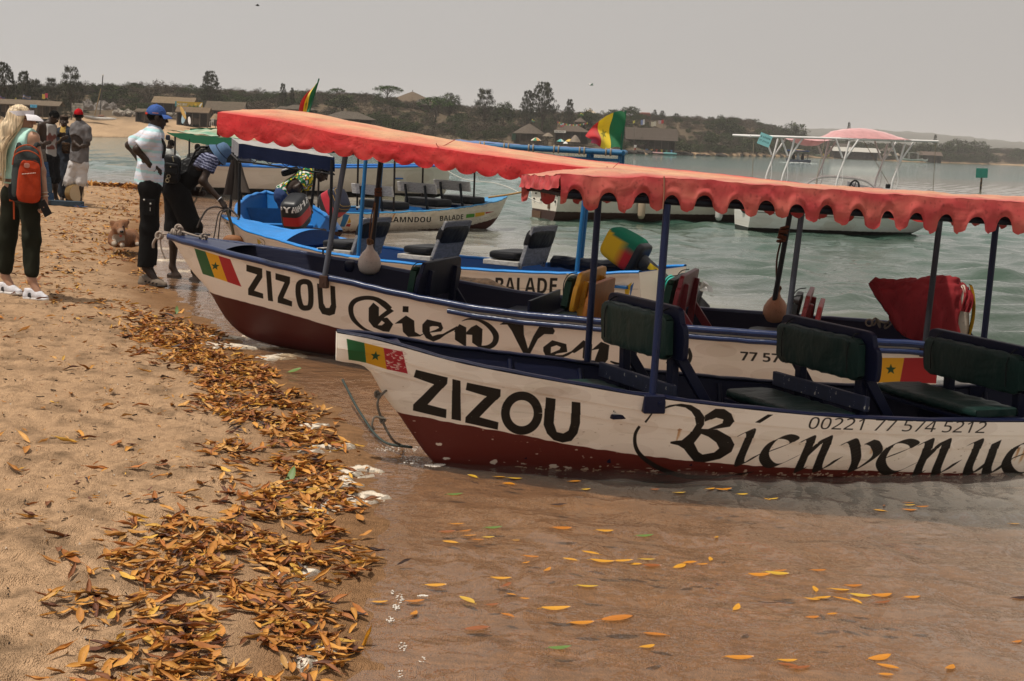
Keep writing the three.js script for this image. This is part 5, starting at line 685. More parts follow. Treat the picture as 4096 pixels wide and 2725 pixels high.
// ───────────── white motor boat with pink sunshade ─────────────
{
const t=boatAt('motor_boat','white motor boat with pink sunshade on a white tube frame and steering wheel',[4.0,-32.6],.99,-.1);
const h=new Hull({sheer:[[1.15,.50],[2,.46],[3.5,.45],[5,.50],[5.9,.60]],beam:[[1.15,.74],[2,.80],[3.8,.78],[5,.5],[5.9,.03]],keel:[[1.15,-.12],[4.3,-.12],[5.1,.02],[5.6,.28],[5.9,.52]],full:[[1.15,.16],[3,.25],[5,.5],[5.9,.6]],laps:[[.05,.018],[.17,.006]],ext:[1,6,-.2,.7]});
const k=Object.assign(sideCanvas(h,t,900,160),{ext:h.ext}),{g,W,H}=k;g.fillStyle='#dcdad4';g.fillRect(0,0,W,H);weather(k,120,.05);below(k,()=>.085,'#231a17',.004);
g.strokeStyle='#777066';g.lineWidth=3;g.beginPath();for(let s=1.2;s<5.8;s+=.1)g.lineTo(k.X(s),k.Y(h.sheerF(s)-.05));g.stroke();
put('hull',h.skin(),hullMat(canvasTex(k.c),.3),t);put('inner_hull',h.skin(.06,.1),paint([.6,.58,.55],.5),t);put('floor_boards',h.flat(.2,1.3,5.2),paint([.4,.38,.36]),t);
{const b=new Bag();for(const sg of[1,-1])b.add(h.rail(sg,.02,.045,.004,-.02));b.mesh('gunwale',paint([.62,.60,.57],.4),t);new Bag().box(.42,.30,.55,[1.62,.58,.35]).box(.3,.04,.5,[1.62,.75,.35]).mesh('stern_locker',paint([.66,.64,.60],.4),t);new Bag().box(.40,.04,1.4,[2.3,.60,0]).mesh('stern_pad',vinyl([.02,.02,.022]),t);}
const tube=paint([.72,.70,.68],.35),R=(b,...p)=>b.add(tubeGeo(p,.024,7,p.length*6));
{for(const[s,z]of[[1.84,.66],[1.84,-.66],[3.10,.68],[3.05,-.62],[4.42,.58],[4.42,-.5]]){const b=new Bag();R(b,[s,.42,z],[s,1.20,z],[s+.12,1.62,z],[s+.22,2.10,z]);b.bar([s+.09,1.72,z],[s-.10,2.14,z],.022);b.bar([s+.12,1.66,z],[s+.42,2.14,z],.022);b.add(tubeGeo([[s+.02,.95,z+.03],[s+.10,1.2,z+.06],[s+.09,1.55,z+.03]],.008,4));b.mesh('frame_post',tube,t);}
const f=new Bag();const Y=(s)=>2.10+.016*s;f.bar([1.05,Y(1),.70],[5.4,Y(5.4),.62],.026).bar([1.0,Y(1)+.02,-.70],[5.2,Y(5.2),-.62],.026);for(const s of[1.75,2.45,3.3,4.6])f.bar([s,Y(s),.69],[s,Y(s),-.68],.02);f.bar([1.05,Y(1),.70],[1.0,Y(1)+.02,-.70],.024);f.mesh('shade_frame',tube,t);
const pink=new THREE.MeshPhysicalMaterial({color:new THREE.Color().setRGB(.62,.29,.29),roughness:.8,side:THREE.DoubleSide,transmission:.35,thickness:0,map:grime});
put('sunshade',sheet(50,16,(u,v)=>{const s=lerp(2.15,4.75,u),z=lerp(-.66,.68,v);const dome=.23*Math.pow(Math.sin(clamp((s-2.75)/2.0)*PI),.8),sag=-.16*Math.sin(clamp((s-2.0)/1.15)*PI);return[s,Y(s)+.02+Math.sin(v*PI)*(dome+sag)+(s<3.1?sag*.55*(v):0)+.01*N2(s*5,z*4),z];},(u,v,q)=>[q[0],q[2]]),pink,t);}
{const b=new Bag();R(b,[2.35,.75,.30],[2.5,1.07,.30],[2.8,1.25,.28],[3.4,1.28,.2],[4.0,1.20,.1],[4.35,.95,.05]);b.mesh('wheelhouse_rail',tube,t);put('windscreen',sheet(10,10,(u,v)=>[lerp(3.5,4.35,u)-.05*v,lerp(.80,1.2-.14*u,v),.34-.5*u]),paint([.62,.60,.62],.3),t);new Bag().box(.55,.55,.7,[4.2,.78,-.1],[0,0,.25]).mesh('console',paint([.68,.66,.63],.35),t);
const w=new Bag().add(new THREE.TorusGeometry(.155,.02,8,26),M4([3.62,1.07,.36],[.1,.5,0]));for(let i=0;i<5;i++){const a=i*1.2566;w.bar([3.62,1.07,.36],[3.62+.15*Math.cos(a)*.88,1.07+.15*Math.sin(a),.36-.15*Math.cos(a)*.48],.010);}w.mesh('steering_wheel',blackPlastic,t);new Bag().box(.10,.10,.08,[4.52,1.12,.06]).mesh('lamp',blackPlastic,t);new Bag().add(blob(.3,.3,.3,.6),M4([3.2,.74,.1])).mesh('helm_seat',vinyl([.02,.02,.022]),t);}
new Bag().add(tubeGeo([[5.05,.5,.35],[5.2,.90,.30],[5.5,1.06,.05],[5.65,.95,-.2],[5.68,.55,-.25]],.022,7)).mesh('bow_rail',mat([.5,.5,.5],.25,{metalness:.9}),t);
{const b=new Bag();for(const[a,q]of[[[1.12,2.1,.70],[1.15,.7,.72]],[[2.75,2.12,.68],[2.55,.7,.7]],[[4.05,2.14,-.5],[5.0,.8,-.5]],[[5.35,2.15,.6],[5.55,.85,.2]]])b.bar(a,q,.007);b.mesh('shade_line',rope,t);}
{const p=onBoat(t,3060,560,.72),s=new Bag().box(.28,.26,.012,[0,0,0]);const o=tag(put('hanging_sign',s.geo(0),mat([1,1,1],.7,{map:canvasOf(128,128,(g)=>{g.fillStyle='#8fc9cc';g.fillRect(0,0,128,128);g.fillStyle='#2a4a50';g.font='bold 26px sans-serif';g.fillText('A LOUER',8,48);g.fillText('77 31115',6,92);})})),'light blue board with dark writing hanging from the sunshade frame','sign');{const P=o.geometry.attributes.position,u=new Float32Array(P.count*2);for(let i=0;i<P.count;i++){u[2*i]=P.getX(i)/.28+.5;u[2*i+1]=P.getY(i)/.26+.5;}o.geometry.setAttribute('uv',new THREE.BufferAttribute(u,2));}o.position.copy(p.applyMatrix4(t.matrixWorld));o.rotation.set(0,.05,-.32);}
outboard('tipped-up dark grey outboard motor behind the pink-shaded motor boat',at(3045,880,32.6),[0,.12,.92],{cowlSize:[.34,.34,.30],legM:mat([.03,.033,.042],.45),cowlM:mat([.03,.033,.042],.45),tiller:false});
}
// ───────────── small tour boat under way, far off, and the green board in the water ─────────────
{
const p=at(3190,652,250),o=thing('tour_boat','small far-off boat under way with dark passengers beneath a tan and blue roof','boat',[p.x,0,p.z],.25);
const h=new Hull({sheer:[[-2.2,.75],[-1,.6],[2.2,.6]],beam:[[-2.2,.05],[-1.2,.6],[0,.85],[2.2,.75]],keel:[[-2.2,.5],[-1.8,0],[2.2,-.1]],full:[[-2.2,.5],[2.2,.3]],ext:[-2.2,2.2,-.2,.8]});
put('hull',h.skin(),paint([.06,.07,.10],.5),o);put('roof',sheet(16,10,(u,v)=>[lerp(-1.6,1.6,u),2.15+.18*Math.sin(u*PI)*Math.sin(v*PI),lerp(-.95,.95,v)]),cloth([.36,.26,.16]),o);
{const b=new Bag();for(const z of[-.97,.97])b.box(3.3,.16,.05,[0,2.12,z]);for(const x of[-1.62,1.62])b.box(.05,.16,1.9,[x,2.12,0]);b.mesh('roof_skirt',cloth([.03,.07,.22]),o);const q=new Bag();for(const x of[-1.5,1.5])for(const z of[-.8,.8])q.bar([x,.5,z],[x,2.1,z],.04);q.mesh('post',paint([.02,.02,.03]),o);}
for(const[x,z,c,l]of[[-.9,.2,[.02,.02,.022],'dark passenger at the left under the far tan roof'],[-.1,.3,[.30,.30,.32],'pale-shirted passenger in the middle under the far tan roof'],[.8,.2,[.015,.015,.018],'dark passenger at the right under the far tan roof']]){const w=V(x,.5,z).applyAxisAngle(V(0,1,0),.25).add(p),g=new Bag().add(blob(.55,.85,.4,.8,10),M4([0,.45,0])).add(blob(.26,.3,.26,.9,8),M4([0,1.02,0]),[.05,.05,.05]);tag(put('person',g.geo(0),mat(c,.9)),l,'person').position.copy(w);}
tag(put('boat_wake',sheet(40,14,(u,v)=>[p.x+lerp(-9,3.5,u),.03+.10*Math.exp(-Math.pow((u-.72)*8,2))*Math.sin(v*PI)+.05*N2(u*20,v*9),p.z+lerp(-1.5,2.6,v)*(1.25-u*.7)],(u,v)=>[u,v]),mat([.75,.78,.76],.8,{transparent:true,alphaMap:dataTex(128,(x,y)=>clamp(1.6*Math.exp(-Math.pow((x-.72)*5,2))*Math.sin(y*PI)+.9*x*Math.sin(y*PI)*(.3+tile(x,y,22,5))-.25))})),'white churned wake around the far-off small boat','wake',null,'stuff');
}
{
const p=level(3923,757,0),o=thing('marker_board','blank dark green square board on a stained post standing in the water','sign',[p.x,0,p.z],-.2);
new Bag().box(.72,.60,.05,[-.02,1.02,.07],[0,0,.03]).mesh('board',paint([.012,.16,.12],.5),o);new Bag().bar([0,-.9,0],[0,.75,0],.06).mesh('post',mat([1,1,1],.9,{map:dataTex(64,(x,y)=>(tile(x,y,5,3)>0?[.45,.36,.26]:[.10,.07,.05]),true)}),o);
}
// ───────────── bodies: a smooth field round the joints, meshed once ─────────────
const smin=(a,b,k)=>{const h=Math.max(k-Math.abs(a-b),0)/k;return Math.min(a,b)-h*h*k*.25;};
function coneD(p,q){ // round cone between joints
const bx=q.b.x-q.a.x,by=q.b.y-q.a.y,bz=q.b.z-q.a.z,px=p.x-q.a.x,py=p.y-q.a.y,pz=p.z-q.a.z;
const t=clamp((px*bx+py*by+pz*bz)/(bx*bx+by*by+bz*bz||1e-9));
const dx=px-bx*t,dy=py-by*t,dz=pz-bz*t;return Math.sqrt(dx*dx+dy*dy+dz*dz)-lerp(q.ra,q.rb,t);
}
function ellD(p,q){ // ellipsoid in its own frame {c, x, y, z, r}
const ax=p.x-q.c.x,ay=p.y-q.c.y,az=p.z-q.c.z,x=(ax*q.x.x+ay*q.x.y+az*q.x.z)/q.r[0],y=(ax*q.y.x+ay*q.y.y+az*q.y.z)/q.r[1],z=(ax*q.z.x+ay*q.z.y+az*q.z.z)/q.r[2];
const k0=Math.sqrt(x*x+y*y+z*z),X=x/q.r[0],Y=y/q.r[1],Z=z/q.r[2],k1=Math.sqrt(X*X+Y*Y+Z*Z);return k0*(k0-1)/(k1||1e-9);
}
const bone=(a,b,ra,rb=ra)=>({a,b,ra,rb});
const primD=(p,q)=>(q.c?ellD(p,q):coneD(p,q));
// surface nets over the box of the primitives
function field(prims,cell,k=.03,mod){
const lo=V(1e9,1e9,1e9),hi=V(-1e9,-1e9,-1e9);
for(const q of prims){const m=q.c?Math.max(...q.r):Math.max(q.ra,q.rb);for(const e of q.c?[q.c]:[q.a,q.b]){lo.min(V(e.x-m,e.y-m,e.z-m));hi.max(V(e.x+m,e.y+m,e.z+m));}}
lo.subScalar(cell*2+.03);hi.addScalar(cell*2+.03);
const nx=Math.ceil((hi.x-lo.x)/cell)+1,ny=Math.ceil((hi.y-lo.y)/cell)+1,nz=Math.ceil((hi.z-lo.z)/cell)+1,D=new Float32Array(nx*ny*nz).fill(1),p=V(),B=6,half=cell*B*.9;
const idx=(i,j,l)=>(l*ny+j)*nx+i;
const full=(L)=>{let d=1e9;for(const q of L)d=smin(d,primD(p,q),k);return mod?mod(p,d):d;};
for(let l=0;l<nz;l+=B)for(let j=0;j<ny;j+=B)for(let i=0;i<nx;i+=B){
p.set(lo.x+(i+B/2)*cell,lo.y+(j+B/2)*cell,lo.z+(l+B/2)*cell);
const L=prims.filter((q)=>primD(p,q)<half+k+.05+(q.c?.03:0));if(!L.length)continue;
for(let c=l;c<Math.min(nz,l+B);c++)for(let b=j;b<Math.min(ny,j+B);b++)for(let a=i;a<Math.min(nx,i+B);a++){p.set(lo.x+a*cell,lo.y+b*cell,lo.z+c*cell);D[idx(a,b,c)]=full(L);}
}
const vid=new Int32Array(nx*ny*nz).fill(-1),pos=[],ix=[],off=[[0,0,0],[1,0,0],[0,1,0],[1,1,0],[0,0,1],[1,0,1],[0,1,1],[1,1,1]],edges=[[0,1],[2,3],[4,5],[6,7],[0,2],[1,3],[4,6],[5,7],[0,4],[1,5],[2,6],[3,7]];
for(let c=0;c<nz-1;c++)for(let b=0;b<ny-1;b++)for(let a=0;a<nx-1;a++){
const v=off.map((o)=>D[idx(a+o[0],b+o[1],c+o[2])]);let n=0,x=0,y=0,z=0;const s=v.filter((q)=>q<0).length;if(s===0||s===8)continue;
for(const[e,f]of edges)if(v[e]<0!==v[f]<0){const t=v[e]/(v[e]-v[f]);x+=lerp(off[e][0],off[f][0],t);y+=lerp(off[e][1],off[f][1],t);z+=lerp(off[e][2],off[f][2],t);n++;}
vid[idx(a,b,c)]=pos.length/3;pos.push(lo.x+(a+x/n)*cell,lo.y+(b+y/n)*cell,lo.z+(c+z/n)*cell);
}
const quad=(a,b,c,d,fl)=>{if(a<0||b<0||c<0||d<0)return;fl?ix.push(a,b,c,a,c,d):ix.push(a,c,b,a,d,c);};
for(let c=1;c<nz-1;c++)for(let b=1;b<ny-1;b++)for(let a=1;a<nx-1;a++){
const d0=D[idx(a,b,c)]<0;
if(d0!==D[idx(a+1,b,c)]<0)quad(vid[idx(a,b-1,c-1)],vid[idx(a,b,c-1)],vid[idx(a,b,c)],vid[idx(a,b-1,c)],d0);
if(d0!==D[idx(a,b+1,c)]<0)quad(vid[idx(a-1,b,c-1)],vid[idx(a-1,b,c)],vid[idx(a,b,c)],vid[idx(a,b,c-1)],d0);
if(d0!==D[idx(a,b,c+1)]<0)quad(vid[idx(a-1,b-1,c)],vid[idx(a,b-1,c)],vid[idx(a,b,c)],vid[idx(a-1,b,c)],d0);
}
const g=new THREE.BufferGeometry();g.setAttribute('position',new THREE.Float32BufferAttribute(pos,3));g.setIndex(ix);g.computeVertexNormals();return g;
}
// a head's frame: forward and up
function headFrame(c,fwd,up=V(0,1,0)){const z=fwd.clone().normalize(),x=up.clone().cross(z).normalize(),y=z.clone().cross(x);return{c,x,y,z,at:(a,b,d)=>c.clone().addScaledVector(x,a).addScaledVector(y,b).addScaledVector(z,d)};}
function headPrims(F,s=1){
const E=(a,b,d,r)=>({c:F.at(a*s,b*s,d*s),x:F.x,y:F.y,z:F.z,r:r.map((q)=>q*s)}),P=(a,b,d)=>F.at(a*s,b*s,d*s);
return[E(0,.035,-.012,[.074,.088,.094]),E(0,-.035,.024,[.060,.080,.066]),bone(P(0,-.098,.060),P(0,-.09,.05),.024*s),bone(P(0,.016,.090),P(0,-.026,.112),.009*s,.0145*s),bone(P(-.036,.024,.076),P(.036,.024,.076),.013*s),bone(P(-.02,-.060,.088),P(.02,-.060,.088),.0115*s),E(.079,-.004,-.006,[.012,.032,.02]),E(-.079,-.004,-.006,[.012,.032,.02]),bone(P(-.032,.004,.080),P(-.032,.004,.081),.012*s),bone(P(.032,.004,.080),P(.032,.004,.081),.012*s)];
}
// a hand: palm, four jointed fingers, thumb from the side of the palm. dir along the hand, n out of the back of it
function handPrims(w,dir,n,curl=.5,s=1,side=1){
const d=dir.clone().normalize(),nn=n.clone().addScaledVector(d,-n.dot(d)).normalize(),e=d.clone().cross(nn).multiplyScalar(side),L=[];
const P=(a,b,c)=>w.clone().addScaledVector(d,a*s).addScaledVector(e,b*s).addScaledVector(nn,c*s);
for(const b of[-.028,-.010,.010,.028])L.push(bone(P(.0,b*.55,0),P(.085,b,0),.016*s,.0135*s));
[[-.029,.062],[-.010,.074],[.010,.070],[.028,.054]].forEach(([b,len],i)=>{let q=P(.088,b,0),ang=-curl*.55;for(const f of[.45,.32,.23]){const r=q.clone().addScaledVector(d,Math.cos(ang)*len*f*1.3*s).addScaledVector(nn,Math.sin(ang)*len*f*1.3*s);L.push(bone(q,r,.0095*s,.0082*s));q=r;ang-=curl*.95;}});
const t0=P(.02,-.024,-.004),t1=P(.055,-.050,-.016),t2=P(.085,-.048+.02*curl,-.024-.02*curl);L.push(bone(t0,t1,.0135*s,.0115*s),bone(t1,t2,.011*s,.009*s));return L;
}
const SKIN={dark:[.030,.017,.011],brown:[.045,.025,.016],fair:[.36,.20,.13]};
const skinMat=new THREE.MeshPhysicalMaterial({vertexColors:true,roughness:.48,specularIntensity:.55,side:THREE.DoubleSide,bumpMap:rough,bumpScale:.0008});
/* A standing or bending figure from its joints. J: head, neck, chest, pelvis, shL, elL, wrL, haL (hand tip), hipL, knL, anL, toeL and the R side.
   dress: list of {name, bones:[[from, to, r0, r1]...], clip, color, mat} */
function person(name,label,J,o){
const base=o.base??V((J.anL.x+J.anR.x)/2,Math.min(J.toeL.y,J.toeR.y)-.02,(J.anL.z+J.anR.z)/2),t=thing(name,label,'person',base),S=o.s??1,cell=o.cell??.012;
for(const k of Object.keys(J))J[k]=J[k].clone().sub(base);
const F=headFrame(J.head,o.face,o.headUp),mid=(a,b,u=.5)=>J[a].clone().lerp(J[b],u),body=[];
const W=o.build??1; // girth
for(const s of['L','R']){
body.push(bone(J['sh'+s],J['el'+s],.052*W*S,.041*W*S),bone(J['el'+s],J['wr'+s],.043*W*S,.027*S));
if(J['kn'+s]){body.push(bone(J['hip'+s],J['kn'+s],.088*W*S,.056*W*S),bone(J['kn'+s],J['an'+s].clone().lerp(J['kn'+s],.62),.054*W*S,.056*W*S),bone(J['kn'+s].clone().lerp(J['an'+s],.38),J['an'+s],.056*W*S,.034*S));const to=J['toe'+s],an=J['an'+s],fd=to.clone().sub(an).setY(0).normalize(),heel=an.clone().addScaledVector(fd,-.035*S).setY(to.y+.008);body.push(bone(an,to.clone().lerp(an,.35).setY(to.y+.018),.038*S,.036*S),bone(heel,to.clone().addScaledVector(fd,-.03),.034*S,.030*S),bone(to.clone().addScaledVector(fd,-.04),to,.032*S,.022*S));}
}
const torso=(g)=>{const L=[];for(const s of['L','R'])L.push(bone(mid('chest','sh'+s,.48),mid('pelvis','hip'+s,.62),(.098*W+g)*S,(.102*W+g)*S));L.push(bone(mid('neck','shL',.35),J.shL,(.05+g*.8)*S,(.052*W+g)*S),bone(mid('neck','shR',.35),J.shR,(.05+g*.8)*S,(.052*W+g)*S),bone(mid('neck','chest',.35),J.pelvis,(.085*W+g)*S,(.105*W+g)*S));return L;};
body.push(...torso(0),bone(F.at(0,-.055*S,-.02*S),J.neck,.052*W*S,.062*W*S));
const bag=new Bag(),tone=SKIN[o.skin]??o.skin,var_=(x,y,z)=>{const k=1+.16*N3(x*9,y*9,z*9);return tone.map((q)=>q*k);};
const near=(p,q)=>p.distanceTo(q);
bag.add(field(body,cell,.035*S),null,var_);
const hd=headPrims(F,S);hd.push(bone(F.at(0,-.05*S,-.02*S),J.neck,.050*W*S,.060*W*S));
const eyes=[F.at(-.032*S,.005*S,.09*S),F.at(.032*S,.005*S,.09*S)],lips=F.at(0,-.06*S,.095*S),q0=V();
bag.add(field(hd,o.headCell??cell*.45,.022*S),null,(x,y,z)=>{q0.set(x,y,z);for(const e of eyes){const d=near(q0,e);if(d<.007*S)return[.01,.008,.007];if(d<.012*S)return[.5,.47,.44];}if(near(q0,lips)<.022*S&&Math.abs(F.at(0,-.06*S,0).sub(q0).dot(F.y))<.011*S)return mix3(tone,[.25,.07,.06],.35);return var_(x,y,z);});
for(const s of['L','R'])if(J['ha'+s]){const h=o['hand'+s]??{};bag.add(field(handPrims(J['wr'+s],J['ha'+s].clone().sub(J['wr'+s]),h.n??V(0,0,1),h.curl??.5,S,(h.side??1)),o.handCell??cell*.42,.008),null,var_);}
put('body',bag.geo(3),skinMat,t);
const garment=(name,prims,{clip,color,mat:m,k=.04,wr=.006,freq=9,c=cell*.85})=>{const g=field(prims,c,k*S,(p,d)=>{let e=d+wr*S*(N3(p.x*freq,p.y*freq*.7,p.z*freq)+.6*N3(p.x*freq*2.3,p.y*freq*1.5+4,p.z*freq*2.3));if(clip)e=Math.max(e,clip(p));return e;});const b=new Bag().add(g);const q=b.geo(6);if(color)colored(q,color);return put(name,q,m??vcloth,t);};
return{t,J,F,S,torso,mid,garment,base};
}
const plane=(p0,n)=>{const m=n.clone().normalize(),d=m.dot(p0);return(p)=>m.dot(p)-d;};
// simple hair cap over the skull, down to a hairline
function hairCap(P,col,{low=-.03,thick=.012,rough_=.012,back=.6}={}){const{F,S,t}=P;const E={c:F.at(0,.038*S,-.016*S),x:F.x,y:F.y,z:F.z,r:[.074+thick,.088+thick,.094+thick].map((q)=>q*S)},v=V();const g=field([E],.008*S,.02,(p,d)=>{v.copy(p).sub(F.c);const y=v.dot(F.y)/S,z=v.dot(F.z)/S;return Math.max(d+rough_*.5*N3(p.x*60,p.y*60,p.z*60),(low+back*Math.max(0,z+.01)-y)*S*.8);});return put('hair',new Bag().add(g).geo(8),mat(col,.95,{bumpMap:rough,bumpScale:.006}),t);}
// peaked cap; the peak looks along dir (in the head's frame: +1 forward, -1 back)
function peakedCap(P,col,{dir=1,band,peakCol=col,tilt=0,yaw=0}={}){
const{F,S,t}=P,m=cloth(col),E={c:F.at(0,.050*S,-.014*S),x:F.x,y:F.y,z:F.z,r:[.086,.098,.106].map((q)=>q*S)},v=V();
const g=field([E],.008*S,.02,(p,d)=>{v.copy(p).sub(F.c);return Math.max(Math.abs(d+.004)-.005,(.030+.0*v.dot(F.z)-v.dot(F.y)/S)*S);});const cap=put('cap',new Bag().add(g).geo(8),m,t);
const b=new Bag();const pk=(u,w,off)=>{const a=lerp(-1.05,1.05,u)+yaw,r0=.098,r1=.098+.075*w*(1-.25*Math.pow(2*u-1,2));return F.at(r1*.84*Math.sin(a)*S,(.042-.030*w*w+off-.020*Math.pow(Math.sin(a),2)*w)*S,dir*(r1*1.04*Math.cos(a)-.014*dir)*S).toArray();};
b.add(sheet(18,8,(u,w)=>pk(u,w,.003)));b.add(sheet(18,8,(u,w)=>pk(u,w,-.003)));b.mesh('cap_peak',cloth(peakCol),cap,8);
if(band)put('cap_strap',sheet(12,3,(u,w)=>{const a=lerp(-.6,.6,u);return F.at(.089*Math.sin(a)*S,(.030+.022*w)*S,(-dir*.116*Math.cos(a)-.014)*S).toArray();}),cloth(band),cap);
new Bag().add(new THREE.SphereGeometry(.008*S,8,6),M4(F.at(0,.150*S,-.014*S).toArray())).mesh('cap_button',m,cap);
}
const legs=(P,from,r,len,flare=0)=>{const{J}=P,L=[];for(const s of['L','R']){const kn=J['kn'+s],an=J['an'+s];L.push(bone(J['hip'+s].clone().lerp(J.pelvis,.15),J['hip'+s],r[0],r[0]),bone(J['hip'+s],kn,r[0],r[1]));if(len>0)L.push(bone(kn,kn.clone().lerp(an,len),r[1],r[2]));}L.push(bone(P.mid('pelvis','hipL',.8),P.mid('pelvis','hipR',.8),r[3]??r[0]*1.05),bone(J.pelvis,P.mid('pelvis','chest',from),r[3]??r[0],(r[3]??r[0])*.97));return L;};
function shoe(P,s,{upper,sole,open}){ // shoe round the foot
const{J,t,S}=P,to=J['toe'+s],an=J['an'+s],fd=to.clone().sub(an).setY(0).normalize(),heel=an.clone().addScaledVector(fd,-.045*S).setY(to.y+.012),y0=to.y-.012;
const L=[bone(heel.clone().setY(y0+.035),to.clone().addScaledVector(fd,-.05).setY(y0+.035),.042*S,.042*S),bone(to.clone().addScaledVector(fd,-.05).setY(y0+.034),to.clone().addScaledVector(fd,.012).setY(y0+.028),.042*S,.030*S),bone(an.clone().setY(y0+.08),to.clone().lerp(an,.45).setY(y0+.05),.046*S,.042*S),bone(heel.clone().setY(y0+.03),heel.clone().setY(y0+.095),.036*S,.030*S)];
put('shoe',new Bag().add(field(L,.008*S,.02,(p,d)=>Math.max(d,y0+.012-p.y,p.y-(y0+.105)))).geo(8),upper,t);
put('sole',new Bag().add(field([bone(heel.clone().setY(y0+.012),to.clone().addScaledVector(fd,-.05).setY(y0+.012),.044*S,.046*S),bone(to.clone().addScaledVector(fd,-.05).setY(y0+.012),to.clone().addScaledVector(fd,.014).setY(y0+.014),.046*S,.033*S)],.008*S,.02,(p,d)=>Math.max(d,p.y-(y0+.026),y0-p.y))).geo(8),sole,t);
}
const px2=(x0,y0,k)=>(X,Y,d)=>at(x0+X/k,y0+Y/k,d);
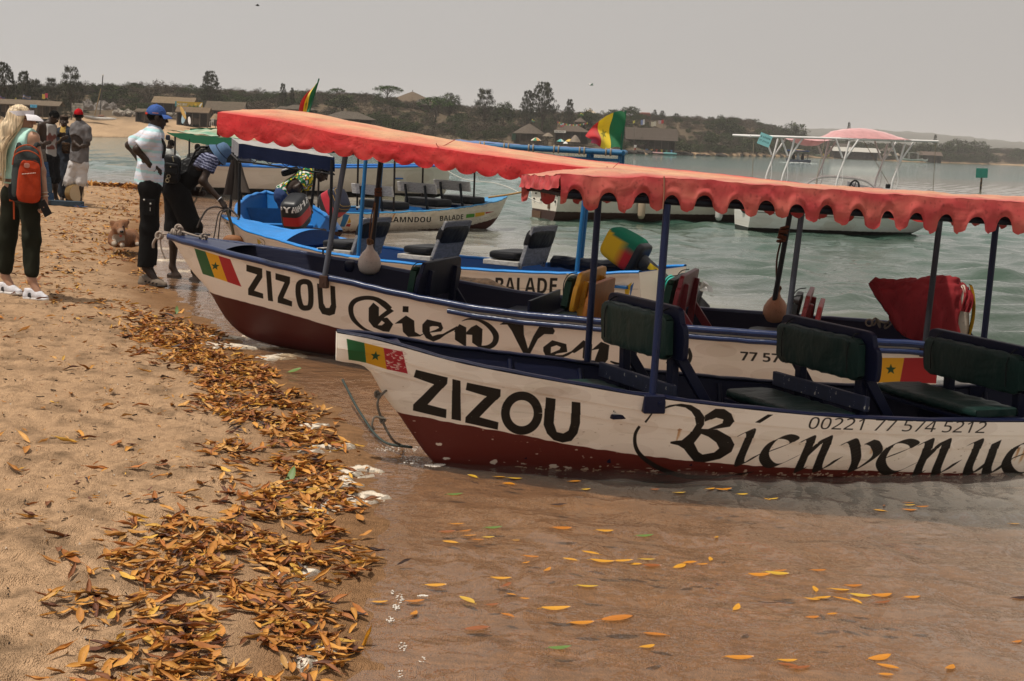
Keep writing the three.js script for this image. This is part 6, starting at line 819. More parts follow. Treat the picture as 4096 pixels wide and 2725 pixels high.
// ───────────── the woman with the backpack ─────────────
const WOMAN={};
{
const D=13.32,q=px2(0,400,1.96),g0=.20;
const J={
head:q(172,150,D),neck:q(170,262,D+.02),chest:q(165,380,D),pelvis:q(162,690,D),
shR:q(262,296,D-.06),elR:q(322,560,D-.10),wrR:q(352,770,D-.12),haR:q(352,885,D-.14),
shL:q(82,300,D+.10),elL:q(38,520,D+.16),wrL:q(60,680,D+.24),haL:q(110,720,D+.24),
hipR:q(226,760,D-.06),knR:q(243,1090,D-.08),anR:q(246,1405,D-.12),toeR:q(345,1500,D-.16),
hipL:q(96,755,D+.08),knL:q(60,1085,D+.10),anL:q(38,1375,D+.12),toeL:q(140,1466,D+.06),
};
J.toeR.y=ground(J.toeR.x,J.toeR.z)+.025;J.toeL.y=ground(J.toeL.x,J.toeL.z)+.025;
const P=person('person','woman with long blond hair and white sun visor standing on the sand, dark trousers',J,{face:V(.93,-.03,-.22),skin:'fair',build:.92,handR:{n:V(1,.1,.3),curl:.95,side:1},handCell:.0045,headCell:.005}),{t,F}=P;WOMAN.P=P;
P.garment('blouse',[...P.torso(.016),bone(P.mid('neck','shR',.2),P.mid('neck','shR',.8),.062),bone(P.mid('neck','shL',.2),P.mid('neck','shL',.8),.062)],{clip:(p)=>Math.max(plane(P.mid('pelvis','chest',.10),V(0,-1,0))(p),plane(P.mid('neck','shR',.93),P.J.shR.clone().sub(P.J.shL))(p),plane(P.mid('neck','shL',.93),P.J.shL.clone().sub(P.J.shR))(p)),color:()=>[.42,.66,.58],wr:.004});
P.garment('trousers',legs(P,.28,[.100,.082,.066,.108],.82),{clip:(p)=>Math.max(plane(P.mid('pelvis','chest',.22),V(.05,1,0))(p)),color:(x,y,z)=>{const k=1+.3*N3(x*5,y*4,z*5);return[.017*k,.018*k,.012*k];},wr:.006,freq:7});
put('belt',new Bag().add(sheet(40,3,(u,v)=>{const a=u*2*PI,c=P.mid('pelvis','chest',.19);return[c.x+.158*Math.cos(a),c.y+.03*(v-.5),c.z+.118*Math.sin(a)];})).geo(),mat([.10,.05,.025],.5),t);
for(const s of['L','R'])shoe(P,s,{upper:mat([.58,.57,.60],.8,{bumpMap:weave,bumpScale:.004}),sole:mat([.66,.65,.64],.5)});
for(const s of['L','R']){const to=P.J['toe'+s],an=P.J['an'+s];put('shoe_patch',new Bag().add(blob(.085,.048,.012,.6,10),M4([an.x+.02,to.y+.034,an.z+.042],[0,.25,-.1])).geo(),mat([.055,.055,.06],.6),t);}
// hair: fall of strands behind the shoulders
{const r=RNG(77),b=new Bag(),root=(a,h)=>F.at(.080*Math.sin(a),h,-.012+.098*Math.cos(a));const vol=[{c:F.at(0,.040,-.018),x:F.x,y:F.y,z:F.z,r:[.081,.092,.101]},bone(F.at(0,.02,-.05),F.at(0,-.10,-.08),.084,.088),bone(F.at(0,-.10,-.10),F.at(-.0,-.28,-.15),.092,.095),bone(F.at(0,-.28,-.15),F.at(.02,-.44,-.17),.095,.060),bone(F.at(.03,-.02,-.01),F.at(.05,-.10,-.02),.045,.04),bone(F.at(-.05,-.02,-.01),F.at(-.06,-.12,-.03),.045,.05)];
const e=V(),g=field(vol,.009,.05,(p,d)=>{e.copy(p).sub(F.c);const z=e.dot(F.z),y=e.dot(F.y);return Math.max(d+.003*N3(p.x*34,p.y*4,p.z*34)+.0025*N3(p.x*90,p.y*6,p.z*90),(z-.035)+Math.max(0,.06-y)*.55-.02);});
const tone=(x,y,z)=>{const k=.80+.5*N3(x*42,y*3.2,z*42)+.18*N3(x*110,y*6,z*110);return[.64*k,.49*k,.31*k];};
b.add(g,null,tone);
for(let i=0;i<110;i++){const a=PI+(r()-.5)*3.9,w=(r()-.5)*.15,L=.22+.27*r(),p0=root(a,.04+.08*r()),p1=root(a,-.07).addScaledVector(F.z,-.02),p2=F.at(.085*Math.sin(a)+w*.4,-.12-L*.4,-.11+.085*Math.cos(a)-.03),p3=F.at(.075*Math.sin(a)+w*.7,-.14-L,-.15+.075*Math.cos(a));const k=.75+.5*r();b.add(tubeGeo([p0,p1,p2,p3],.0018+.0016*r(),4,14),null,[.66*k,.52*k,.34*k]);}
put('hair',b.geo(0),new THREE.MeshPhysicalMaterial({vertexColors:true,roughness:.45,side:THREE.DoubleSide}),t);}
{const w=mat([.66,.63,.66],.8,{bumpMap:weave,bumpScale:.002}),b=new Bag();b.add(sheet(48,4,(u,v)=>{const a=u*2*PI;return F.at(.099*Math.sin(a),.030+.045*v+.012*Math.cos(a),-.014+.118*Math.cos(a)).toArray();}));b.mesh('visor_band',w,t,8);const pk=(o)=>sheet(20,10,(u,v)=>{const a=lerp(-1.15,1.15,u),k=1-.25*Math.pow(2*u-1,2),r=.10+.098*v*k;return F.at(r*.92*Math.sin(a),.048-.055*v*v+o,-.014+(r+.008)*Math.cos(a)).toArray();});new Bag().add(pk(.002)).add(pk(-.002)).mesh('visor_peak',w,t,8);}
new Bag().add(blob(.05,.036,.012,.6,10),new THREE.Matrix4().makeBasis(F.x,F.y,F.z).setPosition(F.at(.034,.004,.096))).add(blob(.05,.036,.012,.6,10),new THREE.Matrix4().makeBasis(F.x,F.y,F.z).setPosition(F.at(-.034,.004,.096))).bar(F.at(.058,.008,.09).toArray(),F.at(.080,.008,0).toArray(),.003).bar(F.at(-.058,.008,.09).toArray(),F.at(-.080,.008,0).toArray(),.003).mesh('sunglasses',mat([.01,.009,.008],.15),t);
{const b=new Bag();for(const[f,c]of[[.93,.033],[.80,.034]]){const p=P.J.elR.clone().lerp(P.J.wrR,f),d=P.J.wrR.clone().sub(P.J.elR).normalize();b.add(new THREE.TorusGeometry(c,.004,6,20).applyQuaternion(new THREE.Quaternion().setFromUnitVectors(V(0,0,1),d)),M4(p.toArray()));}b.mesh('bracelet',mat([.6,.55,.45],.3,{metalness:.7}),t);}
// backpack on her back, hers to put down
const c=q(208,585,D-.235),bp=thing('backpack','orange-red and grey backpack worn by the blond woman, orange piping','backpack',c);bp.rotation.set(.04,.32,-.05);
const shell=(w,h,d,e)=>{const s=blob(w,h,d,e,26,.22);const P_=s.attributes.position;for(let i=0;i<P_.count;i++){const x=P_.getX(i),y=P_.getY(i),z=P_.getZ(i),k=.007*N3(x*11,y*8,z*11);P_.setXYZ(i,x+k,y+k,z+.03*(-y/h)*(z>0?1:0)+k);}s.computeVertexNormals();return s;};
put('pack_body',new Bag().add(shell(.29,.52,.20,.5)).geo(5),cloth([.050,.056,.055]),bp);
put('front_panel',new Bag().add(shell(.225,.385,.13,.42),M4([.022,-.055,.062])).geo(5),cloth([.40,.045,.014]),bp);
const pip=cloth([.48,.09,.03]),arc=(y,w,z,n)=>put(n,new Bag().add(tubeGeo([[-w,y-.12,z-.03],[-w*.85,y-.03,z],[0,y+.02,z+.025],[w*.85,y-.03,z],[w,y-.12,z-.03]],.006,6)).geo(),pip,bp);arc(.255,.115,.055,'piping');arc(.205,.125,.085,'piping');
new Bag().add(tubeGeo([[-.09,.13,.115],[.02,.145,.128],[.11,.12,.115]],.004,5)).mesh('pocket_zip',mat([.02,.02,.02],.5),bp);
{const b=new Bag();for(let i=0;i<9;i++)b.add(new THREE.SphereGeometry(.0055,6,5),M4([-.035+.0135*i,.012+.0022*i,.140]));b.mesh('bead_print',mat([.55,.42,.36],.6),bp);put('logo_print',new Bag().add(blob(.05,.045,.004,.7,8),M4([.0,.092,.132])).geo(),mat([.48,.22,.17],.8),bp);}
new Bag().add(tubeGeo([[.05,.23,-.02],[.075,.275,-.08],[.10,.25,-.18],[.11,.14,-.24]],.020,8)).mesh('shoulder_strap',cloth([.035,.038,.038]),bp);new Bag().add(tubeGeo([[-.06,.22,-.02],[-.075,.265,-.09],[-.09,.22,-.18]],.020,8)).mesh('shoulder_strap',cloth([.035,.038,.038]),bp);
new Bag().box(.014,.17,.006,[-.10,-.33,.03],[0,0,.05]).box(.045,.018,.02,[-.12,-.24,.04]).mesh('loose_strap',pip,bp);new Bag().add(blob(.10,.16,.05,.5,10),M4([-.10,-.16,.06],[0,-.5,0])).mesh('side_pocket',cloth([.012,.012,.013]),bp);
const ph=tag(put('phone',new Bag().box(.075,.15,.012,[0,0,0]).box(.03,.03,.006,[.018,.05,.008]).geo(),mat([.02,.02,.022],.2)),'black phone in the hand of the blond woman','phone');ph.position.copy(q(350,850,D-.155));ph.rotation.set(.1,.7,.45);
}
// ───────────── the man with his hands on his hips ─────────────
{
const D=15.85,q=px2(480,400,2.1786);
const J={
head:q(322,158,D),neck:q(298,262,D),chest:q(278,400,D),pelvis:q(256,700,D),
shR:q(268,340,D-.17),elR:q(146,432,D-.22),wrR:q(255,560,D-.19),haR:q(335,625,D-.14),
shL:q(222,322,D+.17),elL:q(80,395,D+.24),wrL:q(150,505,D+.19),haL:q(215,560,D+.14),
hipR:q(258,770,D-.09),knR:q(248,1120,D-.09),anR:q(222,1462,D-.09),toeR:q(380,1512,D-.14),
hipL:q(258,765,D+.09),knL:q(262,1105,D+.09),anL:q(246,1440,D+.12),toeL:q(352,1478,D+.10),
};
J.toeR.y=ground(J.toeR.x,J.toeR.z)+.025;J.toeL.y=ground(J.toeL.x,J.toeL.z)+.025;
const P=person('person','man with blue cap and striped light polo shirt standing with hands on hips',J,{face:V(.95,-.06,-.30),skin:'dark',handR:{n:V(0,.3,1),curl:.25,side:-1},handCell:.005,headCell:.0055}),{t,F}=P;
const stripe=(x,y,z)=>{const v=((y*1.0+.10*x)%.115+.115)/.115%1,k=1+.05*N3(x*20,y*20,z*20);return(v<.28?[.36,.55,.57]:v<.36?[.58,.50,.51]:v<.62?[.50,.53,.60]:v<.68?[.60,.49,.49]:[.56,.58,.64]).map((q_)=>q_*k);};
P.garment('polo_shirt',[...P.torso(.030),bone(P.J.shR,P.J.shR.clone().lerp(P.J.elR,.78),.075,.086),bone(P.J.shL,P.J.shL.clone().lerp(P.J.elL,.78),.075,.086),bone(P.mid('chest','pelvis',.5),P.J.pelvis.clone().add(V(-.02,-.06,0)),.135,.148)],{clip:(p)=>Math.max(plane(P.J.pelvis.clone().add(V(0,-.055,0)),V(-.1,-1,0))(p),plane(P.J.shR.clone().lerp(P.J.elR,.80),P.J.elR.clone().sub(P.J.shR))(p)>0&&p.distanceTo(P.J.elR)<.17?plane(P.J.shR.clone().lerp(P.J.elR,.80),P.J.elR.clone().sub(P.J.shR))(p):-1,p.distanceTo(P.J.elL)<.17?plane(P.J.shL.clone().lerp(P.J.elL,.80),P.J.elL.clone().sub(P.J.shL))(p):-1),color:stripe,wr:.005,freq:8});
put('collar',new Bag().add(sheet(30,4,(u,v)=>{const a=u*2*PI,c=P.J.neck;return[c.x+.01+(.068+.020*v)*Math.cos(a),c.y+.055-.055*v+.02*Math.cos(a)*-1,c.z+(.068+.022*v)*Math.sin(a)];})).geo(),cloth([.26,.31,.38]),t);
P.garment('cargo_trousers',legs(P,.10,[.112,.092,.094,.118],.97),{clip:(p)=>Math.max(plane(P.mid('pelvis','chest',.1),V(0,1,0))(p),plane(P.J.anR.clone().add(V(0,.01,0)),V(0,-1,0))(p)),color:()=>[.009,.0085,.0085],wr:.006,freq:7});
new Bag().box(.13,.16,.03,[P.J.knR.x+.03,lerp(P.J.knR.y,P.J.hipR.y,.52),P.J.knR.z+.10]).box(.135,.05,.034,[P.J.knR.x+.03,lerp(P.J.knR.y,P.J.hipR.y,.68),P.J.knR.z+.10]).mesh('leg_pocket',cloth([.010,.0095,.0095]),t);
{const b=new Bag(),x=P.J.knR.x,y=lerp(P.J.knR.y,P.J.hipR.y,.70),z=P.J.knR.z+.122;b.add(new THREE.SphereGeometry(.011,8,6),M4([x-.02,y+.01,z])).add(new THREE.SphereGeometry(.011,8,6),M4([x+.05,y-.03,z])).box(.006,.04,.004,[x+.05,y-.09,z+.01]);b.mesh('stud',mat([.5,.48,.44],.35,{metalness:.6}),t);}
for(const s of['R','L']){shoe(P,s,{upper:mat([.16,.125,.095],.8,{bumpMap:weave,bumpScale:.004}),sole:mat([.045,.038,.033],.7)});const to=P.J['toe'+s],an=P.J['an'+s],b=new Bag();for(let i=0;i<4;i++)b.add(blob(.045,.016,.016,.7,8),M4([lerp(an.x,to.x,.1+.2*i),to.y+.045-.006*i,lerp(an.z,to.z,.1+.2*i)+.042],[0,.3,.25]));b.mesh('shoe_opening',mat([.02,.017,.016],.8),t);}
hairCap(P,[.008,.007,.006],{low:-.045,thick:.004});peakedCap(P,[.055,.115,.34],{band:[.62,.06,.03]});
{const b=new Bag();for(let i=0;i<6;i++)b.box(.007,.011,.003,F.at(-.093,.052,-.055+.011*i).toArray(),[0,.1,.1*(i%2)]);b.mesh('cap_lettering',mat([.55,.22,.12],.7),t);}
new Bag().add(tubeGeo([P.J.shL.clone().add(V(.05,.02,-.05)),P.mid('neck','chest',.2).add(V(-.02,.04,.09)),P.J.chest.clone().add(V(.16,.03,.10)),P.J.pelvis.clone().add(V(.17,.25,.08))],.016,6)).mesh('strap',mat([.012,.012,.013],.6),t);
new Bag().add(sheet(24,4,(u,v)=>{const a=u*2*PI;return[P.J.chest.x+.165+.03*Math.cos(a),P.J.chest.y+.11+.10*Math.sin(a),P.J.chest.z+.05+.006*v];})).add(blob(.05,.06,.03,.6,8),M4([P.J.chest.x+.19,P.J.chest.y+.10,P.J.chest.z+.06])).mesh('neck_pouch',mat([.02,.024,.035],.5),t);
}
// ───────────── the man bending to the ropes ─────────────
{
const D=16.85,q=px2(620,480,3.267),r=px2(420,860,6.03);
const J={
head:q(828,462,D),neck:q(712,470,D),chest:q(570,560,D),pelvis:q(255,850,D),
shR:q(735,545,D-.17),elR:q(622,800,D-.24),wrR:q(850,1045,D-.22),haR:q(925,1150,D-.22),
shL:q(680,580,D+.17),elL:q(480,850,D+.20),wrL:q(500,960,D+.10),haL:q(575,955,D+.06),
hipR:q(285,905,D-.09),knR:q(480,1420,D-.10),anR:r(2150,1345,D-.1),toeR:r(2260,1420,D-.12),
hipL:q(262,900,D+.10),knL:q(262,1400,D+.12),anL:r(1620,1255,D+.15),toeL:r(1800,1325,D+.13),
};
J.anL.x-=.0;J.toeR.y=ground(J.toeR.x,J.toeR.z)+.025;J.toeL.y=ground(J.toeL.x,J.toeL.z)+.025;
const P=person('person','man in black vest and blue bucket hat bending over a boat bow with ropes',J,{face:V(.62,-.78,-.10),headUp:V(.78,.62,0),skin:'dark',handR:{n:V(.2,.9,.5),curl:.75},handL:{n:V(0,.4,1),curl:.6},handCell:.005,headCell:.006,build:1.02}),{t,F}=P;
P.garment('striped_shirt',[...P.torso(.018),bone(P.J.shR,P.J.shR.clone().lerp(P.J.elR,.52),.078,.086),bone(P.J.shL,P.J.shL.clone().lerp(P.J.elL,.52),.078,.086)],{clip:(p)=>p.distanceTo(P.J.elR)<.22?plane(P.J.shR.clone().lerp(P.J.elR,.48),P.J.elR.clone().sub(P.J.shR))(p):p.distanceTo(P.J.elL)<.2?plane(P.J.shL.clone().lerp(P.J.elL,.48),P.J.elL.clone().sub(P.J.shL))(p):-1,color:(x,y,z)=>(Math.sin((x*.35+y)*190+2*N3(x*12,y*12,z*12))>.3?[.20,.21,.30]:[.022,.024,.05]),wr:.003});
P.garment('vest',[...P.torso(.034),bone(P.mid('chest','pelvis',.4),P.J.pelvis.clone().add(V(-.02,-.02,0)),.16,.165)],{clip:(p)=>Math.max(plane(P.mid('neck','shR',.62),P.J.shR.clone().sub(P.J.shL))(p),plane(P.mid('neck','shL',.62),P.J.shL.clone().sub(P.J.shR))(p),plane(P.J.pelvis.clone().add(V(-.03,-.10,0)),V(-.35,-1,0))(p)),color:(x,y,z)=>{const k=Math.max(0,N3(x*16,y*30,z*16)-.35)*(y>P.J.chest.y-.10?.12:0);return[.0085+k,.0085+k,.009+k];},wr:.005,freq:7});
P.garment('shorts',legs(P,.12,[.135,.122,.118,.150],.06),{clip:(p)=>plane(P.J.knL.clone().add(V(0,-.05,0)),V(0,-1,0))(p),color:()=>[.010,.0095,.0098],wr:.007,freq:6});
hairCap(P,[.012,.008,.006],{low:-.07,thick:.006});{const b=new Bag(),rr=RNG(4);for(let i=0;i<26;i++){const a=PI+(rr()-.5)*3.4,p=F.at(.078*Math.sin(a),.02,.085*Math.cos(a));b.add(tubeGeo([p,F.at(.088*Math.sin(a),-.04,.09*Math.cos(a)-.01),F.at(.085*Math.sin(a)+.02*rr(),-.085-.03*rr(),.08*Math.cos(a)-.03)],.006,5,8));}b.mesh('locks',mat([.018,.011,.008],.9),t);}
{const hatP=[[.001,.142],[.05,.138],[.078,.118],[.092,.07],[.098,.035],[.118,.015],[.148,-.028],[.150,-.030],[.120,.010],[.100,.028]];const g=new THREE.LatheGeometry(hatP.map((p)=>new THREE.Vector2(...p)),36);const b=new Bag().add(g,new THREE.Matrix4().makeBasis(F.x,F.y,F.z).setPosition(F.at(0,.022,-.012)));put('bucket_hat',b.geo(8),cloth([.085,.145,.24]),t);const h2=new Bag().add(new THREE.TorusGeometry(.1,.006,6,36),new THREE.Matrix4().makeBasis(F.x,F.z,F.y).setPosition(F.at(0,.058,-.012)));put('hat_band',h2.geo(),cloth([.03,.05,.085]),t);}
{const b=new Bag();const d=P.J.wrR.clone().sub(P.J.elR).normalize();b.add(new THREE.TorusGeometry(.034,.005,6,20).applyQuaternion(new THREE.Quaternion().setFromUnitVectors(V(0,0,1),d)),M4(P.J.elR.clone().lerp(P.J.wrR,.95).toArray()));b.mesh('bracelet',mat([.6,.6,.6],.3,{metalness:.6}),t);}
// bag slung behind him
const c=q(205,640,D-.26),bg=thing('shoulder_bag','small black leather bag slung behind the bending man, two brass eyelets','bag',c),lea=mat([.010,.010,.011],.38,{map:grime,bumpMap:folds,bumpScale:.008});bg.rotation.z=-.10;
new Bag().add(blob(.24,.33,.13,.5,18,.1)).geo();put('bag_body',new Bag().add(blob(.24,.33,.13,.5,18,.1)).geo(4),lea,bg);new Bag().add(blob(.14,.11,.05,.45,12),M4([.02,.0,.07])).add(blob(.15,.05,.05,.45,12),M4([.02,.045,.075])).mesh('bag_pocket',lea,bg);
const br=mat([.35,.30,.20],.35,{metalness:.8});new Bag().add(new THREE.TorusGeometry(.020,.005,6,16),M4([.0,-.085,.068])).add(new THREE.TorusGeometry(.020,.005,6,16),M4([-.01,-.135,.064])).mesh('eyelet',br,bg);new Bag().add(new THREE.SphereGeometry(.008,8,6),M4([.02,.03,.105])).box(.012,.06,.006,[.03,.12,.07],[0,0,.3]).mesh('stud',br,bg);
{const top=c.clone();const L=(p)=>p.clone().add(P.base).sub(c).applyAxisAngle(V(0,0,1),.10);new Bag().add(tubeGeo([V(.10,-.05,.02),L(P.mid('pelvis','chest',.55).add(V(.02,.02,.20))),L(P.mid('chest','neck',.3).add(V(-.02,.14,.15))),L(P.J.neck.clone().add(V(-.03,.10,.03))),L(P.J.neck.clone().add(V(-.04,.06,-.12)))],.013,6)).mesh('bag_strap',lea,bg);}
// ropes in his hands
{const b=new Bag(),h=P.J.haR.clone().add(P.base),o=(dx,dy,dz)=>h.clone().add(V(dx,dy,dz));b.add(tubeGeo([o(.02,-.03,0),o(-.10,.01,.03),o(-.2,-.02,.05),o(-.28,-.14,.05),o(-.32,-.24,.05)],.012,6)).add(tubeGeo([o(.0,-.02,.02),o(-.06,-.04,.03),o(-.12,-.30,.03),o(-.17,-.62,.02),o(-.2,-.9,0)],.008,5)).add(tubeGeo([o(.02,-.02,.0),o(-.03,-.05,.06),o(-.07,-.3,.05),o(-.10,-.7,.0),o(-.11,-.95,0)],.008,5)).add(tubeGeo([o(.02,0,0),o(.10,-.05,0),o(.16,-.12,.05),o(.02,-.17,.06)],.012,6));tag(put('handled_rope',b.geo(),darkRope),'dark ropes hanging in loops from the right hand of the bending man','rope');
const hl=P.J.haL.clone().add(P.base),c2=new Bag().add(tubeGeo([hl.clone().add(V(-.1,-.2,0)),hl,hl.clone().add(V(.03,.14,.02)),hl.clone().add(V(-.05,.25,.03)),hl.clone().add(V(-.09,.2,.03))],.009,6));tag(put('held_rope',c2.geo(),rope),'pale rope end pinched in the left hand of the bending man','rope');}
}
// ───────────── three men talking by the water ─────────────
{
const D=28.2,q=px2(140,420,3.565),F0=(J)=>{for(const s of['L','R'])J['toe'+s].y=ground(J['toe'+s].x,J['toe'+s].z)+.025;return J;},opt={cell:.016,headCell:.009,handCell:.008};
{const J=F0({head:q(268,178,D+.1),neck:q(210,250,D+.1),chest:q(180,380,D+.1),pelvis:q(190,720,D+.1),shR:q(82,290,D-.05),elR:q(10,480,D-.1),wrR:q(110,560,D-.2),haR:q(180,540,D-.2),shL:q(262,310,D+.25),elL:q(285,420,D+.35),wrL:q(330,440,D+.25),haL:q(380,425,D+.2),hipR:q(150,770,D),knR:q(200,1050,D),anR:q(215,1310,D),toeR:q(270,1345,D-.05),hipL:q(250,770,D+.2),knL:q(275,1050,D+.2),anL:q(292,1315,D+.2),toeL:q(365,1340,D+.15)});
const P=person('person','man in grey tank top and dark shorts looking down, behind the upright board',J,{...opt,face:V(.8,-.5,.1),headUp:V(.4,.9,0),skin:'dark',build:1.1});
P.garment('tank_top',[...P.torso(.020)],{clip:(p)=>Math.max(plane(P.mid('neck','shR',.72),P.J.shR.clone().sub(P.J.shL))(p),plane(P.mid('neck','shL',.72),P.J.shL.clone().sub(P.J.shR))(p),plane(P.mid('neck','chest',.05),V(.3,1,.2))(p),plane(P.J.pelvis.clone().add(V(0,-.03,0)),V(0,-1,0))(p)),color:(x,y,z)=>(N3(x*7+2,y*6,z*7)>.05&&x>P.J.chest.x+.02&&y<P.J.chest.y&&y>P.J.pelvis.y+.12?[.15,.06,.05]:[.32,.31,.30]),wr:.007});
P.garment('shorts',legs(P,.1,[.125,.112,.1,.13],.03),{clip:(p)=>plane(P.mid('pelvis','chest',.1),V(0,1,0))(p),color:()=>[.010,.010,.012],wr:.007});hairCap(P,[.006,.006,.006],{low:-.02,thick:.010});}
{const E=D+.75,J=F0({head:q(412,240,E),neck:q(420,340,E),chest:q(425,450,E),pelvis:q(410,760,E),shR:q(350,395,E),elR:q(305,560,E-.05),wrR:q(370,500,E-.25),haR:q(425,470,E-.28),shL:q(505,390,E),elL:q(535,560,E),wrL:q(470,620,E-.22),haL:q(440,590,E-.26),hipR:q(375,800,E),knR:q(385,1060,E),anR:q(390,1310,E),toeR:q(370,1350,E-.15),hipL:q(450,800,E),knL:q(455,1060,E),anL:q(470,1310,E),toeL:q(480,1350,E-.15)});
const P=person('person','man in dark blue robe with gold collar and round cap, facing us',J,{...opt,face:V(.12,-.10,1),skin:'dark'});
P.garment('robe',[...P.torso(.03),bone(P.J.shR,P.J.elR,.085,.10),bone(P.J.shL,P.J.elL,.085,.10),bone(P.J.chest,P.mid('hipL','knL',.8),.15,.19),...legs(P,.1,[.14,.11,.085,.15],.85)],{color:(x,y,z)=>(Math.abs(x-P.J.neck.x-(P.J.neck.y-y)*.02)<.055&&y>P.J.chest.y-.05&&z>P.J.chest.z+.05?[.34,.22,.06]:[.030,.036,.048].map((c)=>c*(1+.35*N3(x*8,y*3,z*8)))),wr:.009,freq:6});
const{F}=P;new Bag().add(sheet(30,8,(u,v)=>{const a=u*2*PI,r=v<.7?1:Math.sqrt(Math.max(0,1-Math.pow((v-.7)/.3,2)));return F.at(.086*r*Math.sin(a),.045+.075*Math.min(1,v*1.1),-.014+.104*r*Math.cos(a)).toArray();})).mesh('round_cap',mat([1,1,1],.9,{map:canvasOf(64,64,(g)=>{g.fillStyle='#2a211c';g.fillRect(0,0,64,64);for(let i=0;i<4;i++){g.fillStyle=['#7a5a3a','#45302a','#b89468','#5c3a30'][i];g.fillRect(0,12*i+6,64,5);}})}),P.t,10);
tag(put('patterned_pouch',new Bag().add(blob(.17,.22,.10,.5,14)).geo(6),mat([1,1,1],.9,{map:dataTex(64,(x,y)=>tile(x,y,14,9)>.1?[.35,.25,.16]:[.05,.035,.03],true)})),'brown patterned pouch hanging in front of the man in the dark robe','pouch').position.copy(q(445,615,E-.30));}
{const J=F0({head:q(618,160,D),neck:q(628,250,D),chest:q(640,380,D),pelvis:q(625,800,D),shL:q(560,320,D+.02),elL:q(565,545,D-.10),wrL:q(640,600,D-.17),haL:q(690,590,D-.17),shR:q(735,345,D),elR:q(752,555,D-.05),wrR:q(735,560,D+.15),haR:q(690,540,D+.2),hipL:q(560,860,D),knL:q(490,1070,D),anL:q(462,1335,D),toeL:q(490,1370,D+.12),hipR:q(680,860,D),knR:q(655,1080,D),anR:q(640,1345,D),toeR:q(650,1400,D-.02)});
const P=person('person','man with red cap, grey t-shirt and frayed white shorts seen from behind',J,{...opt,face:V(-.35,0,-.95),skin:'dark',handL:{n:V(0,0,1),curl:.5}});
P.garment('t_shirt',[...P.torso(.026),bone(P.J.shL,P.J.shL.clone().lerp(P.J.elL,.5),.08,.095),bone(P.J.shR,P.J.shR.clone().lerp(P.J.elR,.6),.08,.09),bone(P.J.chest,P.J.pelvis,.14,.165)],{clip:(p)=>Math.max(plane(P.J.pelvis.clone().add(V(0,-.03,0)),V(-.25,-1,0))(p),p.distanceTo(P.J.elL)<.17?plane(P.J.shL.clone().lerp(P.J.elL,.55),P.J.elL.clone().sub(P.J.shL))(p):-1),color:(x,y,z)=>[.125,.118,.12].map((c)=>c*(1+.2*N3(x*9,y*4,z*9))),wr:.008,freq:8});
P.garment('shorts',legs(P,.08,[.110,.108,.11,.125],.04),{color:()=>[.46,.44,.43],wr:.008,freq:9});
{const b=new Bag(),r=RNG(9);for(const s of['L','R'])for(let i=0;i<16;i++){const a=r()*6.28,k=P.J['kn'+s];b.bar([k.x+.12*Math.cos(a),k.y-.03,k.z+.12*Math.sin(a)],[k.x+.125*Math.cos(a)+.03*(r()-.5),k.y-.07-.06*r(),k.z+.12*Math.sin(a)],.005);}b.mesh('frayed_hem',cloth([.5,.48,.46]),P.t);}
hairCap(P,[.006,.006,.006],{low:-.03,thick:.004});peakedCap(P,[.42,.006,.012],{band:[.3,.01,.01]});}
// drum, boards and sandal at their feet
{const c=q(560,1255,D-.05),o=thing('drum','small brass-coloured hand drum standing on edge between the men','drum',[c.x,c.y,c.z],.9);put('drum_shell',new THREE.CylinderGeometry(.17,.17,.16,30).rotateX(PI/2),mat([.34,.22,.09],.35,{metalness:.6,map:grime}),o);put('drum_skin',new THREE.CylinderGeometry(.163,.163,.165,30).rotateX(PI/2),mat([.46,.35,.22],.7),o);new Bag().add(new THREE.SphereGeometry(.018,8,6),M4([.1,-.03,.085])).bar([.13,.1,.05],[.17,.32,.02],.01).mesh('drum_fitting',mat([.04,.03,.02],.5),o);o.position.y=Math.max(o.position.y,ground(c.x,c.z)+.17);}
{const c=q(165,1330,D-.25),o=thing('upright_board','weathered blue wooden board standing upright beside the tank-top man','board',[c.x,ground(c.x,c.z),c.z],.35);o.rotation.z=.12;const sh=[[0,.10,.22,'#2f4a66'],[1,.30,.20,'#28435f'],[2,.30,.185,'#2c4b6b'],[3,.10,.16,'#7a6a50']];let y=0;for(const[i,h,w,c_]of[[0,.22,.30,[.035,.075,.15]],[1,.30,.275,[.05,.09,.14]],[2,.30,.245,[.03,.07,.16]],[3,.24,.21,[.11,.10,.09]]]){new Bag().box(w,h-.006,.05,[0,y+h/2,0]).mesh('plank',wood(c_),o);y+=h;}}
{const c=q(370,1400,D-.35),o=thing('beam','dark blue timber beam lying on the sand before the talking men','beam',[c.x,ground(c.x,c.z)+.05,c.z],-.12);new Bag().box(.66,.11,.13,[.12,0,0]).mesh('beam_end',wood([.03,.05,.07]),o);new Bag().box(.62,.10,.12,[-.48,0,.01]).mesh('beam_body',wood([.035,.04,.045]),o);}
{const c=q(650,1442,D-.45),o=thing('sandal','single dark blue sandal on the sand by the red-capped man','sandal',[c.x,ground(c.x,c.z)+.012,c.z],.1);put('sandal_sole',new Bag().add(blob(.27,.025,.10,.6,12)).geo(),mat([.02,.045,.11],.7),o);new Bag().add(tubeGeo([[-.02,.012,.045],[.05,.045,.0],[-.02,.012,-.045]],.008,6)).mesh('sandal_strap',mat([.015,.03,.07],.6),o);}
}
